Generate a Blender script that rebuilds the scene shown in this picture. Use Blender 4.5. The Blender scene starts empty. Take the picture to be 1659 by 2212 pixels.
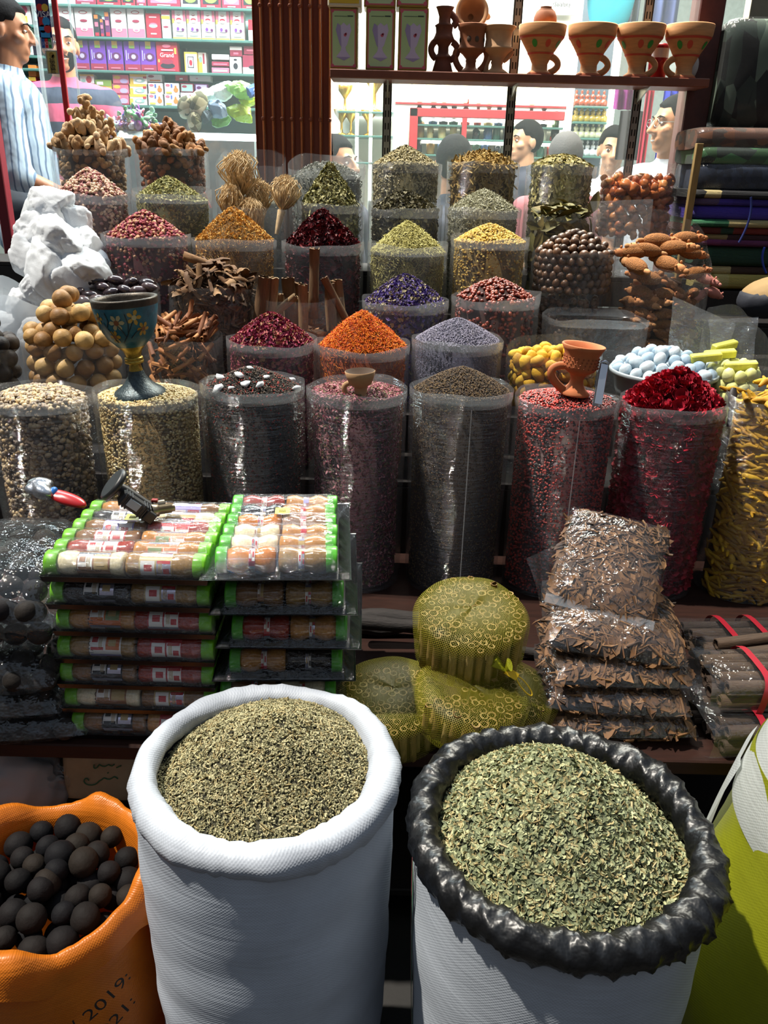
import bpy, math
import numpy as np
from mathutils import Vector, Matrix
PI = math.pi
rng = np.random.default_rng(11)
SC = bpy.context.scene
COL = SC.collection

# ------------------------------------------------------------------ camera
W, H_ = 1659, 2212
FPX = 1760.0
CAM = np.array([0.0, 0.0, 1.62])
_p, _a = math.radians(23.0), math.radians(1.5)
FWD = np.array([0, math.cos(_p), -math.sin(_p)])
_u0 = np.array([0, math.sin(_p), math.cos(_p)])
_r0 = np.array([1.0, 0, 0])
RGT = math.cos(_a) * _r0 + math.sin(_a) * _u0
UPV = -math.sin(_a) * _r0 + math.cos(_a) * _u0
def ray(px, py):
    return FWD + RGT * ((px - 829.5) / FPX) - UPV * ((py - 1106.0) / FPX)
def atY(px, py, Y):
    d = ray(px, py); return CAM + d * (Y / d[1])
def atZ(px, py, Z):
    d = ray(px, py); return CAM + d * ((Z - CAM[2]) / d[2])
def dep(P): return float(np.dot(np.asarray(P) - CAM, FWD))
def ppm(P): return FPX / dep(P)
def proj(P):
    v = np.asarray(P) - CAM; k = FPX / np.dot(v, FWD)
    return 829.5 + np.dot(v, RGT) * k, 1106.0 - np.dot(v, UPV) * k
def xAt(px, Y, Z):
    """X of the point at depth Y, height Z that shows at column px"""
    lo, hi = -6.0, 6.0
    for _ in range(40):
        m = (lo + hi) / 2
        if proj((m, Y, Z))[0] < px: lo = m
        else: hi = m
    return (lo + hi) / 2
cd = bpy.data.cameras.new('camera'); cam = bpy.data.objects.new('camera', cd); COL.objects.link(cam)
cd.sensor_width = 36.0; cd.lens = FPX * 36.0 / H_; cd.clip_start = 0.02
M = Matrix(((RGT[0], UPV[0], -FWD[0], CAM[0]), (RGT[1], UPV[1], -FWD[1], CAM[1]), (RGT[2], UPV[2], -FWD[2], CAM[2]), (0, 0, 0, 1)))
cam.matrix_world = M
SC.camera = cam
SC.view_settings.view_transform = 'Standard'; SC.view_settings.look = 'None'
SC.view_settings.exposure = 0.0; SC.view_settings.gamma = 1.0
cy = SC.cycles
cy.max_bounces = 7; cy.diffuse_bounces = 3; cy.glossy_bounces = 3; cy.transmission_bounces = 4
cy.transparent_max_bounces = 20; cy.caustics_reflective = False; cy.caustics_refractive = False
cy.sample_clamp_indirect = 4.0

# ------------------------------------------------------------------ materials
def lin(h):
    h = h.lstrip('#'); o = []
    for i in (0, 2, 4):
        c = int(h[i:i + 2], 16) / 255.0
        o.append(c / 12.92 if c <= 0.04045 else ((c + 0.055) / 1.055) ** 2.4)
    return (o[0], o[1], o[2], 1.0)
MATS = {}
class NT:
    def __init__(s, name):
        s.m = bpy.data.materials.new(name); s.m.use_nodes = True
        s.t = s.m.node_tree; s.t.nodes.clear(); s.out = s.n('ShaderNodeOutputMaterial')
    def n(s, ty, **kw):
        x = s.t.nodes.new(ty)
        for k, v in kw.items():
            if k.startswith('i_'):
                x.inputs[k[2:].replace('_', ' ')].default_value = v
            else: setattr(x, k, v)
        return x
    def l(s, a, b): s.t.links.new(a, b)
    def coords(s, scale=(1, 1, 1), kind='Object'):
        tc = s.n('ShaderNodeTexCoord'); mp = s.n('ShaderNodeMapping'); mp.inputs['Scale'].default_value = scale
        s.l(tc.outputs[kind], mp.inputs['Vector']); return mp.outputs['Vector']
    def noise(s, vec, scale, detail=3, rough=0.55):
        x = s.n('ShaderNodeTexNoise'); x.inputs['Scale'].default_value = scale
        x.inputs['Detail'].default_value = detail; x.inputs['Roughness'].default_value = rough
        s.l(vec, x.inputs['Vector']); return x.outputs['Fac']
    def ramp(s, fac, stops, const=False):
        r = s.n('ShaderNodeValToRGB'); e = r.color_ramp.elements
        if const: r.color_ramp.interpolation = 'CONSTANT'
        while len(e) < len(stops): e.new(0.5)
        for k, (p, c) in zip(e, stops): k.position = p; k.color = c
        s.l(fac, r.inputs['Fac']); return r.outputs['Color']
    def math(s, op, a, b=None, clamp=False):
        x = s.n('ShaderNodeMath'); x.operation = op; x.use_clamp = clamp
        for i, v in ((0, a), (1, b)):
            if v is None: continue
            if isinstance(v, (int, float)): x.inputs[i].default_value = v
            else: s.l(v, x.inputs[i])
        return x.outputs[0]
    def bump(s, h, strength, dist=0.01):
        b = s.n('ShaderNodeBump'); b.inputs['Strength'].default_value = strength; b.inputs['Distance'].default_value = dist
        s.l(h, b.inputs['Height']); return b.outputs['Normal']
def mat(name, col, rough=0.6, metal=0.0, spec=0.5, var=0.0, vscale=30, bump=0.0, bscale=120, bdist=0.003, emit=0.0, stretch=(1, 1, 1), trans=0.0, col2=None):
    if name in MATS: return MATS[name]
    t = NT(name); b = t.n('ShaderNodeBsdfPrincipled')
    c = lin(col); b.inputs['Base Color'].default_value = c
    b.inputs['Roughness'].default_value = rough; b.inputs['Metallic'].default_value = metal
    b.inputs['Specular IOR Level'].default_value = spec
    if var or bump or col2: v = t.coords(stretch)
    if var or col2:
        f = t.noise(v, vscale, 4)
        c2 = lin(col2) if col2 else tuple(min(1, x * (1 + var)) for x in c[:3]) + (1,)
        c1 = c if col2 else tuple(x * (1 - var) for x in c[:3]) + (1,)
        t.l(t.ramp(f, [(0.33, c1), (0.67, c2)]), b.inputs['Base Color'])
    if bump: t.l(t.bump(t.noise(v, bscale, 3), bump, bdist), b.inputs['Normal'])
    if emit:
        b.inputs['Emission Color'].default_value = c; b.inputs['Emission Strength'].default_value = emit
    if trans:
        d = t.n('ShaderNodeBsdfTranslucent'); d.inputs['Color'].default_value = c
        m = t.n('ShaderNodeMixShader'); m.inputs[0].default_value = trans
        t.l(b.outputs[0], m.inputs[1]); t.l(d.outputs[0], m.inputs[2]); t.l(m.outputs[0], t.out.inputs[0])
    else: t.l(b.outputs[0], t.out.inputs[0])
    MATS[name] = t.m; return t.m
def grain(name, cols, rough=0.7, spec=0.3, bump=0.0, bscale=200):
    """every grain of a heap takes one of the listed colours"""
    t = NT(name); g = t.n('ShaderNodeNewGeometry'); b = t.n('ShaderNodeBsdfPrincipled')
    n = len(cols); st = [(i / n, lin(c)) for i, c in enumerate(cols)]
    t.l(t.ramp(g.outputs['Random Per Island'], st, True), b.inputs['Base Color'])
    b.inputs['Roughness'].default_value = rough; b.inputs['Specular IOR Level'].default_value = spec
    if bump: t.l(t.bump(t.noise(t.coords(), bscale, 3), bump, 0.004), b.inputs['Normal'])
    t.l(b.outputs[0], t.out.inputs[0]); return t.m
def objvar(name, cols, rough=0.7, spec=0.35, bump=0.3, bscale=90, stretch=(1, 1, 1), var=0.25, vscale=40):
    """every object takes one of the listed colours, with fine mottling"""
    t = NT(name); g = t.n('ShaderNodeObjectInfo'); b = t.n('ShaderNodeBsdfPrincipled')
    n = len(cols); st = [(i / n, lin(c)) for i, c in enumerate(cols)]
    c = t.ramp(g.outputs['Random'], st, True); v = t.coords(stretch)
    mx = t.n('ShaderNodeMix', data_type='RGBA', blend_type='MULTIPLY'); mx.inputs[0].default_value = 1.0
    t.l(c, mx.inputs[6])
    lo, hi = 1 - var, 1 + var * 0.5
    t.l(t.ramp(t.noise(v, vscale, 4), [(0.3, (lo, lo, lo, 1)), (0.7, (hi, hi, hi, 1))]), mx.inputs[7])
    t.l(mx.outputs[2], b.inputs['Base Color'])
    b.inputs['Roughness'].default_value = rough; b.inputs['Specular IOR Level'].default_value = spec
    if bump: t.l(t.bump(t.noise(v, bscale, 4), bump, 0.003), b.inputs['Normal'])
    t.l(b.outputs[0], t.out.inputs[0]); return t.m
def film(name, haze=0.10, tint='#eef2f6', gloss=0.55, wr=(4, 4, 38), wscale=9, bump=0.5, rough=0.09, base=0.05):
    """thin clear plastic: mostly see-through, slightly milky, glossy wrinkles"""
    t = NT(name); v = t.coords(wr)
    nrm = t.bump(t.noise(v, wscale, 4, 0.6), bump, 0.02)
    tr = t.n('ShaderNodeBsdfTransparent'); tr.inputs[0].default_value = (0.97, 0.975, 0.98, 1)
    df = t.n('ShaderNodeBsdfDiffuse'); df.inputs[0].default_value = lin(tint)
    tl = t.n('ShaderNodeBsdfTranslucent'); tl.inputs[0].default_value = lin(tint)
    hz = t.n('ShaderNodeMixShader'); hz.inputs[0].default_value = 0.5; t.l(df.outputs[0], hz.inputs[1]); t.l(tl.outputs[0], hz.inputs[2])
    m1 = t.n('ShaderNodeMixShader'); m1.inputs[0].default_value = haze; t.l(tr.outputs[0], m1.inputs[1]); t.l(hz.outputs[0], m1.inputs[2])
    gl = t.n('ShaderNodeBsdfGlossy'); gl.inputs['Roughness'].default_value = rough; t.l(nrm, gl.inputs['Normal'])
    lw = t.n('ShaderNodeLayerWeight'); lw.inputs[0].default_value = 0.5; t.l(nrm, lw.inputs['Normal'])
    fac = t.math('ADD', t.math('MULTIPLY', t.math('POWER', lw.outputs['Facing'], 3.0), gloss), base, True)
    m2 = t.n('ShaderNodeMixShader'); t.l(fac, m2.inputs[0]); t.l(m1.outputs[0], m2.inputs[1]); t.l(gl.outputs[0], m2.inputs[2])
    t.l(m2.outputs[0], t.out.inputs[0]); return t.m

# ------------------------------------------------------------------ mesh helpers
class MB:
    """collects pieces of one mesh"""
    def __init__(s): s.v = []; s.f = []; s.n = 0
    def add(s, V, F, mi=0, smooth=True):
        V = np.asarray(V, dtype=np.float64).reshape(-1, 3)
        F = F if isinstance(F, list) else [F]
        for f in F:
            f = np.asarray(f, dtype=np.int64)
            if f.size: s.f.append((f + s.n, mi, smooth))
        s.v.append(V); s.n += len(V); return s
    def xf(s, R=None, T=None, sc=1.0):
        for i, v in enumerate(s.v):
            v = v * sc
            if R is not None: v = v @ np.asarray(R).T
            if T is not None: v = v + np.asarray(T)
            s.v[i] = v
        return s
    def join(s, o, R=None, T=None, sc=1.0, mi=None):
        for v in o.v:
            v = v * sc
            if R is not None: v = v @ np.asarray(R).T
            if T is not None: v = v + np.asarray(T)
            s.v.append(v)
        for f, m, sm in o.f: s.f.append((f + s.n, m if mi is None else mi, sm))
        s.n += o.n; return s
    def mesh(s, name, mats):
        me = bpy.data.meshes.new(name)
        V = np.concatenate(s.v) if s.v else np.zeros((0, 3))
        me.vertices.add(len(V)); me.vertices.foreach_set('co', V.astype(np.float32).ravel())
        li = np.concatenate([f.ravel() for f, _, _ in s.f]).astype(np.int32)
        cnt = np.concatenate([np.full(len(f), f.shape[1], np.int32) for f, _, _ in s.f])
        mi = np.concatenate([np.full(len(f), m, np.int32) for f, m, _ in s.f])
        sm = np.concatenate([np.full(len(f), q, bool) for f, _, q in s.f])
        me.loops.add(len(li)); me.loops.foreach_set('vertex_index', li)
        me.polygons.add(len(cnt)); st = np.zeros(len(cnt), np.int32); st[1:] = np.cumsum(cnt)[:-1]
        me.polygons.foreach_set('loop_start', st)
        me.polygons.foreach_set('material_index', mi); me.polygons.foreach_set('use_smooth', sm)
        for m in mats: me.materials.append(m)
        me.update(calc_edges=True); me.validate(); return me
def obj(name, mb, mats, parent=None, loc=None, rot=None, **props):
    me = mb if isinstance(mb, bpy.types.Mesh) else mb.mesh(name, mats if isinstance(mats, (list, tuple)) else [mats])
    o = bpy.data.objects.new(name, me); COL.objects.link(o)
    if parent is not None: o.parent = parent
    if loc is not None: o.location = loc
    if rot is not None: o.rotation_euler = rot
    for k, v in props.items(): o[k] = v
    return o
def empty(name, label, cat, loc=(0, 0, 0), rot=(0, 0, 0), group=None):
    o = bpy.data.objects.new(name, None); COL.objects.link(o); o.location = loc; o.rotation_euler = rot
    o.empty_display_size = 0.05
    return tag(o, label, cat, group)
def tag(o, label, cat, group=None):
    o['label'] = label; o['category'] = cat
    if group: o['group'] = group
    return o
def dup(o, loc=None, rot=None, parent=None, kids=()):
    c = o.copy(); COL.objects.link(c)
    if parent is not None: c.parent = parent
    if loc is not None: c.location = loc
    if rot is not None: c.rotation_euler = rot
    for k in kids: dup(k, parent=c)
    return c
def rx(a): c, s = math.cos(a), math.sin(a); return np.array([[1, 0, 0], [0, c, -s], [0, s, c]])
def ry(a): c, s = math.cos(a), math.sin(a); return np.array([[c, 0, s], [0, 1, 0], [-s, 0, c]])
def rz(a): c, s = math.cos(a), math.sin(a); return np.array([[c, -s, 0], [s, c, 0], [0, 0, 1]])
def wob(P, f, seed=0):
    P = np.asarray(P); r = np.random.default_rng(seed); o = np.zeros(len(P))
    for k in range(5):
        d = r.normal(size=3); d /= np.linalg.norm(d)
        o += np.sin(P @ d * f * (0.6 + 0.5 * k) + r.uniform(0, 6.28)) / (1 + 0.5 * k)
    return o / 2.6
def grid_faces(nu, nv, wrap=False):
    i = np.arange(nu - 1)[:, None]; m = nv if wrap else nv - 1; j = np.arange(m)[None, :]
    j2 = (j + 1) % nv
    return np.stack([i * nv + j, i * nv + j2, (i + 1) * nv + j2, (i + 1) * nv + j], -1).reshape(-1, 4)
def lathe(prof, n=24, cap0=True, cap1=True, mi=0, smooth=True, sy=1.0):
    """prof: list of (r, z); faces outward when z rises"""
    prof = np.array(prof, float); a = np.arange(n) * 2 * PI / n
    V = np.stack([prof[:, 0:1] * np.cos(a), prof[:, 0:1] * np.sin(a) * sy, np.repeat(prof[:, 1:2], n, 1)], -1).reshape(-1, 3)
    mb = MB(); F = [grid_faces(len(prof), n, True)]
    mb.add(V, F, mi, smooth)
    if cap0: mb.add(V[:n], np.arange(n)[::-1].reshape(1, -1), mi, False)
    if cap1: mb.add(V[-n:], np.arange(n).reshape(1, -1), mi, False)
    return mb
def tube(pts, rad, n=8, cap=True, mi=0, smooth=True, flat=1.0):
    P = np.array(pts, float); k = len(P); rad = np.broadcast_to(np.array(rad, float), (k,))
    T = np.gradient(P, axis=0); T /= np.linalg.norm(T, axis=1)[:, None] + 1e-12
    up = np.array([0, 0, 1.0]) if abs(T[0][2]) < 0.9 else np.array([1.0, 0, 0])
    u = np.cross(up, T[0]); u /= np.linalg.norm(u); a = np.arange(n) * 2 * PI / n; R = []
    for i in range(k):
        u = u - T[i] * np.dot(u, T[i]); u /= np.linalg.norm(u); w = np.cross(T[i], u)
        R.append(P[i] + rad[i] * (np.cos(a)[:, None] * u + flat * np.sin(a)[:, None] * w))
    V = np.concatenate(R); mb = MB(); mb.add(V, grid_faces(k, n, True), mi, smooth)
    if cap:
        mb.add(V[:n], np.arange(n)[::-1].reshape(1, -1), mi, False); mb.add(V[-n:], np.arange(n).reshape(1, -1), mi, False)
    return mb
def cbox(sx, sy, sz, b=0.003, mi=0):
    """box with chamfered edges, centred"""
    h = np.array([sx, sy, sz]) / 2; b = min(b, 0.45 * min(sx, sy, sz)); V = []; idx = {}
    for x in (-1, 1):
        for y in (-1, 1):
            for z in (-1, 1):
                for ax in range(3):
                    p = np.array([x, y, z]) * (h - b); p[ax] = (x, y, z)[ax] * h[ax]
                    idx[(x, y, z, ax)] = len(V); V.append(p)
    Q = []; T = []
    for ax in range(3):
        o = [a for a in range(3) if a != ax]
        for s in (-1, 1):
            q = []
            for (p, r) in ((-1, -1), (1, -1), (1, 1), (-1, 1)):
                k = [0, 0, 0]; k[ax] = s; k[o[0]] = p; k[o[1]] = r; q.append(idx[(*k, ax)])
            if (s > 0) != (ax != 1): q = q[::-1]
            Q.append(q)
    for ax in range(3):
        o = [a for a in range(3) if a != ax]
        for p in (-1, 1):
            for r in (-1, 1):
                k = [0, 0, 0]; k[o[0]] = p; k[o[1]] = r
                k0 = list(k); k0[ax] = -1; k1 = list(k); k1[ax] = 1
                q = [idx[(*k0, o[0])], idx[(*k1, o[0])], idx[(*k1, o[1])], idx[(*k0, o[1])]]
                c = np.mean([V[i] for i in q], 0); nn = np.cross(V[q[1]] - V[q[0]], V[q[2]] - V[q[0]])
                Q.append(q if np.dot(nn, c) > 0 else q[::-1])
    for x in (-1, 1):
        for y in (-1, 1):
            for z in (-1, 1):
                q = [idx[(x, y, z, a)] for a in range(3)]
                nn = np.cross(V[q[1]] - V[q[0]], V[q[2]] - V[q[0]])
                T.append(q if np.dot(nn, np.array([x, y, z])) > 0 else q[::-1])
    return MB().add(V, [np.array(Q), np.array(T)], mi, False)
def box2(x0, x1, y0, y1, z0, z1, b=0.003, mi=0):
    return cbox(x1 - x0, y1 - y0, z1 - z0, b, mi).xf(T=((x0 + x1) / 2, (y0 + y1) / 2, (z0 + z1) / 2))
def quad(a, b, c, d, mi=0): return MB().add([a, b, c, d], np.array([[0, 1, 2, 3]]), mi, False)
_ico = {}
def ico(sub):
    if sub not in _ico:
        import bmesh
        bm = bmesh.new(); bmesh.ops.create_icosphere(bm, subdivisions=sub, radius=1.0)
        bm.verts.ensure_lookup_table(); V = np.array([v.co[:] for v in bm.verts]); F = np.array([[v.index for v in f.verts] for f in bm.faces]); bm.free()
        _ico[sub] = (V, F)
    return _ico[sub]
def blob(sub=2, sc=(1, 1, 1), amp=0.1, f=3.0, seed=0, amp2=0.0, f2=9.0):
    V, F = ico(sub); d = 1 + amp * wob(V, f, seed) + (amp2 * wob(V, f2, seed + 77) if amp2 else 0)
    return MB().add(V * d[:, None] * np.array(sc), F)
def textmesh(s, size=0.02, mi=0):
    """lettering as flat faces in XY, centred"""
    cu = bpy.data.curves.new('lettering', 'FONT'); cu.body = s; cu.size = size; cu.align_x = 'CENTER'; cu.align_y = 'CENTER'; cu.resolution_u = 3
    o = bpy.data.objects.new('lettering', cu); COL.objects.link(o)
    me = bpy.data.meshes.new_from_object(o.evaluated_get(bpy.context.evaluated_depsgraph_get()))
    V = np.array([v.co[:] for v in me.vertices]).reshape(-1, 3); mb = MB(); mb.v.append(V); mb.n = len(V)
    by = {}
    for p in me.polygons: by.setdefault(len(p.vertices), []).append(list(p.vertices))
    for k, f in by.items(): mb.f.append((np.array(f), mi, False))
    bpy.data.objects.remove(o); bpy.data.curves.remove(cu); bpy.data.meshes.remove(me)
    return mb

# ------------------------------------------------------------------ grains
def proto(kind):
    if kind == 'ball': V, F = ico(1); return V * 0.5, F
    if kind == 'bead': V, F = ico(1); return V * 0.5 * np.array([1, .78, .7]), F
    if kind == 'chunk':
        V, F = ico(1); d = 1 + 0.3 * wob(V, 3, 5); return V * d[:, None] * 0.5 * np.array([1, .8, .68]), F
    if kind == 'bit':
        V = np.array([[.5, 0, 0], [-.5, 0, .05], [0, .38, 0], [0, -.36, 0], [.05, 0, .3], [0, 0, -.3]])
        F = np.array([[0, 2, 4], [2, 1, 4], [1, 3, 4], [3, 0, 4], [2, 0, 5], [1, 2, 5], [3, 1, 5], [0, 3, 5]]); return V, F
    if kind == 'stick':
        V = np.array([[-.5, 0, .06], [-.5, .05, -.04], [-.5, -.05, -.04], [0, .06, .13], [0, .11, .03], [0, .01, .03], [.5, -.02, .05], [.5, .03, -.05], [.5, -.07, -.05]])
        F = np.array([[0, 1, 4], [0, 4, 3], [1, 2, 5], [1, 5, 4], [2, 0, 3], [2, 3, 5], [3, 4, 7], [3, 7, 6], [4, 5, 8], [4, 8, 7], [5, 3, 6], [5, 6, 8]]); return V, F
    if kind == 'seed':
        a = np.arange(5) * 2 * PI / 5; r = np.stack([0 * a, np.cos(a) * .17, np.sin(a) * .17], 1)
        V = np.concatenate([[[-.5, 0, 0]], r + [-.15, 0, 0], r + [.18, 0, 0.03], [[.5, 0, -.03]]]); F = []
        for i in range(5):
            j = (i + 1) % 5; F += [[0, 1 + j, 1 + i], [1 + i, 1 + j, 6 + j], [1 + i, 6 + j, 6 + i], [11, 6 + i, 6 + j]]
        return V, np.array(F)
    if kind == 'leaf':
        V = np.array([[-.5, 0, 0], [-.1, .24, .06], [.25, .17, .05], [.5, 0, -.04], [.25, -.17, .05], [-.1, -.24, .07], [-.1, 0, -.02], [.25, 0, .0]])
        F = np.array([[0, 6, 1], [1, 6, 7], [1, 7, 2], [2, 7, 3], [0, 5, 6], [5, 7, 6], [5, 4, 7], [4, 3, 7]]); return V, F
    if kind == 'roundleaf':
        a = np.arange(7) * 2 * PI / 7; V = np.concatenate([[[0, 0, -.08]], np.stack([.5 * np.cos(a), .42 * np.sin(a), .1 * np.cos(2 * a)], 1)])
        F = np.array([[0, 1 + i, 1 + (i + 1) % 7] for i in range(7)]); return V, F
    if kind == 'petal':
        u = np.linspace(-.5, .5, 4); V = []
        for x in u:
            w = .34 * math.sqrt(max(.05, 1 - (x * 1.7) ** 2)); 
            for y in (-1, 0, 1): V.append([x, y * w, .22 * abs(y) + .25 * x * x])
        return np.array(V), np.concatenate([[q[[0, 1, 2]], q[[0, 2, 3]]] for q in grid_faces(4, 3)])
    if kind == 'curl':
        t = np.linspace(0, 1, 6); V = []
        for k in t:
            a = k * 4.2; V += [[.3 * math.cos(a), .3 * math.sin(a), .45 * k - .2], [.38 * math.cos(a), .38 * math.sin(a), .45 * k - .05]]
        V = np.array(V); return V, np.concatenate([[q[[0, 1, 2]], q[[0, 2, 3]]] for q in grid_faces(6, 2)])
    if kind == 'ruffle':
        mb = MB(); r = np.random.default_rng(3); pv, pf = proto('petal')
        for k in range(6):
            R = rz(k * 1.05) @ ry(-.7 + .3 * (k % 2)); mb.add((pv * [.9, 1.2, .9] + [.22, 0, 0]) @ R.T, pf)
        V = np.concatenate(mb.v); F = np.concatenate([f for f, _, _ in mb.f]); return V, F
def frames(N, jit, r):
    n = N + jit * r.normal(size=N.shape); n /= np.linalg.norm(n, axis=1)[:, None]
    t = np.cross(n, r.normal(size=N.shape)); t /= np.linalg.norm(t, axis=1)[:, None] + 1e-9
    return np.stack([t, np.cross(n, t), n], -1)
def strew(mb, kind, P, N, s0, s1, jit, r, mi, smooth=True, sink=0.0):
    V, F = proto(kind); k = len(P)
    if k == 0: return
    R = frames(N, jit, r); s = r.uniform(s0, s1, k)
    Q = np.einsum('kij,vj->kvi', R, V) * s[:, None, None] + (P - N * (sink * s[:, None]))[:, None, :]
    mb.add(Q.reshape(-1, 3), (F[None] + (np.arange(k) * len(V))[:, None, None]).reshape(-1, 3), mi, smooth)
def heap(name, label, mats, cx, cy, ra, rb, bz, ez, pz, grains, prof=1.35, dx=0.0, dy=0.0, seed=1, core='#554433', cat='spice', side=True, lump=0.06, taper=1.0, arc=1.9, topback=True, kind='stuff', thick=None):
    """a heap in a round container: side wall from bz to ez, then a mound rising to pz. grains: (kind, s0, s1, ntop, nside, jitter, material index)"""
    r = np.random.default_rng(seed); gx = max(g[2] for g in grains); gs = gx if thick is None else thick
    A, B = ra - gs * .55, rb - gs * .55
    def top(x, y):
        d = np.clip(1 - np.hypot((x - dx) / A, (y - dy) / B) ** prof, None, 1)
        d = np.where(d < 0, d * .25, d)
        return ez + (pz - ez) * (d + lump * wob(np.stack([x, y, x * 0], 1), 40, seed) * np.clip(1.2 - np.hypot(x / A, y / B), 0, 1))
    mb = MB(); nr, na = 9, 36; rr = np.linspace(0.02, 1, nr); aa = np.arange(na) * 2 * PI / na
    V = []
    for q in rr[::-1]:
        x, y = q * (A - gs * .55) * np.cos(aa), q * (B - gs * .55) * np.sin(aa); V.append(np.stack([x, y, top(x, y) - gs * .55], 1))
    zb = np.linspace(bz, 1, 2)[0:1]
    low = np.stack([(A - gs * .55) * taper * np.cos(aa), (B - gs * .55) * taper * np.sin(aa), np.full(na, bz)], 1)
    V = np.concatenate([low] + V); mb.add(V, grid_faces(nr + 1, na, True), 0, True)
    mb.add(V[-na:], np.arange(na).reshape(1, -1), 0, True); mb.add(low, np.arange(na)[::-1].reshape(1, -1), 0, False)
    for (k, s0, s1, nt, ns, jit, mi) in grains:
        if nt:
            q = np.sqrt(r.uniform(0, 1, nt)); a = r.uniform(0, 2 * PI, nt); x, y = q * A * np.cos(a), q * B * np.sin(a)
            e = 0.004; z = top(x, y); N = np.stack([-(top(x + e, y) - z) / e, -(top(x, y + e) - z) / e, np.ones(nt)], 1)
            N /= np.linalg.norm(N, axis=1)[:, None]
            strew(mb, k, np.stack([x, y, z], 1), N, s0, s1, jit, r, mi, True, .15)
        if ns and side:
            if k in ('leaf', 'petal', 'curl', 'stick', 'ruffle') and ns < 1600: ns = int(ns * 1.9)
            a = -PI / 2 + r.uniform(-arc, arc, ns); zt = top(A * np.cos(a), B * np.sin(a)); h = r.uniform(0, 1, ns)
            z = bz + gx * .55 + (zt - bz - gx * .55) * h; tp = taper + (1 - taper) * h
            P = np.stack([A * tp * np.cos(a), B * tp * np.sin(a), z], 1); N = np.stack([np.cos(a), np.sin(a), 0 * a], 1)
            strew(mb, k, P - N * gs * .2, N, s0, s1, jit * .8, r, mi, True, .1)
    dk = '#' + ''.join('%02x' % int(int(core[i:i + 2], 16) * .72) for i in (1, 3, 5)); mats = [mat('core_' + core, dk, .9, var=.3, vscale=150)] + (mats if isinstance(mats, list) else [mats])  # core colour darkened to put deep shade into the gaps between grains
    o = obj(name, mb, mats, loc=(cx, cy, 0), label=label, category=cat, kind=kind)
    return o
# ------------------------------------------------------------------ lights and sky
w = bpy.data.worlds.new('sky'); SC.world = w; w.use_nodes = True
wt = w.node_tree; bg = wt.nodes['Background']
tc = wt.nodes.new('ShaderNodeTexCoord'); sx = wt.nodes.new('ShaderNodeSeparateXYZ'); wr = wt.nodes.new('ShaderNodeValToRGB')
wt.links.new(tc.outputs['Generated'], sx.inputs[0]); wt.links.new(sx.outputs['Z'], wr.inputs['Fac']); wt.links.new(wr.outputs['Color'], bg.inputs['Color'])
e = wr.color_ramp.elements
e[0].position = 0.0; e[0].color = (.10, .10, .11, 1); e[1].position = 1.0; e[1].color = (.62, .78, 1.0, 1)
k = e.new(.5); k.color = (.26, .26, .27, 1); k = e.new(.62); k.color = (.40, .45, .52, 1)
bg.inputs['Strength'].default_value = 0.70
def light(name, ty, loc, energy, col=(1, 1, 1), size=.5, size2=None, target=None, angle=None):
    d = bpy.data.lights.new(name, ty); d.energy = energy; d.color = col
    if ty == 'AREA':
        d.size = size
        if size2: d.shape = 'RECTANGLE'; d.size_y = size2
    if angle: d.angle = angle
    o = bpy.data.objects.new(name, d); COL.objects.link(o); o.location = loc
    if target is not None:
        o.rotation_euler = (Vector(target) - Vector(loc)).to_track_quat('-Z', 'Y').to_euler()
    return o
light('sun', 'SUN', (-1.40, .07, 5), 6.9, (1.0, .93, .82), target=(0, 0, 2.0), angle=math.radians(1.2))

# ------------------------------------------------------------------ setting
def struct(name, mb, m, label=None):
    o = obj(name, mb, m); o['kind'] = 'structure'
    if label: o['label'] = label
    return o
m_ground = mat('ground', '#1e1d1c', .85, var=.3, vscale=8, bump=.4, bscale=40)
m_brownwood = mat('brown_board', '#26120b', .7, spec=.2, var=.25, vscale=9, stretch=(1, 8, 8), bump=.15, bscale=30)
m_darkboard = mat('dark_board', '#120b08', .7, var=.3, vscale=8)
struct('floor', box2(-3, 3, -1.2, 3.40, -.06, 0, .001), m_ground, 'grey street paving')
SF = .55
struct('floor_shop', box2(-3.2, 3.2, 3.345, 7.6, SF - .1, SF, .001), mat('shop_tile', '#8c8f90', .35, var=.1), 'grey shop floor')
m_shopwall = mat('shop_wall', '#b9c6c4', .7, var=.08)
struct('wall_back', box2(-3.2, 3.2, 7.6, 7.7, SF, 3.7, .001), m_shopwall)
struct('wall_left', box2(-3.3, -3.2, 3.46, 7.7, SF, 3.7, .001), m_shopwall)
struct('wall_right', box2(3.2, 3.3, 3.46, 7.7, SF, 3.7, .001), m_shopwall)
struct('ceiling', box2(-3.2, 3.2, 3.9, 7.7, 3.6, 3.7, .001), mat('shop_ceiling', '#d6d8d4', .8))
m_plaster = mat('plaster', '#7d7668', .9, var=.2, vscale=6, bump=.3, bscale=30)
struct('wall_side', box2(1.30, 3.0, 3.50, 3.56, 0, 3.6, .001), m_plaster, 'grey plaster wall behind the textiles')

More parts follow.
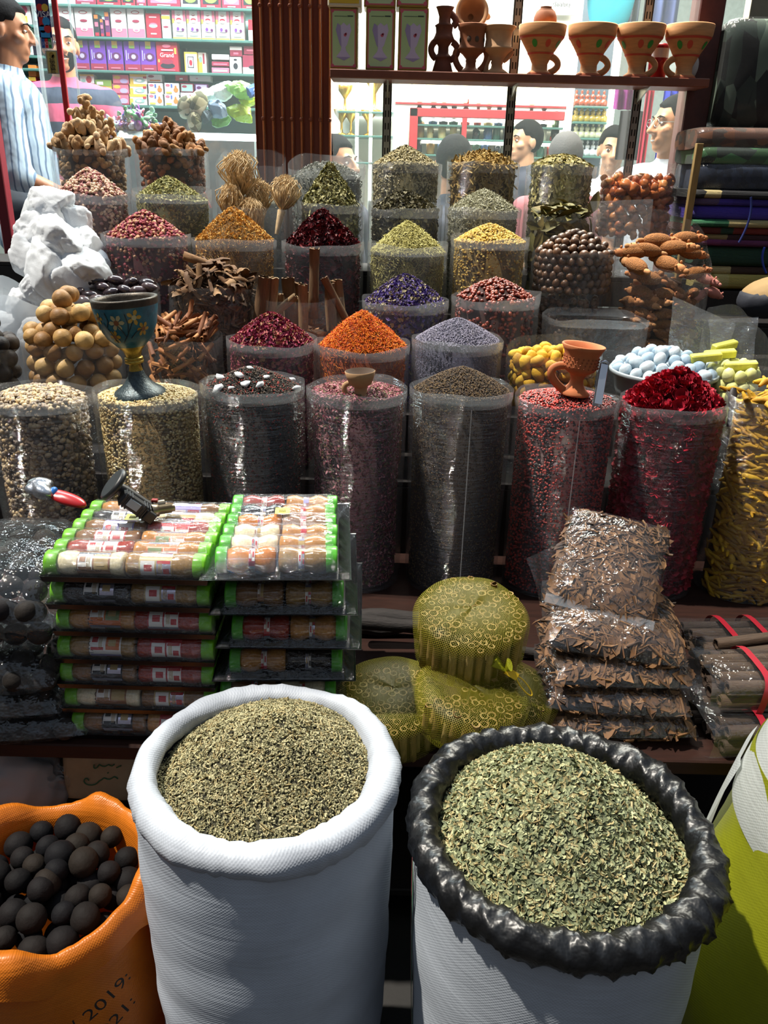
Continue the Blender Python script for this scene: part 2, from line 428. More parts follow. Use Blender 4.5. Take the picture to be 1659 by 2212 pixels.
# ------------------------------------------------------------------ stepped stand
ROW = {1: (1.85, .60), 2: (2.12, .82), 3: (2.37, .94), 4: (2.61, 1.05), 5: (2.85, 1.16), 6: (3.09, 1.27)}
stand = empty('display_stand', 'dark brown stepped wooden stand carrying all the spice bags', 'stand', (0, 1.24, 0))
def part(name, mb, m, parent, **k):
    o = obj(name, mb, m, parent, **k); pl = parent
    off = Vector((0, 0, 0))
    o.matrix_parent_inverse = Matrix.Translation(-Vector(parent.location)) if parent.type == 'EMPTY' else Matrix.Identity(4)
    return o
XL, XR = -1.75, 1.52
part('counter_board', box2(-1.3, 1.25, 1.24, 2.11, .565, .598), m_brownwood, stand, label='reddish brown front board')
part('shelf_board', box2(-1.3, 1.25, 1.34, 2.0, .12, .14), m_darkboard, stand)
part('back_panel', box2(-1.3, 1.25, 2.0, 2.02, .0, .565), m_darkboard, stand)
for i in range(2, 7):
    y0, z0 = ROW[i]; y1 = ROW[i + 1][0] - .012 if i < 6 else 3.325
    part('step', box2(XL, XR, y0 - .008, y1, z0 - .02, z0 - .002), m_darkboard, stand)
    zb = (.598 if i == 2 else ROW[i - 1][1])
    part('riser', box2(XL, XR, y0 - .008, y0 - .002, zb, z0 - .02), m_darkboard, stand)
for x in (-1.25, -.42, .4, 1.2):
    part('leg', box2(x - .02, x + .02, 1.29, 1.33, 0, .565), m_darkboard, stand)

# ------------------------------------------------------------------ clear bags
m_film = film('clear_film', haze=.05, gloss=.35, base=.035)
m_film_w = film('wrinkled_film', haze=.02, wr=(3, 3, 26), wscale=6, bump=1.0, rough=.06, gloss=.4, base=.045)
m_film_big = film('crackly_film', haze=.03, wr=(7, 7, 7), wscale=4, bump=1.0, gloss=.4, rough=.06, base=.05)
m_cuff = film('cuff_film', haze=.09, bump=.25, gloss=.35)
m_edge = film('film_edge', haze=.22, bump=.1, gloss=.3)
def bag_tube(cx, cy, ra, rb, z0, zr, n=56, nz=16, seed=0, back=0.0, amp=.0022, sq=2.0, bottom=True, taper=.96, rimamp=.004, off=0.0, side=0.0):
    r = np.random.default_rng(seed); a = np.arange(n) * 2 * PI / n
    ca, sa = np.cos(a), np.sin(a); ex = 2 / sq
    ux, uy = np.sign(ca) * np.abs(ca) ** ex, np.sign(sa) * np.abs(sa) ** ex
    rim = zr + rimamp * (np.sin(2 * a + r.uniform(0, 6)) + .6 * np.sin(5 * a + r.uniform(0, 6))) + back * np.clip((sa + .35) / 1.35, 0, 1) ** .8 + side * ca
    V = []
    for i, t in enumerate(np.linspace(0, 1, nz)):
        z = z0 + (rim - z0) * t; tp = taper + (1 - taper) * min(1, t * 1.6)
        P = np.stack([ux, uy, z * 5], 1); d = amp * (1.0 + wob(P, 9, seed)) + off
        k = 1.0 if t > .05 else .975
        V.append(np.stack([ux * (ra * tp * k + d), uy * (rb * tp * k + d), z], 1))
    V = np.concatenate(V); mb = MB(); mb.add(V, grid_faces(nz, n, True), 0, True)
    if bottom: mb.add(V[:n], np.arange(n)[::-1].reshape(1, -1), 0, False)
    return mb
class Bag: pass
def bag(row, xl, xr, yF, label, back=0.0, fm=None, cuff=.032, seam=None, sq=2.0, seed=None, amp=.002, rb=.111, taper=.965, dz=0.0, Yf=None, bz=None, name='clear_bag', side=0.0, rimamp=.004):
    Y0, b0 = ROW[row]; Y0 = Yf or Y0; b0 = bz or b0
    P = atY((xl + xr) / 2, yF, Y0); o = Bag(); o.rz = P[2] + dz; o.bz = b0; o.rb = rb
    o.cy = Y0 + rb; Pc = np.array([P[0], o.cy, o.rz]); o.cx = xAt((xl + xr) / 2, o.cy, o.rz)
    o.ra = (xr - xl) / 2 / ppm((o.cx, o.cy, o.rz)) - .0045
    sd = seed if seed is not None else int(xl + 7 * yF)
    o.f = obj(name, bag_tube(0, 0, o.ra, rb, 0, o.rz - b0, seed=sd, back=back, amp=amp, sq=sq, taper=taper, side=side, rimamp=rimamp), fm or m_film, loc=(o.cx, o.cy, b0))
    tag(o.f, label, 'plastic bag', 'clear bags of spices on the stepped stand')
    if cuff:
        c = bag_tube(0, 0, o.ra, rb, o.rz - b0 - cuff, o.rz - b0, nz=4, seed=sd, back=back, amp=amp, sq=sq, bottom=False, taper=1.0, off=.0012, side=side, rimamp=rimamp)
        obj('folded_cuff', c, m_cuff, o.f)
    if seam is not None:
        a = seam; pts = []
        for z in np.linspace(.01, o.rz - b0 - .03, 12):
            k = .0035; pts.append(((o.ra + k) * math.cos(a), (rb + k) * math.sin(a), z))
        obj('seam', tube(pts, .0012, 4, True), m_edge, o.f)
    o.pz = lambda py: atY((xl + xr) / 2, py, o.cy)[2]
    return o
def fill(b, name, label, mats, d, peak, grains, **k):
    """loose contents of a bag: wall height d below the rim, mound rising to picture row peak"""
    q = .003 + .18 * (k.get('thick') or 0)
    return heap(name, label, mats, b.cx, b.cy, b.ra - q, b.rb - q, b.bz + .006, b.rz - d, b.pz(peak), grains, taper=.97, **k)
G = {}
def gm(n, *cols, **k): G[n] = grain(n, list(cols), **k)
gm('resin', '#a8937a', '#8a765c', '#c2ac86', '#6e6052', '#b79a6e', rough=.45, spec=.5)
gm('frank', '#d2bb7e', '#c2a568', '#e0cd98', '#ad9158', '#cdb078', rough=.4, spec=.5)
gm('darkmix', '#221b18', '#33271f', '#453629', '#1a1514', '#55483c', '#2a211c', '#8a2a22')
gm('pinkmix', '#87414e', '#6a3640', '#a4646c', '#54532f', '#bd8288', '#7a3a48', '#6e5a40')
gm('cumin', '#4c3824', '#32251a', '#66502f', '#3d2d1e')
gm('pepper', '#a83028', '#8a2620', '#38211f', '#bb4034', '#b23a30', '#2c1c1b', rough=.4, spec=.5)
gm('redflower', '#9c1026', '#b81a30', '#7b0d20', '#a81c34', '#8d1428')
gm('rosepetal', '#84264a', '#9a3452', '#63182f', '#b76a66', '#a8825e', '#7a2040')
gm('safflower', '#d4640a', '#dd7810', '#bd500a', '#b2400f', '#e08a20')
gm('lavender', '#7a7688', '#686476', '#8e8a9c', '#6e6a74')
gm('violet', '#50407e', '#645494', '#a89c78', '#827860', '#3c3060', '#5a4a88')
gm('rosehip', '#642418', '#82321f', '#481712', '#752b20', '#9a4a34', rough=.4, spec=.5)
gm('rosebud', '#843040', '#a04854', '#b28060', '#682030', '#bd906e', '#8c3c38')
gm('calendula', '#d29c48', '#bc8636', '#e2b45c', '#c89240', '#a87832')
gm('hibiscus', '#48101a', '#62161e', '#7a1c20', '#340a10', '#561318', rough=.5)
gm('lemongrass', '#b0a968', '#9c9556', '#c4bd7c', '#a8a05e')
gm('chamomile', '#c4a44c', '#b28c36', '#d4bc6a', '#a08240', '#c09a3c')
gm('palebud', '#c29c84', '#ae7e72', '#d2b498', '#98605c', '#c8a88a')
gm('greenherb', '#a49c60', '#848448', '#bdb67c', '#6e6c3a', '#b0a668')
gm('olive', '#938f5e', '#777446', '#b2ac7c', '#666438', '#a09a66')
gm('darkherb', '#545038', '#746e54', '#38352a', '#948e72', '#625c44')
gm('greyherb', '#b2b096', '#98967c', '#c8c6b0', '#a4a288', '#888668')
gm('paleherb', '#c4b88e', '#aca076', '#d6cca6', '#b8ac84')
gm('straw', '#b29454', '#987a3e', '#c8ac6c', '#8a6e38')
gm('senna', '#c4b884', '#aca062', '#dad09c', '#9a9254', '#ccc08c')
gm('oregano', '#8e8866', '#787454', '#a6a07a', '#68654a', '#b4aa84', '#807a58')
gm('herbstalk', '#a49468', '#8c7c54', '#b8aa80')
gm('leafherb', '#848a68', '#6e7456', '#9a9e78', '#5c624a', '#aaaa80', '#788060', '#988c62')
S = 'spice'
# front row
b = bag(1, -35, 200, 872, 'clear bag of chunky brown resin beside the yellow resin bag', seed=1, fm=m_film_w); bagA = b
fill(b, 'brown_resin_heap', 'heap of chunky brown frankincense resin in the far end bag', G['resin'], .02, 836, [('chunk', .010, .022, 460, 1200, .5, 1), ('bit', .008, .013, 400, 1300, .6, 1)], core='#6a5a46', cat=S, prof=2.5)
b = bag(1, 201, 436, 866, 'clear bag of yellow resin grains under the blue goblet', seed=2, fm=m_film_w); bagB = b
fill(b, 'yellow_resin_heap', 'flat heap of pale yellow resin grains under the goblet', G['frank'], .016, 838, [('chunk', .006, .011, 1900, 5200, .6, 1)], core='#a88c58', cat=S, prof=3)
b = bag(1, 431, 659, 850, 'clear bag of dark spice mix topped with white crystals', seed=3, fm=m_film_w); bagC = b
fill(b, 'spice_heap', 'mound of dark peppery spice mix with white crystals on top', G['darkmix'], .012, 790, [('bit', .004, .008, 2600, 5200, .7, 1), ('stick', .006, .010, 500, 900, .4, 1)], core='#221c19', cat=S, prof=1.3)
b = bag(1, 661, 882, 858, 'clear bag of pinkish dried herb mix under small clay burner', seed=4, fm=m_film_w); bagD = b
fill(b, 'pink_herb_heap', 'pinkish heap of chopped herb and petals holding small clay burner', G['pinkmix'], .012, 832, [('leaf', .008, .013, 900, 2800, .4, 1), ('stick', .008, .014, 700, 2200, .4, 1), ('bit', .004, .007, 400, 1200, .6, 1)], core='#5a3238', cat=S, prof=2)
b = bag(1, 884, 1112, 858, 'tall clear bag of dark brown cumin seeds', seed=5, fm=m_film_w, seam=-1.45); bagE = b
fill(b, 'seed_heap', 'smooth mound of dark brown cumin seeds', G['cumin'], .010, 791, [('seed', .005, .0075, 4200, 7500, .35, 1)], core='#33261a', cat=S, prof=1.35)
b = bag(1, 1113, 1340, 880, 'tall clear bag of red and black peppercorns', seed=6, fm=m_film_w, seam=-1.5); bagF = b
fill(b, 'peppercorn_heap', 'flat heap of red and black peppercorns', G['pepper'], .010, 848, [('ball', .0052, .0068, 1900, 5200, .5, 1)], core='#571c1a', cat=S, prof=2.2, thick=.006)
b = bag(1, 1342, 1570, 888, 'tall clear bag of crimson dried flower heads', seed=7, fm=m_film_w); bagG = b
fill(b, 'crimson_flower_heap', 'mound of bright crimson dried flower heads', G['redflower'], .012, 806, [('ruffle', .022, .036, 200, 420, .5, 1), ('petal', .014, .02, 250, 500, .8, 1)], core='#640c1a', cat=S, prof=1.6, thick=.016)
b = bag(1, 1574, 1800, 880, 'clear bag of yellow turmeric roots at the row end', seed=8, fm=m_film_w); bagH = b
# second row
bagLime = bag(2, 48, 264, 752, 'clear bag of tan dried limes behind the goblet', seed=9, cuff=0, back=.01)
bagCin = bag(2, 305, 481, 740, 'clear bag of cinnamon sticks beside the goblet', seed=10, cuff=0, fm=m_film_big)
b = bag(2, 487, 686, 748, 'clear bag of crimson rose petals', seed=11)
fill(b, 'rose_petal_heap', 'mound of crimson dried rose petals', G['rosepetal'], .008, 675, [('petal', .009, .016, 1500, 1300, .6, 1)], core='#521830', cat=S, prof=1.3, thick=.009)
b = bag(2, 680, 887, 758, 'clear bag of bright orange safflower', seed=12)
fill(b, 'safflower_heap', 'tall mound of bright orange safflower threads', G['safflower'], .006, 670, [('stick', .010, .017, 3600, 2200, .45, 1)], core='#a8480a', cat=S, prof=1.3, thick=.007)
b = bag(2, 889, 1088, 745, 'clear bag of greyish lavender buds', seed=13)
fill(b, 'lavender_heap', 'smooth mound of greyish purple lavender buds', G['lavender'], .006, 686, [('seed', .0045, .0065, 5000, 4200, .6, 1)], core='#54546a', cat=S, prof=1.35)
bagYel = bag(2, 1094, 1302, 775, 'clear bag of knobbly yellow root pieces', seed=14, back=.02, fm=m_film_big, cuff=0)
bagBlk = bag(2, -175, 44, 765, 'clear bag of black dried limes next to tan limes', seed=15, fm=m_film_big, cuff=0)
# third row
bagNut = bag(3, 143, 345, 640, 'clear bag of shiny dark nuts behind the goblet', seed=16, back=.035, cuff=0)
bagBark = bag(3, 363, 556, 625, 'clear bag of torn brown bark pieces', seed=17, fm=m_film_big, cuff=0)
bagQuill = bag(3, 561, 745, 652, 'clear bag of upright cinnamon bark quills', seed=18, fm=m_film_big, cuff=0)
b = bag(3, 780, 970, 658, 'clear bag of purple dried flowers', seed=19)
fill(b, 'purple_flower_heap', 'mound of purple and cream dried flowers', G['violet'], .006, 592, [('petal', .008, .014, 1500, 1100, .7, 1), ('bit', .004, .007, 500, 500, .7, 1)], core='#40345c', cat=S, prof=1.35, thick=.009)
b = bag(3, 974, 1168, 648, 'clear bag of dark red rosehips', seed=20, side=.008)
fill(b, 'rosehip_heap', 'heap of wrinkled dark red rosehips', G['rosehip'], .010, 600, [('chunk', .012, .017, 420, 620, .5, 1)], core='#3c140e', cat=S, prof=1.5, thick=.012)
bagEmpty = bag(3, 1180, 1390, 770, 'tall empty clear bag standing behind the clay goblet burner', seed=21, back=.0, fm=m_film_big, cuff=.02, dz=.10, sq=4, amp=.005)
# fourth row
b = bag(4, 219, 412, 512, 'clear bag of dark pink rosebuds', seed=22)
fill(b, 'rosebud_heap', 'tall mound of dark pink rosebuds', G['rosebud'], .008, 454, [('chunk', .010, .016, 650, 620, .5, 1), ('petal', .010, .015, 200, 200, .7, 1)], core='#5a2028', cat=S, prof=1.3, thick=.011)
b = bag(4, 414, 598, 520, 'clear bag of golden calendula petals', seed=23)
fill(b, 'calendula_heap', 'tall mound of golden calendula petals', G['calendula'], .006, 447, [('curl', .012, .018, 900, 500, .8, 1), ('stick', .010, .016, 900, 800, .6, 1)], core='#8a6020', cat=S, prof=1.25, thick=.009)
b = bag(4, 607, 787, 530, 'clear bag of dark red hibiscus flowers', seed=24)
fill(b, 'hibiscus_heap', 'tall mound of dark red hibiscus flowers', G['hibiscus'], .006, 453, [('petal', .016, .026, 700, 500, .8, 1), ('curl', .014, .022, 260, 200, .8, 1)], core='#260a0e', cat=S, prof=1.25, thick=.013)
b = bag(4, 792, 970, 532, 'clear bag of pale green lemongrass shreds', seed=25)
fill(b, 'grass_heap', 'mound of pale green lemongrass shreds', G['lemongrass'], .022, 477, [('stick', .014, .024, 2400, 1500, .4, 1)], core='#7c7644', cat=S, prof=1.3, thick=.008)
b = bag(4, 973, 1145, 518, 'clear bag of yellow chamomile flowers', seed=26)
fill(b, 'chamomile_heap', 'mound of yellow chamomile flower heads', G['chamomile'], .012, 482, [('chunk', .007, .011, 1300, 1200, .6, 1), ('stick', .007, .012, 500, 500, .6, 1)], core='#806628', cat=S, prof=1.35, thick=.009)
bagNutmeg = bag(4, 1150, 1332, 550, 'clear bag of brown nutmegs', seed=27, fm=m_film_big, cuff=0)
bagClay = bag(4, 1330, 1530, 590, 'clear bag of clay foot scrubbers with torn tall film', seed=28, fm=m_film_big, cuff=0, back=.16, sq=2.6, amp=.006, rimamp=.012)
# fifth row
b = bag(5, 113, 281, 420, 'clear bag of pale pink rosebuds under the large ginger heap', seed=29)
fill(b, 'pale_rosebud_heap', 'mound of pale pink rosebuds', G['palebud'], .006, 362, [('chunk', .011, .017, 480, 420, .5, 1), ('petal', .010, .015, 200, 160, .7, 1)], core='#86605a', cat=S, prof=1.3, thick=.012)
b = bag(5, 285, 457, 418, 'clear bag of dull green herb under the brown ginger heap', seed=30, back=.02)
fill(b, 'green_herb_heap', 'mound of dull green dried herb under the brown ginger', G['greenherb'], .02, 380, [('leaf', .009, .015, 1000, 600, .7, 1), ('stick', .010, .016, 700, 800, .6, 1)], core='#66643a', cat=S, prof=1.3, dx=-.01, thick=.009)
bagRoot = bag(5, 467, 640, 450, 'clear bag holding straw coloured root bundles', seed=31, cuff=0)
b = bag(5, 640, 786, 440, 'clear bag of olive green leaves in a tall cone', seed=32)
fill(b, 'olive_leaf_heap', 'steep cone of olive green dried leaves', G['olive'], .006, 348, [('leaf', .016, .026, 1300, 500, .6, 1)], core='#54522e', cat=S, prof=1.15, thick=.013)
b = bag(5, 794, 957, 450, 'clear bag of dark grey green leaves', seed=33, back=.02)
fill(b, 'dark_leaf_heap', 'low heap of dark grey green crumpled leaves', G['darkherb'], .010, 412, [('petal', .012, .02, 700, 420, .8, 1), ('leaf', .010, .016, 400, 400, .7, 1)], core='#302c22', cat=S, prof=1.5, thick=.012)
b = bag(5, 960, 1128, 452, 'clear bag of whitish grey herb', seed=34)
fill(b, 'grey_herb_heap', 'mound of whitish grey woolly herb', G['greyherb'], .006, 408, [('curl', .008, .013, 900, 400, .8, 1), ('stick', .012, .022, 700, 600, .7, 1), ('bit', .006, .009, 400, 400, .7, 1)], core='#7c7a62', cat=S, prof=1.3, thick=.01)
bagBay = bag(5, 1131, 1290, 470, 'clear bag of large bay leaves', seed=35, fm=m_film_big, cuff=0, back=.02)
# sixth row
bagGin = bag(6, 116, 276, 322, 'clear bag of pale dried ginger', seed=36, cuff=.02)
bagGin2 = bag(6, 290, 450, 322, 'clear bag of darker brown dried ginger', seed=37, cuff=.02)
bagTall = bag(6, 468, 617, 360, 'tall nearly empty clear bag behind the root bundles', seed=38, back=.06, sq=3.5, cuff=0)
fill(bagTall, 'bottom_herb_heap', 'low grey herb at the bottom of the tall clear bag', G['greyherb'], .12, 420, [('curl', .012, .018, 200, 200, .7, 1)], core='#77755e', cat=S, prof=2, thick=.01)
b = bag(6, 622, 790, 365, 'tall clear bag of silvery herb behind the olive leaf cone', seed=39, back=.05, sq=3)
fill(b, 'silver_herb_heap', 'silvery grey herb behind the olive leaf cone', grain('silver', ['#a8aaa2', '#8c8e86', '#c0c2ba']), .03, 350, [('curl', .012, .02, 500, 300, .8, 1)], core='#777970', cat=S, prof=2.2, thick=.01)
b = bag(6, 796, 957, 352, 'clear bag of straw coloured chopped herb below the clay burner shelf', seed=40, back=.01)
fill(b, 'straw_herb_heap', 'pointed mound of straw coloured chopped herb', G['paleherb'], .004, 312, [('leaf', .010, .016, 1100, 1100, .6, 1), ('bit', .006, .01, 500, 600, .7, 1)], core='#867c54', cat=S, prof=1.2, thick=.01)
b = bag(6, 965, 1124, 352, 'clear bag of golden bark strips', seed=41, back=.01)
fill(b, 'bark_heap', 'heap of golden brown bark strips', G['straw'], .004, 324, [('stick', .035, .07, 420, 420, .35, 1), ('leaf', .03, .05, 160, 200, .4, 1)], core='#6e562a', cat=S, prof=1.6, thick=.014)
b = bag(6, 1138, 1291, 356, 'clear bag of pale green leaf flakes', seed=42)
fill(b, 'leaf_flake_heap', 'rounded heap of pale green leaf flakes', G['senna'], .002, 332, [('leaf', .018, .028, 520, 620, .4, 1)], core='#80783e', cat=S, prof=2, thick=.012)
bagAmber = bag(6, 1297, 1468, 352, 'tall clear bag of amber coloured resin lumps', seed=43, fm=m_film_big, cuff=0, sq=3, back=.01)
# ------------------------------------------------------------------ heaped things
def pack(A, B, bz, top, R, seed, front=True, shell=2, depth=2, jit=.1, back=.6):
    """touching round things: rings over the mound, rings down the front wall, and a second layer beneath"""
    r = np.random.default_rng(seed); out = []
    def put(x, y, z): out.append(np.array([x, y, z]) + r.uniform(-jit, jit, 3) * R)
    for layer in range(2):
        k = 0; q = A - R * (1 + 1.5 * layer)
        while q > R * .4:
            f = q / A; per = 2 * PI * math.sqrt((q * q + (B * f) ** 2) / 2); n = max(1, int(per / (2.05 * R))); a0 = r.uniform(0, 6.28)
            for i in range(n):
                a = a0 + i * 2 * PI / n; x, y = q * math.cos(a), (B * f) * math.sin(a)
                if y < B * back: put(x, y, float(top(x, y)) - R * (.6 + 1.6 * layer) + (R * .35 if (i + k) % 3 == 0 else 0))
            q -= 1.8 * R; k += 1
        if layer == 0: put(0, 0, float(top(0, 0)) - R * .4)
        if front:
            qa, qb = A - R * (1.05 + 1.6 * layer), B - R * (1.05 + 1.6 * layer); z = float(top(0, -(B - R))) - R * 2.3 - (0 if layer == 0 else R * .8); k = 0
            while z > bz + R:
                per = PI * math.sqrt((qa * qa + qb * qb) / 2); n = max(2, int(per * 1.25 / (2.03 * R)))
                for i in range(n):
                    a = -PI * 1.12 + (i + .5 * (k % 2)) * PI * 1.25 / n; put(qa * math.cos(a), qb * math.sin(a), z)
                z -= 1.76 * R; k += 1
    return out
def cone(ez, pz, A, B, prof=1.4, dx=0, dy=0):
    return lambda x, y: ez + (pz - ez) * max(-.2, 1 - math.hypot((x - dx) / A, (y - dy) / B) ** prof)
def scatter_things(name, label, cat, group, meshes, cents, off, seed, s0=.92, s1=1.08, rot=None):
    r = np.random.default_rng(seed); res = []
    for c in cents:
        o = bpy.data.objects.new(name, meshes[r.integers(len(meshes))]); COL.objects.link(o)
        o.location = np.array(off) + c; o.rotation_euler = rot(r, c) if rot else tuple(r.uniform(0, 6.28, 3))
        s = r.uniform(s0, s1); o.scale = (s, s, s); tag(o, label, cat, group); res.append(o)
    return res
def meshes(n, fn, m): return [fn(i).mesh('shape', m if isinstance(m, list) else [m]) for i in range(n)]
def on(o, px, py):
    """point of a loose heap that shows at the pixel"""
    d = Vector(ray(px, py)).normalized(); ok, p, n, i = o.ray_cast(Vector(CAM) - o.location, d)
    return np.array(p + o.location) if ok else None
def tilt(a, b):
    return lambda r, c: (r.normal() * a, r.normal() * a, r.uniform(0, 6.28) if b is None else b + r.normal() * .5)

# tan and black dried limes
m_tanlime = objvar('tan_lime_skin', ['#a8834e', '#b8935c', '#967042', '#c2a068', '#8a6438', '#b08a55'], rough=.55, bump=.35, bscale=120)
m_blacklime = objvar('black_lime_skin', ['#1d1a1a', '#262222', '#2f2927', '#1a191c', '#3a322c'], rough=.6, bump=.35, bscale=110, spec=.3)
def lime(R, seed):
    mb = blob(3, (1, 1, 1.06), .035, 2.2, seed, .012, 9); V = mb.v[0]
    d = np.exp(-((V[:, 0] ** 2 + V[:, 1] ** 2) / .03)) * (V[:, 2] > 0); V *= (1 - .10 * d)[:, None]; mb.v[0] = V * R
    return mb
LT = meshes(3, lambda i: lime(.0235, i), m_tanlime); LB = meshes(3, lambda i: lime(.0235, 10 + i), m_blacklime)
b = bagLime; ez = b.rz - .02
c = pack(b.ra - .004, b.rb - .004, b.bz + .12, cone(ez, b.pz(628), b.ra, b.rb, 1.6), .0235, 1)
scatter_things('dried_lime', 'tan dried lime heaped in the clear bag behind the goblet', 'dried lime', 'tan dried limes', LT, c, (b.cx, b.cy, 0), 2)
b = bagBlk
c = pack(b.ra - .004, b.rb - .004, b.bz + .08, cone(b.rz - .02, b.pz(662), b.ra, b.rb, 1.6), .0235, 4)
scatter_things('dried_lime', 'black dried lime in the clear bag beside the tan limes', 'dried lime', 'black limes beside the tan limes', LB, [q for q in c if q[0] > -.03], (b.cx, b.cy, 0), 3)
# nutmegs, dark nuts
m_nutmeg = objvar('nutmeg_shell', ['#4b3424', '#5c4230', '#3c2a1e', '#6a4c36'], rough=.4, spec=.5, bump=.2, bscale=150)
b = bagNutmeg
c = pack(b.ra - .004, b.rb - .004, b.rz - .13, cone(b.rz - .012, b.pz(498), b.ra, b.rb, 1.7), .0125, 5, shell=2.0, depth=2.0, back=.9)
scatter_things('nutmeg', 'brown nutmeg in the clear bag beside the clay scrubbers', 'nutmeg', 'nutmegs', meshes(2, lambda i: blob(2, (.0125, .0125, .0150), .03, 3, i), m_nutmeg), c, (b.cx, b.cy, 0), 6)
heap('nutmeg_bulk', 'nutmegs packed deeper in their clear bag', [m_nutmeg], b.cx, b.cy, b.ra - .02, b.rb - .02, b.bz + .006, b.rz - .145, b.rz - .14, [('ball', .02, .026, 10, 160, .5, 1)], core='#2a1c14', cat='nutmegs', prof=2)
m_nut = objvar('dark_nut_shell', ['#2c2226', '#3a2d30', '#4a3c3e', '#241c20'], rough=.16, spec=.7, bump=.05)
b = bagNut; cs = []
for (x, y) in [(182, 612), (213, 608), (220, 620), (252, 606), (283, 612), (318, 612), (195, 638), (240, 632), (270, 626), (300, 628), (325, 622), (180, 650), (215, 648), (250, 655), (290, 650), (165, 632)]:
    cs.append(atZ(x, y, b.rz + .03 - (y - 600) * .0003) if False else atY(x, y, b.cy - (y - 625) * .0022))
scatter_things('dark_nut', 'shiny dark oval nut in the bag behind the goblet', 'nut', 'shiny dark nuts', meshes(2, lambda i: blob(2, (.028, .019, .015), .03, 2, i), m_nut), cs, (0, 0, 0), 7, rot=lambda r, c: (r.normal() * .25, r.normal() * .25, r.uniform(-.5, .5)))
heap('nut_bulk', 'dark nuts packed deeper in their bag', [m_nut], b.cx, b.cy, b.ra - .012, b.rb - .012, b.bz + .006, b.rz - .045, b.rz - .03, [('ball', .03, .04, 40, 60, .5, 1)], core='#2a2024', cat='nuts', prof=2, thick=.03)
# knobbly yellow pieces
m_yel = objvar('yellow_root', ['#c79a1e', '#b8881a', '#d4ab34', '#a87c18'], rough=.75, bump=.4, bscale=90)
b = bagYel
c = pack(b.ra - .006, b.rb - .006, b.rz - .16, cone(b.rz - .022, b.pz(752), b.ra, b.rb, 2), .0165, 8, shell=2, depth=2)
scatter_things('yellow_root', 'knobbly yellow root piece in the clear bag behind the large clay burner', 'root', 'yellow root pieces', meshes(3, lambda i: blob(2, (.02, .0155, .0145), .32, 2.6, i, .10, 7), m_yel), c, (b.cx, b.cy, 0), 9, .85, 1.15)
# amber resin lumps
m_amber = objvar('amber_resin', ['#c06a30', '#c87438', '#9c4c20', '#d08848', '#a85828'], rough=.35, spec=.5, bump=.3, bscale=70)
b = bagAmber
c = pack(b.ra - .006, b.rb - .006, b.bz + .12, lambda x, y: atY(1380, 392, b.cy)[2] + .012 * math.sin(60 * x + 1) + .01 * math.sin(80 * y), .016, 10, shell=2, depth=2)
c += [atY(1338, 378, b.cy) - [b.cx, b.cy, 0], atY(1333, 388, b.cy - .02) - [b.cx, b.cy, 0], atY(1420, 388, b.cy) - [b.cx, b.cy, 0], atY(1405, 392, b.cy - .02) - [b.cx, b.cy, 0]]
scatter_things('resin_lump', 'amber resin lump in the tall bag under the shelf end', 'resin', 'amber resin lumps', meshes(4, lambda i: blob(2, (.019, .016, .015), .5, 2.6, i, .2, 6), m_amber), c, (b.cx, b.cy, 0), 11, .8, 1.2)
# dried ginger
m_gin = objvar('pale_ginger', ['#b39370', '#a07e56', '#c0a27a', '#8e704c'], rough=.8, bump=.5, bscale=110)
m_gin2 = objvar('brown_ginger', ['#8e6238', '#7a5230', '#a07444', '#6c4628', '#9a6a3c'], rough=.8, bump=.5, bscale=110)
def ginger(i):
    r = np.random.default_rng(40 + i); mb = blob(3, (.027, .014, .012), .3, 2.6, i, .08, 8)
    for k in range(3 + i % 2):
        a = r.uniform(0, 6.28); p = np.array([r.uniform(-.02, .02), .012 * math.cos(a), .010 * math.sin(a)])
        mb.join(blob(2, (.013, .011, .010), .3, 2.5, i * 7 + k), T=p * 1.2)
    return mb
for (b, top, mm, nm, sd) in ((bagGin, 216, m_gin, 'pale dried ginger root heaped in the bag under the card sticker', 12), (bagGin2, 268, m_gin2, 'brown dried ginger root heaped in the bag near the folding gate', 13)):
    gmz = meshes(4, ginger, mm)
    c = pack(b.ra, b.rb, b.rz - .02, cone(b.rz - .006, b.pz(top - 8), b.ra, b.rb, 1.15 if sd == 12 else 1.3), .0185, sd, front=False, depth=2.4, jit=.3, back=.8)
    scatter_things('ginger_root', nm, 'ginger', 'pale ginger roots' if sd == 12 else 'brown ginger roots', gmz, c, (b.cx, b.cy, 0), sd, .75, 1.15)
    heap('ginger_bulk', nm.replace('dried ginger root heaped in', 'dried ginger pieces packed inside'), [mm, grain('ginger_side%d' % sd, ['#8e6c42', '#a07c4c', '#75562f', '#6a4a2c'] if sd == 12 else ['#7a4c2e', '#8a5a36', '#64402a', '#90502e'])], b.cx, b.cy, b.ra - .004, b.rb - .004, b.bz + .006, b.rz - .01, b.pz(top + 30) - .02, [('chunk', .022, .034, 60, 300, .5, 2)], core='#4a3420', cat='ginger', prof=1.3, thick=.02)
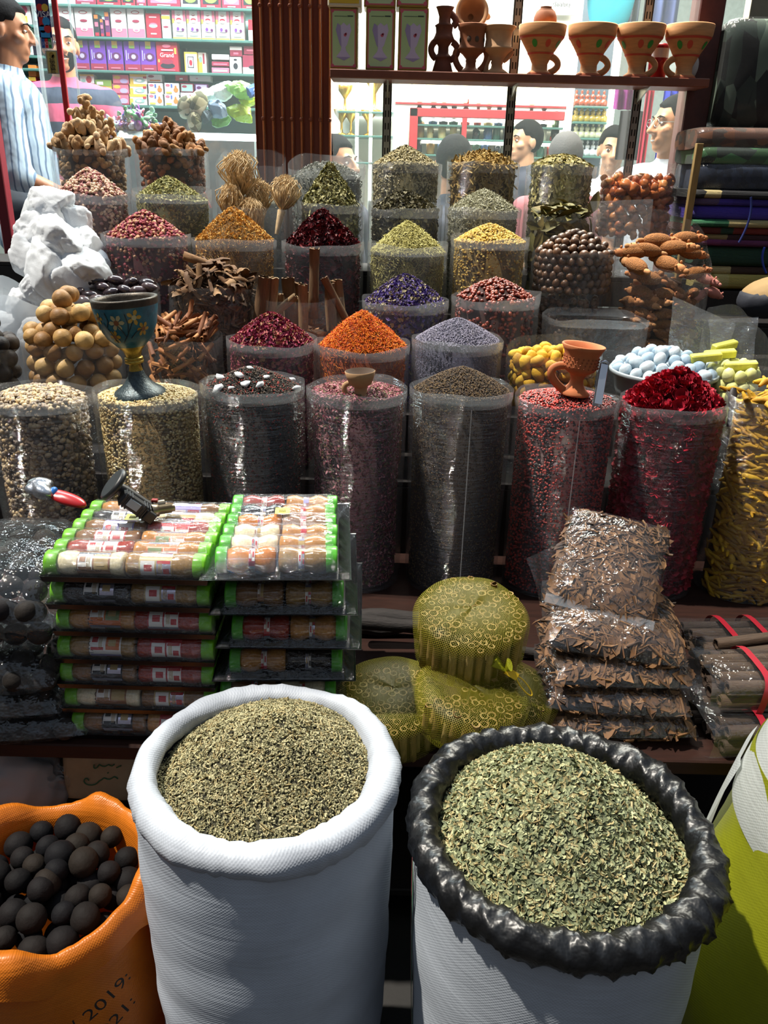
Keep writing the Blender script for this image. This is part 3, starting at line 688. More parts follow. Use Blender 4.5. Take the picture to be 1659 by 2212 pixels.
# alum lumps
m_alum = mat('white_alum', '#d4d8dc', .55, var=.06, vscale=30, bump=.5, bscale=60, bdist=.004)
al = [(112, 452, 2.66, 55), (150, 478, 2.68, 48), (85, 462, 2.70, 44), (75, 510, 2.60, 50), (130, 525, 2.58, 62), (182, 530, 2.62, 45), (60, 560, 2.56, 48), (110, 585, 2.52, 62), (175, 585, 2.54, 56), (205, 560, 2.62, 30), (150, 620, 2.5, 50), (80, 625, 2.50, 45), (200, 615, 2.55, 35)]
bb = ROW[4][1]
def crag(i):
    V, F = ico(5); d = 1 - .05 * np.abs(wob(V, 38, i + 4)) - .03 * np.abs(wob(V, 75, i + 9)) + .22 * wob(V, 2.0, 60 + i) - .30 * np.abs(wob(V, 3.4, 90 + i)) + .10 * np.abs(wob(V, 8, 30 + i)) - .05 * np.abs(wob(V, 19, i))
    r = np.random.default_rng(i)
    for k in range(7):
        n = r.normal(size=3); n /= np.linalg.norm(n); h = (V * d[:, None]) @ n; d = np.where(h > .72, d * (.72 + (h - .72) * .25) / np.maximum(h, .72), d)
    return MB().add(V * d[:, None] * [1.15, .95, .95], F)
ms_al = meshes(5, crag, m_alum)
for i, (x, y, Y, s) in enumerate(al):
    p = atY(x, y, Y); R = s / ppm(p)
    o = obj('alum_lump', ms_al[i % 5], None, loc=p, rot=(i * 1.3, i * .7, i * 2.1)); o.scale = (R, R, R)
    tag(o, 'chalky white alum lump in the open white pile next to the rosebuds', 'alum', 'white alum lumps')
fr = obj('clear_bag', bag_tube(0, 0, .165, .10, 0, .18, seed=51, amp=.004, sq=2.6, rimamp=.02), m_film_big, loc=(xAt(120, 2.58, 1.3), 2.60, ROW[4][1]))
tag(fr, 'crackly clear bag around the white alum lumps', 'plastic bag', 'clear bags of spices on the stepped stand')
# second white bag, milky film, lumps inside
m_milky = film('milky_film', haze=.6, bump=.7, wr=(8, 8, 8), wscale=3, gloss=.5)
P = atY(30, 705, 2.40)
wb = obj('milky_bag', bag_tube(0, 0, .145, .098, 0, P[2] - ROW[3][1] + .07, seed=52, amp=.008, sq=2.3, rimamp=.02, side=-.035, taper=.99), m_milky, loc=(P[0], 2.478, ROW[3][1] + .002))
tag(wb, 'milky white plastic bag below the alum lumps', 'plastic bag')
for i, (dx, dy, dz) in enumerate([(-.06, -.02, .20), (.05, -.03, .19), (0, .02, .25), (-.03, -.03, .12), (.07, .02, .12)]):
    o = obj('alum_lump', ms_al[i % 5], None, loc=(P[0] + dx, 2.48 + dy, ROW[3][1] + dz), rot=(i, i * 2, i * .5)); o.scale = (.062,) * 3
    tag(o, 'white alum lump inside the milky plastic bag', 'alum', 'alum lumps in the milky bag')

# ------------------------------------------------------------------ cinnamon, bark, roots, leaves
m_cin = objvar('cinnamon_bark', ['#8a5530', '#9c6438', '#784626', '#a8713f', '#6c3f22'], rough=.7, bump=.4, bscale=60, stretch=(1, 8, 8))
m_bark = objvar('rough_bark', ['#6a4c32', '#7d5c3c', '#553a26', '#8a6a48', '#604630'], rough=.85, bump=.6, bscale=60, stretch=(2, 9, 9))
m_quill = objvar('pale_quill', ['#a88650', '#b8965c', '#98763f', '#c0a068'], rough=.75, bump=.3, bscale=60, stretch=(8, 8, 1))
def quill(L, R, th, turns, n=16, seed=0, bend=0.0):
    """curled bark tube along X"""
    r = np.random.default_rng(seed); a = np.linspace(0, turns * 2 * PI, n); rad = R * (1 - .32 * np.linspace(0, 1, n) * max(0, turns - .6))
    V = []
    for x in (-L / 2, -L / 6, L / 6, L / 2):
        k = 1 + .05 * r.normal()
        for q, s in ((rad, 1), (rad - th, -1)):
            V.append(np.stack([np.full(n, x) + .001 * r.normal(size=n), q * np.cos(a) * k, q * np.sin(a) * k + bend * (1 - (2 * x / L) ** 2)], 1))
    V = np.array(V); mb = MB(); idx = np.arange(8 * n).reshape(4, 2, n); F = []
    for i in range(3):
        for j in range(n - 1):
            F.append([idx[i, 0, j], idx[i + 1, 0, j], idx[i + 1, 0, j + 1], idx[i, 0, j + 1]]); F.append([idx[i, 1, j], idx[i, 1, j + 1], idx[i + 1, 1, j + 1], idx[i + 1, 1, j]])
        for j in (0, n - 1): F.append([idx[i, 0, j], idx[i, 1, j], idx[i + 1, 1, j], idx[i + 1, 0, j]])
    for i in (0, 3):
        for j in range(n - 1): F.append([idx[i, 0, j], idx[i, 0, j + 1], idx[i, 1, j + 1], idx[i, 1, j]])
    return mb.add(V.reshape(-1, 3), np.array(F))
def rotz_fn(base, s, t):
    return lambda r, c: (r.uniform(0, 6.28), r.normal() * t, base + r.normal() * s)
b = bagCin
CQ = meshes(3, lambda i: quill(.105, .0075, .0018, 1.2 + .2 * i, 12, i), m_cin); r = np.random.default_rng(21); c = []
topf = cone(b.rz - .02, b.pz(672), b.ra, b.rb, 1.6)
for k in range(62):
    q, a = math.sqrt(r.uniform()) * .72, r.uniform(0, 6.28); x, y = q * b.ra * math.cos(a), q * b.rb * math.sin(a); c.append(np.array([x, y, topf(x, y) - .004 - .012 * (k % 3)]))
scatter_things('cinnamon_stick', 'cinnamon stick in the clear bag next to the goblet', 'cinnamon stick', 'cinnamon sticks beside the goblet', CQ, c, (b.cx, b.cy, 0), 22, .65, 1.0, rot=lambda r, c: (r.uniform(0, 6.28), -.35 + r.normal() * .25, (.9 if c[0] > -.02 else 2.0) + r.normal() * .35))
c = []
for k in range(40):
    a = -PI / 2 + r.uniform(-1.2, 1.2); c.append(np.array([(b.ra - .016) * math.cos(a) * .93, (b.rb - .016) * math.sin(a) * .93, b.rz - .035 - .15 * r.uniform()]))
scatter_things('cinnamon_stick', 'cinnamon stick pressed inside the clear bag next to the goblet', 'cinnamon stick', 'cinnamon sticks inside that bag', meshes(2, lambda i: quill(.07, .0075, .0018, 1.3, 12, i), m_cin), c, (b.cx, b.cy, 0), 23, .8, 1, rot=lambda r, c: (r.uniform(0, 6.28), r.choice([.15, -.5, .9]) + r.normal() * .2, math.atan2(c[1], c[0]) + PI / 2))
heap('cinnamon_bulk', 'cinnamon sticks packed deep in the bag beside the goblet', [m_cin, grain('cinside', ['#7a4a2a', '#8a5832', '#643a20'])], b.cx, b.cy, b.ra - .03, b.rb - .03, b.bz + .006, b.rz - .04, b.rz - .02, [('stick', .04, .07, 40, 80, .3, 2)], core='#3a2416', cat='cinnamon', prof=2, thick=.02)
# torn bark
b = bagBark
def shard(i):
    r = np.random.default_rng(80 + i); L, Wd = r.uniform(.05, .11), r.uniform(.012, .024); n, m = 6, 5
    u = np.linspace(-.5, .5, n); V = []
    for k, x in enumerate(u):
        w_ = Wd * (1 - .6 * abs(x) ** 2 * 2) * r.uniform(.8, 1.1)
        for j in range(m):
            a = (j / (m - 1) - .5) * 2.4; V.append([x * L, w_ * math.sin(a) * .7, w_ * math.cos(a) * .7 + .01 * math.sin(3 * x + i)])
    V = np.array(V); N = V.copy(); N[:, 1:] *= .82; mb = MB(); F = grid_faces(n, m)
    return mb.add(V, F).add(N, F[:, ::-1])
SH = meshes(6, shard, m_bark); r = np.random.default_rng(31); c = []; topf = cone(b.rz - .01, b.pz(570), b.ra, b.rb, 1.5)
for k in range(70):
    q, a = math.sqrt(r.uniform()) * .95, r.uniform(0, 6.28); x, y = q * b.ra * math.cos(a), q * b.rb * math.sin(a); c.append(np.array([x, y, topf(x, y) + .004 - .01 * (k % 2)]))
scatter_things('bark_piece', 'torn brown bark piece on the bag beside the upright quills', 'bark', 'torn bark pieces', SH, c, (b.cx, b.cy, 0), 32, .6, 1.05, rot=lambda r, c: (r.normal() * .6, r.normal() * .35, r.uniform(0, 6.28)))
p = atY(440, 568, b.cy); o = obj('bark_roll', quill(.12, .013, .003, 1.4, 16, 3), m_bark, loc=p, rot=(0, .35, .25)); tag(o, 'thick rolled bark stick lying across the torn bark', 'bark')
heap('bark_bulk', 'torn bark pieces pressed inside the bag below', [grain('barkside', ['#5e4630', '#6e5238', '#4a3524', '#7c6044', '#3c2a1e'])], b.cx, b.cy, b.ra - .004, b.rb - .004, b.bz + .006, b.rz - .015, b.pz(585), [('leaf', .05, .09, 120, 260, .4, 1), ('stick', .05, .09, 60, 120, .3, 1)], core='#33241a', cat='bark', prof=1.6, thick=.02)
# upright quills
b = bagQuill
m_quill2 = objvar('tall_quill', ['#7c6144', '#8c6e4c', '#6a5138', '#957a58'], rough=.8, bump=.4, bscale=50, stretch=(1, 6, 6))
uq = [(572, 598, 15, 0, .15), (592, 600, 12, 0, .1), (602, 635, 12, 0, 0), (622, 600, 15, 0, -.05), (640, 610, 13, 0, .06), (655, 615, 12, 0, 0), (680, 536, 12, 0, .03), (712, 612, 13, 0, -.05), (727, 605, 15, 0, -.1), (668, 632, 9, 0, 0), (700, 600, 9, .6, -.5), (640, 640, 9, .8, .9)]
for i, (x, y, hw, lean, yr) in enumerate(uq):
    Yq = b.cy + (-.05 + .028 * (i % 5)); T = atY(x, y, Yq); L = min(T[2] - (b.bz + .05), .20); Rr = hw / ppm(T)
    o = obj('bark_quill', quill(L, Rr, .0025, .9 + .15 * (i % 3), 16, i), m_quill2, loc=T - np.array([math.sin(yr) * L * .5, 0, math.cos(yr) * L * .5]), rot=(0, -PI / 2 + yr, 0))
    tag(o, ['tallest flat cinnamon bark strip standing in its bag' if x == 680 else 'upright cinnamon bark quill in the bag behind the rose petals'][0], 'cinnamon bark', None if x == 680 else 'upright bark quills')
heap('quill_bulk', 'bark quills packed low in the upright quill bag', [grain('quillside', ['#7a5434', '#8a6240', '#6a4228', '#946038'])], b.cx, b.cy, b.ra - .006, b.rb - .006, b.bz + .006, b.rz - .10, b.rz - .09, [('leaf', .04, .07, 60, 160, .3, 1)], core='#3a281a', cat='bark', prof=2, thick=.02)
# root bundles
m_root = mat('straw_root', '#ccb084', .8, var=.25, vscale=60)
def rootball(i):
    r = np.random.default_rng(100 + i); mb = MB(); mb.join(tube([(0, 0, -.09), (0, 0, -.05), (0, 0, -.02)], [.006, .009, .012], 8))
    for k in range(95):
        a = r.uniform(0, 6.28); sp = r.uniform(.15, 1.0); pts = []; x = y = 0; ph = r.uniform(0, 6)
        for t in np.linspace(0, 1, 8):
            q = .046 * sp * math.sin(t * PI * .80) ** .8; w_ = .011 * math.sin(11 * t + ph) * t
            pts.append((q * math.cos(a) + w_, q * math.sin(a) + .006 * math.cos(7 * t + ph) * t, -.02 + .105 * t * (1 - .18 * sp * t)))
        mb.join(tube(pts, np.linspace(.0022, .0010, 8), 4, False))
    return mb
RB = meshes(3, rootball, m_root); Yr = bagRoot.cy
for i, (x, y, s, tl, lab) in enumerate([(520, 405, 1.45, .0, 'tallest straw root bundle standing in the root bag'), (612, 440, 1.15, .35, 'straw root bundle leaning towards the olive leaf cone'), (494, 455, 1.1, -.35, 'straw root bundle leaning over the green herb bag'), (560, 450, 1.2, .1, 'straw root bundle in the middle of the root bag'), (545, 490, 1.15, .2, 'straw root bundle low in the root bag')]):
    p = atY(x, y, Yr + [.02, -.02, -.03, .05, -.05][i]); o = obj('root_bundle', RB[i % 3], None, loc=p, rot=(.05, tl, i)); o.scale = (s,) * 3; tag(o, lab, 'root bundle')
# bay leaves
m_bay = objvar('bay_leaf', ['#6c673a', '#7f7a48', '#565028', '#8c8450', '#76683a'], rough=.6, bump=.2, bscale=60)
def bay(i):
    V, F = proto('leaf'); n = V.copy(); return MB().add(V * [.085, .075, .05 + .04 * i], F).add(V * [.085, .075, .05 + .04 * i] - [0, 0, .0007], F[:, ::-1])
BL = meshes(3, bay, m_bay); b = bagBay; r = np.random.default_rng(41); c = []
for k in range(50):
    q, a = math.sqrt(r.uniform()) * .85, r.uniform(0, 6.28); c.append(np.array([q * b.ra * math.cos(a), q * b.rb * math.sin(a), b.rz - .006 + .022 * (1 - q) + .0006 * k]))
scatter_things('bay_leaf', 'dry bay leaf lying on the bay leaf bag', 'bay leaf', 'bay leaves', BL, c, (b.cx, b.cy, 0), 42, .7, 1.1, rot=lambda r, c: (r.normal() * .3, r.normal() * .25, r.uniform(0, 6.28)))
c = [np.array([(b.ra - .007) * math.cos(a), (b.rb - .007) * math.sin(a), b.rz - .03 - h]) for a in np.linspace(-2.6, -.6, 8) for h in (0.0, .05, .10)]
scatter_things('bay_leaf', 'bay leaf pressed flat inside the bay leaf bag', 'bay leaf', 'bay leaves inside the bag', BL, c, (b.cx, b.cy, 0), 43, .7, .95, rot=lambda r, c: (0.2 * r.normal() + PI / 2, r.uniform(0, 6.28), math.atan2(c[1], c[0]) + PI / 2))
p = atY(1282, 440, b.cy - .03); o = obj('bay_leaf', BL[1], None, loc=p, rot=(1.2, -1.1, .6)); o.scale = (1.1,) * 3; tag(o, 'single bay leaf standing upright at the bag edge', 'bay leaf')
heap('bay_bulk', 'bay leaves packed deep in their bag', [m_bay], b.cx, b.cy, b.ra - .02, b.rb - .02, b.bz + .006, b.rz - .03, b.rz - .02, [('leaf', .05, .07, 30, 40, .3, 1)], core='#3e3a20', cat='bay leaves', prof=2, thick=.01)
# turmeric roots
m_tur = objvar('turmeric_root', ['#b58a14', '#a67c12', '#c49a1e', '#946c10', '#b08020'], rough=.75, bump=.45, bscale=90)
def turm(i):
    L = .055 + .008 * i; pts = [(-L / 2, 0, 0), (-L / 4, .004, .001 * i), (0, .006 - .002 * i, 0), (L / 4, .004, 0), (L / 2, -.002, .002)]
    mb = tube(pts, [.003, .0075, .0082, .0072, .003], 9); mb.v[0] = mb.v[0] + 0
    V = np.concatenate(mb.v); V += (.0009 * wob(V, 260, i))[:, None] * np.array([1, 1, 1]); mb.v = [V]; mb.f = mb.f; 
    return mb
def turm2(i):
    mb = turm(i); 
    if i % 2: mb.join(tube([(0, .004, 0), (.008, .014, .002), (.014, .02, .003)], [.005, .0045, .002], 7))
    return mb
TM = meshes(5, turm2, m_tur); b = bagH; r = np.random.default_rng(51); c = []
pts_side = []
for z in np.arange(b.bz + .012, b.rz + .005, .0165):
    for a in np.arange(-2.7, -1.15, .16): pts_side.append(np.array([(b.ra - .013) * math.cos(a), (b.rb - .013) * math.sin(a), z + r.normal() * .003]))
pts_side = [q for q in pts_side if proj(np.array([b.cx, b.cy, 0]) + q)[0] < 1700]
scatter_things('turmeric_root', 'yellow turmeric root pressed inside the end bag of the front row', 'turmeric', 'turmeric roots inside the bag', TM, pts_side, (b.cx, b.cy, 0), 52, .75, 1.05, rot=lambda r, c: (r.uniform(0, 6.28), r.choice([.1, -.5, .5, 1.1]) + r.normal() * .25, math.atan2(c[1], c[0]) + PI / 2))
for k in range(34):
    q, a = math.sqrt(r.uniform()) * .95, r.uniform(0, 6.28); x, y = q * b.ra * math.cos(a), q * b.rb * math.sin(a); c.append(np.array([x, y, cone(b.rz - .005, b.rz + .035, b.ra, b.rb)(x, y) + .004]))
scatter_things('turmeric_root', 'turmeric root heaped on the open end bag', 'turmeric', 'turmeric roots on top', TM, c, (b.cx, b.cy, 0), 53, .85, 1.1, rot=lambda r, c: (r.uniform(0, 6.28), r.normal() * .25, r.uniform(0, 6.28)))
heap('turmeric_bulk', 'turmeric packed deep in the end bag', [m_tur], b.cx, b.cy, b.ra - .014, b.rb - .014, b.bz + .006, b.rz - .012, b.rz + .01, [('stick', .03, .05, 20, 20, .3, 1)], core='#6e5210', cat='turmeric', prof=2, thick=.01)
# clay foot scrubbers
m_clay = objvar('scrubber_clay', ['#b47a4c', '#a86c42', '#bd8758', '#9c6440'], rough=.85, bump=.25, bscale=160)
m_clayrough = mat('scrubber_grit', '#96602f', .9, bump=1.0, bscale=420, bdist=.006, var=.3, vscale=300)
m_claypink = mat('scrubber_pink', '#b8766a', .85, bump=.3, bscale=200)
def scrubber(i):
    """small clay animal: gritty oval back, smooth snout and tail"""
    mb = blob(3, (.036, .019, .017), .03, 2, i, mi := 0) if False else blob(3, (.036, .019, .017), .03, 2, i)
    mb.f = [(f, 1, s) for f, _, s in mb.f]
    mb.join(blob(2, (.018, .012, .012), .03, 2, 3), T=(.036, 0, -.001)).join(blob(2, (.009, .007, .007), .03, 2, 3), T=(.053, 0, -.002))
    mb.join(blob(2, (.012, .006, .006), .05, 2, 3), T=(-.040, 0, 0))
    for s in (-1, 1):
        mb.join(blob(1, (.004, .003, .005), 0, 1, 0), T=(.034, s * .009, .011)); mb.join(blob(1, (.0016,) * 3, 0, 1, 0), T=(.047, s * .0095, .003))
    return mb
SC1 = meshes(2, scrubber, [m_clay, m_clayrough]); b = bagClay
tops = [(1420, 520, .02, 1.35, .1), (1400, 540, -.03, 1.2, 2.9), (1455, 535, -.01, 1.3, -.3), (1490, 545, .03, 1.2, .2), (1370, 545, -.02, 1.2, 2.7), (1375, 575, -.07, 1.45, 1.9), (1440, 570, -.06, 1.35, -.9), (1480, 515, .05, 1.25, .1), (1400, 600, -.08, 1.2, 2.8), (1500, 590, -.04, 1.1, .3)]
for (x, y, dy, s, a) in tops:
    o = obj('foot_scrubber', SC1[int(x) % 2], None, loc=atY(x, y, b.cy + dy), rot=(.5, .2 * math.sin(x), a)); o.scale = (s,) * 3
    tag(o, 'terracotta animal foot scrubber heaped above its torn bag', 'foot scrubber', 'clay foot scrubbers on top')
r = np.random.default_rng(61); c = []
for z in np.arange(b.bz + .03, b.rz - .06, .032):
    for a in np.arange(-2.6, -.4, .5): c.append(np.array([(b.ra - .03) * math.cos(a + r.normal() * .08), (b.rb - .03) * math.sin(a), z]))
scatter_things('foot_scrubber', 'terracotta animal foot scrubber packed inside the bag', 'foot scrubber', 'clay foot scrubbers inside the bag', SC1, c, (b.cx, b.cy, 0), 62, .85, 1.05, rot=lambda r, c: (r.normal() * .4, r.normal() * .3, math.atan2(c[1], c[0]) + PI / 2 + r.normal() * .3))
SCP = meshes(1, scrubber, [m_claypink, m_claypink])
for (x, y, lab) in [(1520, 600, 'topmost pink clay scrubber beside the terracotta ones'), (1540, 632, 'pink clay scrubber lower in the torn bag'), (1505, 640, 'pink clay scrubber half hidden by crackly film')]:
    o = obj('foot_scrubber', SCP[0], None, loc=atY(x, y, b.cy - .03), rot=(.3, .3, x)); tag(o, lab, 'foot scrubber')
heap('scrubber_bulk', 'clay scrubbers packed deep in the bag', [m_clay], b.cx, b.cy, b.ra - .05, b.rb - .05, b.bz + .006, b.rz - .04, b.rz - .01, [('chunk', .03, .04, 10, 20, .3, 1)], core='#6a4428', cat='foot scrubbers', prof=2, thick=.02)
# bowl of blue stones
m_bowl = mat('grey_enamel', '#8d979c', .35, var=.12, vscale=14, bump=.1)
Pb = atY(1434, 818, 2.13); bR = 114 / ppm((Pb[0], 2.24, Pb[2])); bc = np.array([xAt(1434, 2.245, Pb[2]), 2.245, Pb[2]])
part('bowl_block', box2(bc[0] - .09, bc[0] + .09, 2.17, 2.32, .822, Pb[2] - .115), m_darkboard, stand)
bowl = obj('bowl', lathe([(bR * .55, -.112), (bR * .7, -.108), (bR * .86, -.06), (bR * .92, -.02), (bR * 1.0, -.012), (bR * 1.01, -.004), (bR * .99, 0), (bR * .93, -.004), (bR * .86, -.02), (bR * .8, -.06), (bR * .6, -.095), (.01, -.1)], 48, True, False), m_bowl, loc=bc)
tag(bowl, 'grey enamel bowl holding pale blue stones', 'bowl')
m_bluestone = objvar('blue_stone', ['#9fb4c4', '#b2c2cc', '#8fa6b8', '#c0ccd2'], rough=.8, bump=.25, bscale=120)
c = pack(bR * .98, bR * .98, -.09, cone(-.005, .055, bR, bR, 1.8), .0185, 71, front=False, depth=2.6, back=.9)
scatter_things('blue_stone', 'pale blue indigo stone in the grey enamel bowl', 'stone', 'pale blue stones', meshes(3, lambda i: blob(3, (.0195, .0175, .016), .10, 2.5, i), m_bluestone), c, bc, 72, .9, 1.12)
# pale yellow wax bag
m_wax = objvar('yellow_wax', ['#d2cf5a', '#c8c552', '#dcd968'], rough=.5, bump=.1); m_wax2 = objvar('pale_wax', ['#d6d68c', '#cccc80', '#e0e09c'], rough=.6, bump=.2)
bagWax = bag(2, 1520, 1648, 800, 'crackly clear bag of pale yellow wax sticks at the stand end', seed=81, fm=m_film_big, cuff=0, sq=2.6, back=.14, amp=.006, rimamp=.012)
b = bagWax; r = np.random.default_rng(82)
for i, (x, y, dy, a, lab) in enumerate([(1530, 765, 0, .02, 'longest pale yellow wax stick lying flat on top'), (1540, 748, .04, .5, 'pale yellow wax stick standing behind the longest one'), (1500, 772, -.03, .1, 'pale yellow wax stick nearest the bowl'), (1575, 790, -.05, -.1, 'pale yellow wax stick low at the front')]):
    o = obj('wax_stick', cbox(.085, .022, .022, .003), m_wax, loc=atY(x + 25, y, b.cy + dy), rot=(.2, -.1, a)); tag(o, lab, 'wax stick')
c = pack(b.ra - .006, b.rb - .006, b.rz - .2, cone(b.rz - .03, b.rz + .0, b.ra, b.rb, 2), .017, 83)
scatter_things('wax_lump', 'pale yellow wax lump in the end bag', 'wax', 'pale wax lumps', meshes(3, lambda i: blob(2, (.02, .017, .015), .15, 3, i), m_wax2), c, (b.cx, b.cy, 0), 84)
# empty crackly films
m_sheet = film('loose_film', haze=.10, wr=(6, 6, 6), wscale=3, bump=1.0, gloss=.5, rough=.1, base=.10)
def sheet(name, label, px4, Ys, seed, amp=.012, n=14, m=None, group=None):
    """crumpled sheet of clear film hung between four points given by their place in depth"""
    C4 = [atY(x, y, Y) for (x, y), Y in zip(px4, Ys)]; u = np.linspace(0, 1, n); V = []
    for s in u:
        for t in u:
            V.append((C4[0] * (1 - t) + C4[1] * t) * (1 - s) + (C4[3] * (1 - t) + C4[2] * t) * s)
    V = np.array(V); N = np.cross(C4[1] - C4[0], C4[3] - C4[0]); N /= np.linalg.norm(N)
    fold = np.abs(((np.tile(u, n) * 2.3 + np.repeat(u, n) * 1.7 + seed) % 1) - .5) * 2
    V += N * (amp * (wob(V, 22, seed) + 1.2 * fold))[:, None]
    o = obj(name, MB().add(V, grid_faces(n, n), 0, False), m or m_sheet); return tag(o, label, 'plastic film', group)
sheet('crumpled_film', 'crumpled clear film between the bay leaves and clay scrubbers', [(1275, 435), (1412, 430), (1400, 545), (1300, 530)], [2.83, 2.84, 2.83, 2.835], 3, .005)
sheet('crumpled_film', 'crumpled clear film standing behind the blue stone bowl', [(1455, 640), (1590, 700), (1560, 800), (1440, 780)], [2.36, 2.36, 2.34, 2.345], 5, .006)
sheet('crumpled_film', 'torn clear film flap over the pale yellow wax', [(1530, 690), (1640, 685), (1625, 800), (1540, 790)], [2.30, 2.31, 2.26, 2.27], 8, .006)

# ------------------------------------------------------------------ white crystals on the dark mix
hC = [o for o in bpy.data.objects if o.name.startswith('spice_heap')][0]
m_salt = mat('salt_crystal', '#dfe3e6', .3, bump=.2, bscale=90)
SLT = meshes(3, lambda i: blob(1, (.013, .011, .006), .5, 3, i), m_salt)
bpy.context.view_layer.update()
for i, (x, y) in enumerate([(540, 797), (517, 812), (478, 818), (500, 842), (562, 836), (600, 805), (632, 822), (640, 842), (472, 842), (575, 815), (532, 830)]):
    p = on(hC, x, y)
    if p is None: continue
    o = obj('salt_crystal', SLT[i % 3], None, loc=p + np.array([0, 0, .002]), rot=(.3 * i, .2, i)); o.scale = (.8 + .35 * ((i * 7) % 3),) * 3; tag(o, 'white crystal lying on the dark spice mix', 'crystal', 'white crystals')
# ------------------------------------------------------------------ sacks in front
def weave(name, col, s=420, strength=.13, var=.08, rough=.6, trans=.0, zs=1.0):
    t = NT(name); b_ = t.n('ShaderNodeBsdfPrincipled'); v = t.coords(); c = lin(col)
    tc = t.n('ShaderNodeTexCoord'); sp = t.n('ShaderNodeSeparateXYZ'); t.l(tc.outputs['Object'], sp.inputs[0])
    an = t.math('ARCTAN2', sp.outputs['Y'], sp.outputs['X'])
    w1 = t.math('SINE', t.math('MULTIPLY', an, s * .55)); w2 = t.math('SINE', t.math('MULTIPLY', sp.outputs['Z'], s * 3.0 * zs))
    h = t.math('MULTIPLY', w1, w2)
    f2 = t.noise(t.coords((1.5, 1.5, 14)), 8, 4)
    h2 = t.math('ADD', t.math('MULTIPLY', h, .25), t.math('MULTIPLY', f2, 2.2))
    t.l(t.bump(h2, strength, .006), b_.inputs['Normal'])
    lo = tuple(x * (1 - var) for x in c[:3]) + (1,); hi = tuple(min(1, x * (1 + var)) for x in c[:3]) + (1,)
    t.l(t.ramp(t.noise(v, 9, 5), [(.35, lo), (.65, hi)]), b_.inputs['Base Color']); b_.inputs['Roughness'].default_value = rough
    if trans:
        d = t.n('ShaderNodeBsdfTranslucent'); d.inputs['Color'].default_value = c; m = t.n('ShaderNodeMixShader'); m.inputs[0].default_value = trans
        t.l(b_.outputs[0], m.inputs[1]); t.l(d.outputs[0], m.inputs[2]); t.l(m.outputs[0], t.out.inputs[0])
    else: t.l(b_.outputs[0], t.out.inputs[0])
    return t.m
m_sackw = weave('white_woven_sack', '#a9b1bc'); m_sackrim = weave('white_sack_rim', '#a0a6af', strength=.16)
m_sackg = weave('greyish_woven_sack', '#a2a9b2'); m_blackbag = mat('black_liner', '#0a0b0d', .36, spec=.4, bump=.7, bscale=34, bdist=.006)
m_sackrim2 = weave('white_sack_lower', '#c9ced6')
def sack_body(R, z0, z1, belly, n=96, nz=40, seed=0, fold=.004, taper=.9):
    a = np.arange(n) * 2 * PI / n; V = []
    for t in np.linspace(0, 1, nz):
        z = z0 + (z1 - z0) * t; r = R * (taper + (1 - taper) * t) + belly * math.sin(PI * t)
        P = np.stack([np.cos(a), np.sin(a), np.full(n, z * 2.2)], 1)
        d = fold * wob(P * [1, 1, 4], 3.2, seed) + .6 * fold * wob(P * [1, 1, 7], 6.5, seed + 5)
        V.append(np.stack([(r + d) * np.cos(a), (r + d) * np.sin(a), np.full(n, z)], 1))
    V = np.concatenate(V); mb = MB().add(V, grid_faces(nz, n, True)); mb.add(V[:n], np.arange(n)[::-1].reshape(1, -1)); return mb
def rolled(R, rr, z, n=120, m=14, seed=0, amp=.2, ztilt=0.0, hang=1.0, twist=0, fine=.05, ridge=0.0):
    a = np.arange(n) * 2 * PI / n; b_ = np.arange(m) * 2 * PI / m; V = []
    for k, q in enumerate(a):
        P = np.array([[math.cos(q), math.sin(q), 0]]); w1 = 1 + amp * wob(P, 2.5, seed)[0]; w2 = wob(P, 4, seed + 9)[0]
        rad = rr * w1 * (1 + fine * np.sin(b_ * 3 + twist * q * 9 + 2 * np.sin(5 * q)) + fine * math.sin(q * 31 + 3 * math.sin(7 * q)))
        if ridge:
            f1 = 1 - np.abs(np.sin(q * 13 + 1.6 * b_ + 3 * w2)); f2 = 1 - np.abs(np.sin(q * 29 - 1.1 * b_ + 5 * w2)); rad = rad * (1 - ridge * .5 + ridge * f1 ** 2 + ridge * .6 * f2 ** 3)
        c = R + .25 * rr * w2; zz = z + ztilt * math.sin(q) + .25 * rr * w2
        rho = c + rad * np.cos(b_); hz = zz + rad * np.sin(b_) * np.where(np.sin(b_) < 0, hang, 1)
        V.append(np.stack([rho * math.cos(q), rho * math.sin(q), hz], 1))
    V = np.concatenate(V); F = grid_faces(n, m, True); i = np.arange(m); j = (i + 1) % m
    F2 = np.stack([(n - 1) * m + i, (n - 1) * m + j, j, i], 1)
    return MB().add(V, [F[:, ::-1], F2[:, ::-1]])
def place_sack(cx_, cy_px, Zr):
    return atZ(cx_, cy_px, Zr)
# white sack of crushed herb
P1 = atZ(575, 1652, .78); R1 = .181
s1 = obj('woven_sack', sack_body(R1 + .014, 0, .775, .010, seed=1, taper=.86, fold=.003), m_sackw, loc=(P1[0], P1[1], 0))
tag(s1, 'big white woven sack of crushed herb with rolled white rim', 'sack')
obj('rolled_rim', rolled(R1, .021, .775, seed=2, amp=.34, hang=1.25, fine=.05, twist=.35, ridge=.05), m_sackrim, s1)
heap('oregano_heap', 'mound of crushed grey green herb in the white sack', [G['oregano'], G['herbstalk']], P1[0], P1[1], R1 - .006, R1 - .006, .60, .755, .848, [('leaf', .004, .009, 6500, 0, .6, 1), ('bit', .003, .006, 6500, 0, .8, 1), ('stick', .010, .024, 1500, 0, .3, 2)], dy=.03, dx=.01, core='#4e4a34', cat='herb', prof=1.45, side=False, thick=.008, seed=5)
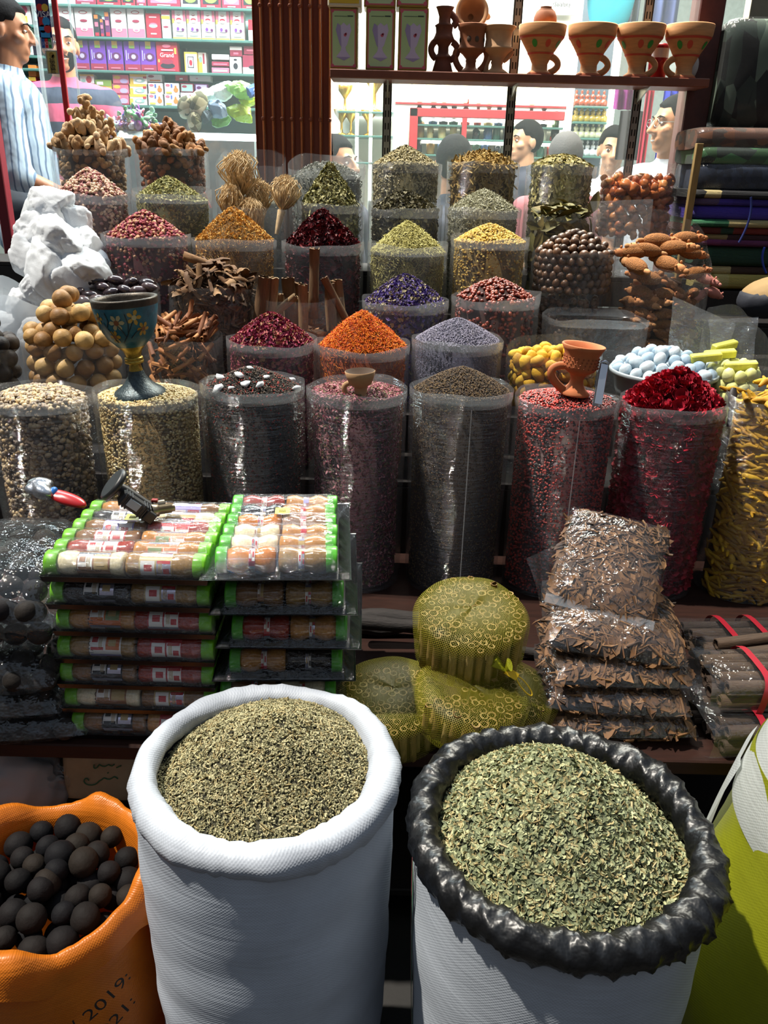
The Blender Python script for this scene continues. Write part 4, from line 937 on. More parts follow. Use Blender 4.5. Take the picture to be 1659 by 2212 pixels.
# sack with black liner
P2 = atZ(1216, 1792, .775); R2 = .193
s2 = obj('woven_sack', sack_body(R2 + .012, 0, .765, .008, seed=7, taper=.80, fold=.003), m_sackg, loc=(P2[0], P2[1], 0))
tag(s2, 'grey white woven sack lined with a black plastic bag', 'sack')
obj('black_liner', rolled(R2, .026, .775, seed=8, amp=.28, hang=1.35, twist=1, fine=.03, n=320, m=22, ridge=.22), m_blackbag, s2, label='rolled black plastic liner')
hm = heap('green_leaf_heap', 'mound of small dry green leaves inside the black liner', [G['leafherb'], G['herbstalk']], P2[0], P2[1], R2 - .008, R2 - .008, .58, .745, .872, [('roundleaf', .006, .012, 6500, 0, .6, 1), ('leaf', .008, .015, 3600, 0, .6, 1), ('stick', .012, .03, 900, 0, .3, 2)], dy=.03, dx=-.012, core='#41452f', cat='herb', prof=1.4, side=False, thick=.010, seed=6)
# green and red edge stripe of that sack
for (col, da, nm) in (('#4d7a5e', 0, 'green_stripe'), ('#8a4a4a', .045, 'red_stripe')):
    a0 = PI + .10 - da; pts = []
    V = []
    for t in np.linspace(.02, .96, 30):
        r_ = (R2 + .012) * (.80 + .20 * t) + .008 * math.sin(PI * t) + .005
        for da2 in (0, .03): V.append((r_ * math.cos(a0 + da2), r_ * math.sin(a0 + da2), .765 * t))
    obj(nm, MB().add(V, grid_faces(30, 2)), mat(nm, col, .7), s2)
# orange sack of black limes
m_orange = weave('orange_woven_sack', '#c8701c', strength=.2, rough=.38, trans=.25, var=.15)
P3 = atZ(98, 1893, .500); R3 = .160
s3 = obj('woven_sack', sack_body(R3 + .012, 0, .475, .035, seed=11, taper=.92, fold=.007), m_orange, loc=(P3[0], P3[1], 0))
tag(s3, 'orange woven sack full of black limes with folded down rim', 'sack')
n = 120; a = np.arange(n) * 2 * PI / n; V = []
for (k, (dr, dz)) in enumerate([(-.012, -.10), (-.010, -.05), (-.004, -.01), (.004, .012), (.012, .012), (.022, -.006), (.024, -.03), (.026, -.045)]):
    P = np.stack([np.cos(a), np.sin(a), 0 * a], 1); f1 = wob(P, 3.5, 12); f2 = np.abs(wob(P, 7, 13))
    rr = R3 + dr + .014 * f1 * (k / 7) + .020 * f2 * (k > 3) * .6; zz = .50 + dz + .022 * f1 + (.018 * f2 if k in (3, 4) else 0) - .012 * np.clip(np.sin(a), 0, 1) + .010 * np.abs(wob(P, 13, 16)) * (k > 2) * (k < 6) - (.02 * wob(P, 9, 15) if k == 7 else 0)
    V.append(np.stack([rr * np.cos(a), rr * np.sin(a), zz], 1))
obj('folded_rim', MB().add(np.concatenate(V), grid_faces(8, n, True)), m_orange, s3)
m_ink = mat('black_ink', '#14100d', .7)
def wrap_text(s_, size, R, ang, z, rotdeg, parent, m=m_ink, name='printed_date', squash=1.0):
    tm = textmesh(s_, size); V = np.concatenate(tm.v)[:, :2] @ rz(math.radians(rotdeg))[:2, :2].T
    q = ang + V[:, 0] / R; rr = R + .002
    tm.v = [np.stack([rr * np.cos(q), rr * np.sin(q), z + V[:, 1] * squash], 1)]
    return obj(name, tm, [m], parent)
def body_R(R, taper, belly, t): return R * (taper + (1 - taper) * t) + belly * math.sin(PI * t)
for (tx, zz) in (('8/ 2019:', .375), ('8/ 2021:', .325)):
    wrap_text(tx, .038, body_R(R3 + .012, .92, .035, zz / .475) + .008, -.88, zz + .018, 22, s3)
c = pack(R3 - .004, R3 - .004, .38, cone(.445, .50, R3, R3, 1.8, 0, .05), .0215, 90, front=False, back=1.0, jit=.3)
m_shadelime = objvar('shaded_black_lime', ['#100f10', '#151314', '#1a1716', '#0f0f12', '#221d19'], rough=.75, bump=.35, bscale=110, spec=.15)  # shade over the orange sack put into darker lime colours
LB2 = meshes(4, lambda i: lime(.0222, 20 + i), m_shadelime)
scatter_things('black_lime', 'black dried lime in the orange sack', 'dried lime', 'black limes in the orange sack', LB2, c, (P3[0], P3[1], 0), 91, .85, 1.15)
m_split = mat('split_lime', '#5c4a38', .8, bump=.5, bscale=150)
# yellow sack
m_yelsack = weave('yellow_woven_sack', '#888c1a', strength=.12, rough=.45, trans=.3, var=.1); m_clearsack = weave('clear_woven_collar', '#c4c8c8', strength=.15, rough=.35, trans=.45)
PX = .815; s4 = obj('woven_sack', sack_body(.235, 0, .80, .045, seed=21, taper=1.06, fold=.006), m_yelsack, loc=(PX, .95, 0))
tag(s4, 'tall yellow green woven sack with whitish translucent collar', 'sack')
n = 96; a = np.arange(n) * 2 * PI / n; V = []
for (dr, dz) in [(.022, -.10), (.020, -.07), (.014, -.04), (.006, -.01), (-.006, .03), (-.016, .055), (-.05, .06), (-.07, .03)]:
    P = np.stack([np.cos(a), np.sin(a), 0 * a], 1); f1 = wob(P, 3.5, 22); V.append(np.stack([(.235 + dr + .008 * f1) * np.cos(a), (.235 + dr + .008 * f1) * np.sin(a), .80 + dz + .02 * f1 + (.04 * wob(P, 2.2, 23) if dz == -.10 else 0)], 1))
obj('collar', MB().add(np.concatenate(V), grid_faces(8, n, True)), m_clearsack, s4, label='whitish translucent folded collar')
V = []
for t in np.linspace(.05, .95, 40):
    for q in np.linspace(2.3, 2.85 - .2 * math.sin(3 * t), 8):
        rr = .235 * (1.06 - .06 * t) + .045 * math.sin(PI * t) + .0125; V.append((rr * math.cos(q), rr * math.sin(q), .8 * t))
obj('clear_side', MB().add(V, grid_faces(40, 8)), m_clearsack, s4, label='whitish see-through side strip')

# ------------------------------------------------------------------ packs of spice jars
m_cap = mat('green_cap', '#64a81a', .35, spec=.5); m_cap2 = mat('green_cap_small', '#489c28', .35, spec=.5)
JC = {'curry': '#a8763c', 'garlic': '#cfc4a4', 'pepper': '#2a2422', 'chili': '#8a2c1c', 'turmeric': '#b06a1e', 'coriander': '#8a6a3a', 'cumin': '#75532f'}
JM = {k: mat('jar_' + k, v, .14, spec=.7, var=.18, vscale=220) for k, v in JC.items()}
LC = {'white': mat('print_white', '#d6d3cf', .3), 'red': mat('print_red', '#a8242a', .3), 'orange': mat('print_orange', '#b8622a', .3), 'brown': mat('print_brown', '#8a6244', .3), 'black': mat('print_black', '#1b1a1c', .3),
      'lilac': mat('print_lilac', '#8d86b8', .25), 'tan': mat('print_tan', '#a8905c', .3), 'green': mat('print_green', '#6a7a4a', .3), 'foil': mat('print_foil', '#c8c4d8', .15, metal=.7)}
LK = list(LC); LMATS = [LC[k] for k in LK]
def jar_body(L, R, kind):
    if kind == 0: prof = [(R * .5, 0), (R * .92, .001), (R * .97, .006), (R * .97, .014), (R * .90, .022), (R * .90, L - .034), (R * .97, L - .026), (R * .97, L - .012), (R * .85, L - .004), (R * .8, L)]
    else: prof = [(R * .5, 0), (R * .9, .002), (R * 1.0, .012), (R * .98, .022), (R * .80, .033), (R * .80, L - .036), (R * .98, L - .024), (R * 1.0, L - .014), (R * .85, L - .004), (R * .8, L)]
    return lathe(prof, 20).xf(R=ry(PI / 2))
def jar_cap(R, L, h):
    pr = [(R * .98, 0), (R * 1.0, .001), (R * 1.0, h - .003), (R * .93, h), (R * .9, h)]
    mb = lathe(pr, 40); V = np.concatenate(mb.v); a = np.arctan2(V[:, 1], V[:, 0]); k = 1 + .012 * np.sign(np.sin(a * 20)); V[:, 0] *= k; V[:, 1] *= k
    mb.v = [V]; return mb.xf(R=ry(PI / 2), T=(L, 0, 0))
def jar_label(L, R, kind, style):
    """printed sleeve: background, picture, white info box, red spot, brand strip"""
    r0 = R * (.905 if kind == 0 else .815); x0, x1 = (.024, L - .036) if kind == 0 else (.035, L - .038)
    n = 28; mb = MB(); bgc, pic, info, spot, brand = style
    def patch(u0, u1, a0, a1, c, k):
        m = max(2, int((a1 - a0) / (2 * PI) * n) + 1); a = np.linspace(a0, a1, m); q = r0 + .00035 * k
        V = np.concatenate([np.stack([np.full(m, x0 + (x1 - x0) * u), q * np.cos(a), q * np.sin(a)], 1) for u in (u0, u1)])
        mb.add(V, grid_faces(2, m)[:, ::-1], LK.index(c))
    patch(0, 1, 0, 2 * PI, bgc, 1)
    for off in (0.0, 2.09, 4.18):
        patch(.05, .48, off + .12, off + 1.5, pic, 2); patch(.53, .97, off + .10, off + 1.5, info, 2); patch(.74, .92, off + .75, off + 1.25, spot, 3); patch(.55, .95, off + .1, off + .35, spot, 3)
        patch(.02, .98, off + 1.45, off + 1.75, brand, 2)
        for u in (.6, .64, .68): patch(u, u + .02, off + .25, off + 1.2, 'tan', 3)
        patch(.16, .40, off + .45, off + 1.0, spot if pic == 'white' else 'tan', 3)
    return mb
STY = [('brown', 'tan', 'white', 'brown', 'black'), ('white', 'orange', 'white', 'red', 'lilac'), ('red', 'white', 'white', 'red', 'foil'), ('orange', 'green', 'white', 'orange', 'foil'), ('tan', 'white', 'foil', 'red', 'foil'), ('black', 'foil', 'white', 'black', 'foil'), ('lilac', 'white', 'foil', 'red', 'foil')]
def jarset(L, R, kind, h):
    return dict(body={k: jar_body(L - h, R, kind).mesh('jar', [m]) for k, m in JM.items()}, cap=jar_cap(R, L - h, h).mesh('lid', [m_cap if kind == 0 else m_cap2]),
                lab=[jar_label(L - h, R, kind, s).mesh('label', LMATS) for s in STY], L=L, R=R, h=h)
JA = jarset(.140, .0228, 0, .0225); JB = jarset(.104, .0245, 1, .020)
m_tray = mat('black_tray', '#0c0d0f', .25, spec=.6); m_sticker = mat('yellow_sticker', '#d8cf16', .4)
m_wrap = film('jar_wrap', haze=.02, wr=(6, 14, 6), wscale=6, bump=.5, gloss=.4, rough=.05, base=.06)
def pack_of_jars(name, label, js, loc, yaw, rows, pitch, tilt_, flare, content, styles, sticker=None, brand=True, group=None):
    L, R = js['L'], js['R']; t = empty(name, label, 'spice pack', loc, (tilt_, 0, yaw), group); r = np.random.default_rng(int(abs(loc[0] * 1e4) + loc[2] * 1e4))
    nr = 6; D = pitch * nr; fl = .022 if flare else .003
    mb = MB(); w_ = L + .004
    x0, x1, y0, y1 = -w_, w_, -.004, D + .004
    mb.join(box2(x0, x1, y0, y1, 0, .002, .0005))
    o4 = [(x0, y0), (x1, y0), (x1, y1), (x0, y1)]; q4 = [(x0 - fl, y0 - fl), (x1 + fl, y0 - fl), (x1 + fl, y1 + fl), (x0 - fl, y1 + fl)]; hz = .013
    V = [(x, y, .001) for x, y in o4] + [(x, y, hz) for x, y in q4] + [(x * 1.006, y - (.003 if y < 0 else -.003), hz + .0005) for x, y in q4]
    F = [[i, (i + 1) % 4, 4 + (i + 1) % 4, 4 + i] for i in range(4)] + [[4 + i, 4 + (i + 1) % 4, 8 + (i + 1) % 4, 8 + i] for i in range(4)]
    mb.add(V, np.array(F), 0, False); obj('tray', mb, m_tray, t)
    for i in range(rows):
        for s in (-1, 1):
            k = content[(2 * i + (s > 0)) % len(content)]; st = styles[(2 * i + (s > 0)) % len(styles)]
            j = bpy.data.objects.new('jar', js['body'][k]); COL.objects.link(j); j.parent = t
            j.location = (s * .001 + r.normal() * .0015, R + pitch * i, .002 + R); j.rotation_euler = (r.uniform(-.3, .3), 0, 0 if s > 0 else PI)
            for nm, me in (('lid', js['cap']), ('label', js['lab'][st])):
                q = bpy.data.objects.new(nm, me); COL.objects.link(q); q.parent = j
                if nm == 'lid': q['label'] = 'bright green lid'
    ny = 6 * 10 + 1; ys = np.linspace(-.003, D + .003, ny); prof = []
    for y in ys:
        k = (y - R) / pitch; d = (k - round(min(max(k, 0), nr - 1))) * pitch; prof.append(.0035 + R + math.sqrt(max(0, (R + .0012) ** 2 - d * d)) if abs(d) < R else .0035 + R)
    prof = np.maximum(np.array(prof), .0035 + R * 1.55)
    xs = np.array([-w_ - fl * .9, -w_ - .001, -w_ + .012, -w_ / 2, -.012, 0, .012, w_ / 2, w_ - .012, w_ + .001, w_ + fl * .9]); top = np.array([0, .55, 1, .985, 1, .97, 1, .985, 1, .55, 0])
    V = []
    yy = np.concatenate([[-.004 - fl * .9], ys, [D + .004 + fl * .9]]); pf = np.concatenate([[hz], prof, [hz]])
    for y, p in zip(yy, pf): V.append(np.stack([xs, np.full(len(xs), y), hz + (p - hz) * top], 1))
    obj('wrap', MB().add(np.concatenate(V), grid_faces(len(yy), len(xs))[:, ::-1] if False else grid_faces(len(yy), len(xs))), m_wrap, t, label='clear shrink wrap')
    if sticker:
        sx_, sy_ = sticker; z = .0035 + 2 * R + .003; st = MB().join(quad((sx_ - .014, sy_ - .011, z), (sx_ + .014, sy_ - .011, z), (sx_ + .014, sy_ + .012, z + .003), (sx_ - .014, sy_ + .012, z + .003)))
        for q in range(6): st.join(box2(sx_ - .006 + q * .0022, sx_ - .005 + q * .0022, sy_ - .004, sy_ + .006, z + .0005, z + .0026, .0001), mi=1)
        obj('price_sticker', st, [m_sticker, m_ink], t, label='yellow price sticker')
    return t
Pl = atY(445, 1262, 1.262); xr_ = xAt(447, 1.262, .96); xl_ = xAt(89, 1.262, .96); cxL = (xl_ + xr_) / 2
zt = Pl[2] - .002; pitchz = (zt - .600) / 6.0
CT = [['garlic', 'coriander', 'chili', 'curry', 'cumin', 'curry', 'cumin', 'chili', 'pepper', 'garlic', 'curry', 'cumin'], ['pepper', 'coriander', 'curry', 'cumin'], ['curry', 'chili', 'cumin', 'curry'], ['coriander', 'chili', 'curry', 'cumin'], ['cumin', 'chili', 'curry', 'garlic'], ['garlic', 'cumin', 'curry', 'chili'], ['cumin', 'curry', 'chili', 'garlic']]
SS = [[0, 4, 2, 3, 2, 3, 6, 2, 5, 4, 3, 6], [5, 4, 3, 1], [3, 2, 1, 4], [1, 2, 3, 4], [5, 2, 0, 3], [0, 4, 3, 2], [5, 2, 3, 0]]
ORD = ['lowest', 'second lowest', 'third lowest', 'middle', 'third from top', 'second from top', 'topmost']
dxs = [0, .004, .010, .004, .0, -.002, .012]
for k in range(7):
    i = 6 - k; pk = pack_of_jars('spice_jar_pack', '%s pack of green lidded spice jars in the taller stack under the torch' % ORD[i], JA, (cxL + dxs[k] * .6, 1.262 + .002 * (k % 3), .6005 + pitchz * i), .0, 6 if k == 0 else 3, .0462, .0 if i else 0, False, CT[k], SS[k], (-.03, .165) if k == 0 else None, group='spice jar packs, taller stack')
    if k == 0: topL = pk
m_print = mat('label_print', '#3a2a20', .4)
def front_text(pk, s_, size, x, z, y, rotx, roll, m=m_print):
    tm = textmesh(s_, size); return obj('print', tm, [m], pk, loc=(x, y, z), rot=(rotx, roll, 0))
jf = [o for o in topL.children if o.name.startswith('jar')][0]
def jar_text(jar, s_, size, x, ang, R, flip=0.0, m=m_print):
    tm = textmesh(s_, size); V = np.concatenate(tm.v)[:, :2] @ rz(flip)[:2, :2].T; a = ang + V[:, 1] / R; tm.v = [np.stack([x + V[:, 0], R * np.cos(a), R * np.sin(a)], 1)]
    return obj('print', tm, [m], jar)
jar_text(jf, 'GarlicPowder', .0085, .062, .05, .0212, 0.0)
Z3 = .0212
for pk_ in [o for o in bpy.data.objects if o.name.startswith('spice_jar_pack')]:
    js_ = [o for o in pk_.children if o.name.startswith('jar')]
    if pk_ is not topL: jar_text(js_[0], 'OAT', .013, .078, .25, .0212, -PI / 2, LC['black'])
# shorter stack, black trays
zt2 = atY(600, 1250, 1.275)[2]; cxR = xAt(598, 1.275, zt2 + .02); pz2 = (zt2 - .6005) / 5
CR = [['turmeric', 'coriander', 'garlic', 'curry', 'garlic', 'curry', 'turmeric', 'cumin', 'pepper', 'curry', 'chili', 'curry'], ['cumin', 'coriander'], ['chili', 'curry'], ['curry', 'pepper'], ['cumin', 'garlic'], ['curry', 'cumin']]
SR = [[2, 4, 6, 4, 0, 2, 4, 2, 5, 2, 2, 6], [0, 4], [2, 4], [2, 5], [6, 4], [1, 2]]
OR2 = ['lowest', 'second lowest', 'third lowest', 'third from top', 'second from top', 'topmost']
dxr = [0, .012, .020, .010, -.006, 0]
for k in range(6):
    i = 5 - k; pack_of_jars('spice_jar_pack', '%s black tray of small waisted spice jars in the shorter stack' % OR2[i], JB, (cxR + dxr[k], 1.272, .6005 + pz2 * i), [.06, .05, .03, .05, .06, .02][k], 6 if k == 0 else 3, .0485, .0, True, CR[k] * 3, SR[k] * 3, (.0, .175) if k == 0 else None, group='spice jar packs, shorter stack')

# ------------------------------------------------------------------ hand torch on the jars
m_rub = mat('black_rubber', '#121316', .45); m_steel = mat('brushed_metal', '#8f8370', .3, metal=.9); m_grey = mat('grey_badge', '#8fa0b0', .3)
zt_ = zt + .047
A_ = atZ(246, 1047, zt_ + .075); B_ = atZ(325, 1100, zt_ + .018)
tch = empty('gas_torch', 'black handheld gas torch lying on the topmost jar pack', 'torch', A_)
ax = B_ - A_; Lh = np.linalg.norm(ax); ex = ax / Lh; ey = np.cross([0, 0, 1], ex); ey /= np.linalg.norm(ey); ez = np.cross(ex, ey); RT = np.stack([ex, ey, ez], 1)
def tp(mb, R=None, T=(0, 0, 0)): 
    if R is not None: mb.xf(R=R)
    return mb.xf(T=T).xf(R=RT)
obj('base_disc', tp(lathe([(.030, 0), (.034, .002), (.034, .009), (.030, .012), (.012, .014)], 40), ry(PI / 2), (-.006, 0, 0)), m_rub, tch)
obj('grip', tp(lathe([(.011, 0), (.013, .02), (.0125, .06), (.0135, Lh)], 20), ry(PI / 2), (.004, 0, 0)), m_rub, tch)
mbx = cbox(Lh * .62, .024, .026, .003)
for q in range(6): mbx.join(cbox(.003, .027, .029, .0008), T=(-Lh * .25 + q * .006 + (0 if q < 3 else .022), 0, 0))
obj('igniter_housing', tp(mbx, None, (Lh * .52, -.022, -.004)), m_rub, tch)
obj('badge', tp(cbox(.024, .0015, .016, .0004), None, (Lh * .52, -.0353, -.002)), m_grey, tch, label='grey badge on the housing')
obj('nozzle_block', tp(cbox(.022, .022, .022, .002), None, (Lh * .98, -.024, -.006)), m_rub, tch)
C_ = atZ(376, 1096, zt_ + .016) - A_; D_ = B_ - A_ + np.array([.004, -.008, 0])
hd = np.stack([D_, D_ * .5 + C_ * .5, C_])
mt = tube([D_, D_ * .72 + C_ * .28, D_ * .7 + C_ * .3, D_ * .15 + C_ * .85, D_ * .14 + C_ * .86, C_], [.013, .013, .0095, .0095, .0075, .0075], 16)
mt.join(tube([D_ + [0, .012, .006], D_ * .5 + C_ * .5 + [0, .012, .006]], [.009, .009], 12))
obj('metal_head', mt, m_steel, tch); obj('red_catch', cbox(.012, .008, .006, .001).xf(T=D_ + [.004, .014, .016]), mat('red_plastic', '#8a1a16', .4), tch)

# ------------------------------------------------------------------ lime packs beside the jars
m_limes = grain('pack_lime', ['#2a2524', '#35302c', '#403731', '#4a4038', '#2b2626'])
m_bagfilm = film('slack_film', haze=.02, wr=(5, 5, 5), wscale=3.0, bump=1.0, gloss=.4, rough=.06, base=.05)
def pillow(w, d, h, seed, amp=.006, n=26, m=18, pinch=.15):
    u = np.linspace(-1, 1, n); v = np.linspace(-1, 1, m); V = []
    for s in (1, -1):
        for y in v:
            for x in u:
                e = (max(0, 1 - abs(x) ** 3.2) * max(0, 1 - abs(y) ** 3.2)) ** .55
                V.append((x * w / 2 * (1 - pinch * .3 * abs(y) ** 3), y * d / 2 * (1 - pinch * .3 * abs(x) ** 3), s * h / 2 * e))
    V = np.array(V); V += (amp * np.abs(wob(V, 30, seed)))[:, None] * np.sign(V[:, 2:3] + 1e-9) * np.array([0, 0, 1]) * (np.abs(V[:, 2:3]) > h * .12)
    F = grid_faces(m, n); return MB().add(V, F, 0, True).add(np.zeros((0, 3)), []).add(V[m * n:], F[:, ::-1], 0, True) if False else _pil(V, F, m * n)
def _pil(V, F, k):
    mb = MB(); mb.add(V[:k], F, 0, True); mb.add(V[k:], F[:, ::-1], 0, True); return mb
m_blacklime3 = objvar('packed_black_lime', ['#1a1716', '#221e1b', '#2b2521', '#181517'], rough=.7, bump=.35, bscale=110, spec=.15)
LB3 = meshes(3, lambda i: lime(.021, 30 + i), m_blacklime3)
LPk = [((60, 1200), 1.40, .862, .30, .36, .17, 'topmost'), ((40, 1385), 1.33, .745, .28, .24, .085, 'second'), ((55, 1470), 1.33, .685, .27, .24, .07, 'third'), ((80, 1550), 1.32, .632, .30, .22, .06, 'lowest')]
r = np.random.default_rng(95)
for k, ((px_, py_), Y_, z_, w_, d_, h_, nm) in enumerate(LPk):
    X_ = xAt(px_ - 40, Y_, z_); t = empty('lime_pack', nm + ' clear plastic pack of black limes stacked beside the jar packs', 'lime pack', (X_, Y_, z_), (.05, -.05 + .03 * k, .06 * k), 'black lime packs')
    obj('film', pillow(w_, d_, h_, 96 + k, .008), m_bagfilm, t)
    pts = []
    for y in np.arange(-d_ / 2 + .03, d_ / 2 - .02, .041):
        for x in np.arange(-w_ / 2 + .035, w_ / 2 - .025, .043):
            e = (max(0, 1 - abs(2 * x / w_) ** 3.2) * max(0, 1 - abs(2 * y / d_) ** 3.2)) ** .55
            pts.append((x + r.normal() * .004, y + r.normal() * .004, h_ / 2 * e - .025))
    if h_ > .1:
        for x in np.arange(-w_ / 2 + .04, w_ / 2 - .02, .043):
            for z in (0.01, -.035): pts.append((x, -d_ / 2 + .045, z))
    for q in pts:
        o = bpy.data.objects.new('lime', LB3[r.integers(3)]); COL.objects.link(o); o.parent = t; o.location = q; o.rotation_euler = tuple(r.uniform(0, 6, 3))
def crush(L, w, h, seed, planes=34):
    """stiff crumpled plastic: a lump cut by many flat facets"""
    V, F = ico(4); r = np.random.default_rng(seed); d = 1 + .28 * wob(V, 2.6, seed)
    for k in range(planes):
        n = r.normal(size=3); n /= np.linalg.norm(n); c = r.uniform(.42, .8); hgt = (V * d[:, None]) @ n; d = np.where(hgt > c, d * c / np.maximum(hgt, c), d)
    d = d + .16 * np.maximum(0, wob(V, 7, seed + 3) - .35); return MB().add(V * d[:, None] * [L, w, h], F, 0, False)
# red and silver foil packet
Pf = atY(118, 1068, 1.50); fp = empty('foil_packet', 'red packet with crumpled silver foil end on the lime pack', 'packet', Pf, (.2, .25, -.2))
def crumple(L, w, h, seed, amp): 
    mb = blob(4, (L, w, h), .10, 2.2, seed); V = mb.v[0]; mb.v[0] = V * (1 + amp * np.abs(wob(V, 90, seed)))[:, None]; return mb
obj('packet', crumple(.042, .016, .010, 3, .15).xf(T=(.026, 0, 0)), mat('red_foil', '#a3181c', .3, spec=.6), fp)
obj('foil_end', crumple(.022, .022, .012, 5, .6).xf(T=(-.034, 0, .004)), mat('silver_foil', '#b8bcc2', .2, metal=.9, bump=.8, bscale=60), fp, label='crumpled silver foil end')
obj('blue_band', crumple(.008, .0135, .0115, 6, .15).xf(T=(-.004, -.002, .002)), mat('blue_print', '#1d63b0', .35), fp)

# ------------------------------------------------------------------ netted quill bundles
def netmat():
    t = NT('yellow_net'); uv = t.n('ShaderNodeTexCoord'); sp = t.n('ShaderNodeSeparateXYZ'); t.l(uv.outputs['UV'], sp.inputs[0])
    k = 2 * PI / .0052
    a_ = t.math('ABSOLUTE', t.math('SINE', t.math('MULTIPLY', t.math('ADD', sp.outputs['X'], sp.outputs['Y']), k * .5)))
    b_ = t.math('ABSOLUTE', t.math('SINE', t.math('MULTIPLY', t.math('SUBTRACT', sp.outputs['X'], sp.outputs['Y']), k * .5)))
    m_ = t.math('GREATER_THAN', t.math('MAXIMUM', a_, b_), .980)
    d = t.n('ShaderNodeBsdfPrincipled'); d.inputs['Base Color'].default_value = lin('#8a8420'); d.inputs['Roughness'].default_value = .5
    tr = t.n('ShaderNodeBsdfTransparent'); x = t.n('ShaderNodeMixShader'); t.l(m_, x.inputs[0]); t.l(tr.outputs[0], x.inputs[1]); t.l(d.outputs[0], x.inputs[2]); t.l(x.outputs[0], t.out.inputs[0]); return t.m
m_net = netmat(); m_netdense = mat('gathered_net', '#a8a818', .55, trans=.3, bump=.8, bscale=120); m_tag = mat('yellow_tag', '#d0a818', .4)
def netbag(R, h, seed):
    n, rows = 64, []; prof = [(.0008, h + .012), (.02, h + .012), (R * .35, h + .014), (R * .7, h + .010), (R * .95, h + .002), (R * 1.04, h - .012), (R * 1.03, h * .6), (R * 1.0, h * .3), (R * .98, .004), (R * .7, -.001), (.0008, -.001)]
    a = np.arange(n + 1) * 2 * PI / n; V = []; UV = []; s = 0; pr = None
    for (q, z) in prof:
        if pr: s += math.hypot(q - pr[0], z - pr[1])
        pr = (q, z); P = np.stack([np.cos(a), np.sin(a), np.full(n + 1, z * 8)], 1); d = .003 * wob(P, 4, seed)
        V.append(np.stack([(q + d) * np.cos(a), (q + d) * np.sin(a), np.full(n + 1, z) + d], 1)); UV.append(np.stack([a * R, np.full(n + 1, s)], 1))
    V = np.concatenate(V); UV = np.concatenate(UV); F = grid_faces(len(prof), n + 1)[:, ::-1]
    me = MB().add(V, F).mesh('net', [m_net]); ul = me.uv_layers.new(name='uv'); ul.data.foreach_set('uv', UV[F.ravel()].astype(np.float32).ravel()); return me
def bundle(loc, R, h, tilt_, label, qlabel, seed, nq_max, tie=None, tie2=None, arc=None):
    nb = obj('net_bag', netbag(R, h, seed), None, loc=loc, rot=tilt_); tag(nb, label, 'net bag', 'yellow net bags of cinnamon quills')
    Rm = np.array(nb.rotation_euler.to_matrix()); r = np.random.default_rng(seed); pts = []; q = .0092
    for j in range(-14, 15):
        for i in range(-14, 15):
            x = 2 * q * i + (q if j % 2 else 0); y = 1.74 * q * j
            if math.hypot(x, y) < R - q * .9: pts.append((x, y))
    pts.sort(key=lambda p: -math.hypot(*p)) if arc else None
    if arc: pts = [p for p in pts if arc(p)]
    ms = NQ
    for (x, y) in pts[:nq_max]:
        o = bpy.data.objects.new('cinnamon_quill', ms[r.integers(len(ms))]); COL.objects.link(o)
        L = h - .006; o.location = np.array(loc) + Rm @ np.array([x + r.normal() * .0012, y + r.normal() * .0012, h * .5 + r.normal() * .004]); 
        o.rotation_euler = (Matrix(Rm.tolist()) @ Matrix.Rotation(-PI / 2, 3, 'Y') @ Matrix.Rotation(r.uniform(0, 6.28), 3, 'X')).to_euler(); s = r.uniform(.78, 1.12); o.scale = (h / .13, s, s)
        tag(o, qlabel, 'cinnamon quill', qlabel + 's')
    for tt in (tie, tie2):
        if not tt: continue
        p, dv, up = [np.array(v, float) for v in tt]
        g = tube([p - dv * .03 + [0, 0, .004], p - dv * .012, p], [.016, .007, .006], 12, flat=.5); g.join(tube([p - dv * .004 + up * .004, p + up * .02 - dv * .006], [.006, .014], 10, flat=.4))
        obj('gathered_end', g, m_netdense, nb, label='gathered end of the yellow net')
        obj('clip', tube([p - dv * .002, p + dv * .022], [.0105, .0095], 4, smooth=False), m_tag, nb, label='yellow plastic clip')
        lp = []; e = np.cross(dv, up)
        for w_ in np.linspace(-PI, PI, 22): lp.append(p + dv * (.022 + .024 * (1 + math.cos(w_))) + e * .009 * math.sin(w_) - up * .01 * (1 + math.cos(w_)))
        obj('cord_loop', tube(lp, .0014, 6), m_tag, nb)
    return nb
m_quilln = objvar('netted_quill', ['#8a6c3e', '#967846', '#7a5e34', '#9c8250'], rough=.8, bump=.3, bscale=60, stretch=(1, 8, 8))
NQ = meshes(5, lambda i: quill(.124, .0090 - .0006 * (i % 3), .0016, 1.15 + .25 * (i % 3), 14, i), m_quilln)
pa = atZ(853, 1498, .690); bundle((pa[0], pa[1] + .02, .602), .108, .085, (.12, -.06, .2), 'yellow net bag of quills standing lowest beside the jar trays', 'cinnamon quill in the lowest net bag', 201, 98)
pb = atZ(1085, 1500, .680); bundle((pb[0] + .01, pb[1] + .03, .602), .098, .08, (.06, .1, .3), 'yellow net bag of quills half hidden behind the stacked ones', 'cinnamon quill in the half hidden net bag', 202, 28, arc=lambda p: p[0] > .02 or p[1] < -.05)
pc = atZ(1012, 1455, .745); bundle((pc[0], pc[1] - .02, .655), .103, .075, (.16, .02, .5), 'yellow net bag of quills supporting the topmost net bag', 'cinnamon quill in the supporting net bag', 203, 56, arc=lambda p: p[1] < .01,
       tie=((-.062, -.092, .035), (-.95, -.2, .05), (0, -.3, .95)))
pd = atZ(1020, 1312, .850); bundle((pd[0], pd[1] + .015, .742), .108, .105, (.20, -.02, .1), 'topmost yellow net bag of cinnamon quills', 'cinnamon quill in the topmost net bag', 204, 115,
       tie=((.052, -.10, .045), (.8, -.35, -.45), (.35, -.3, .85)))
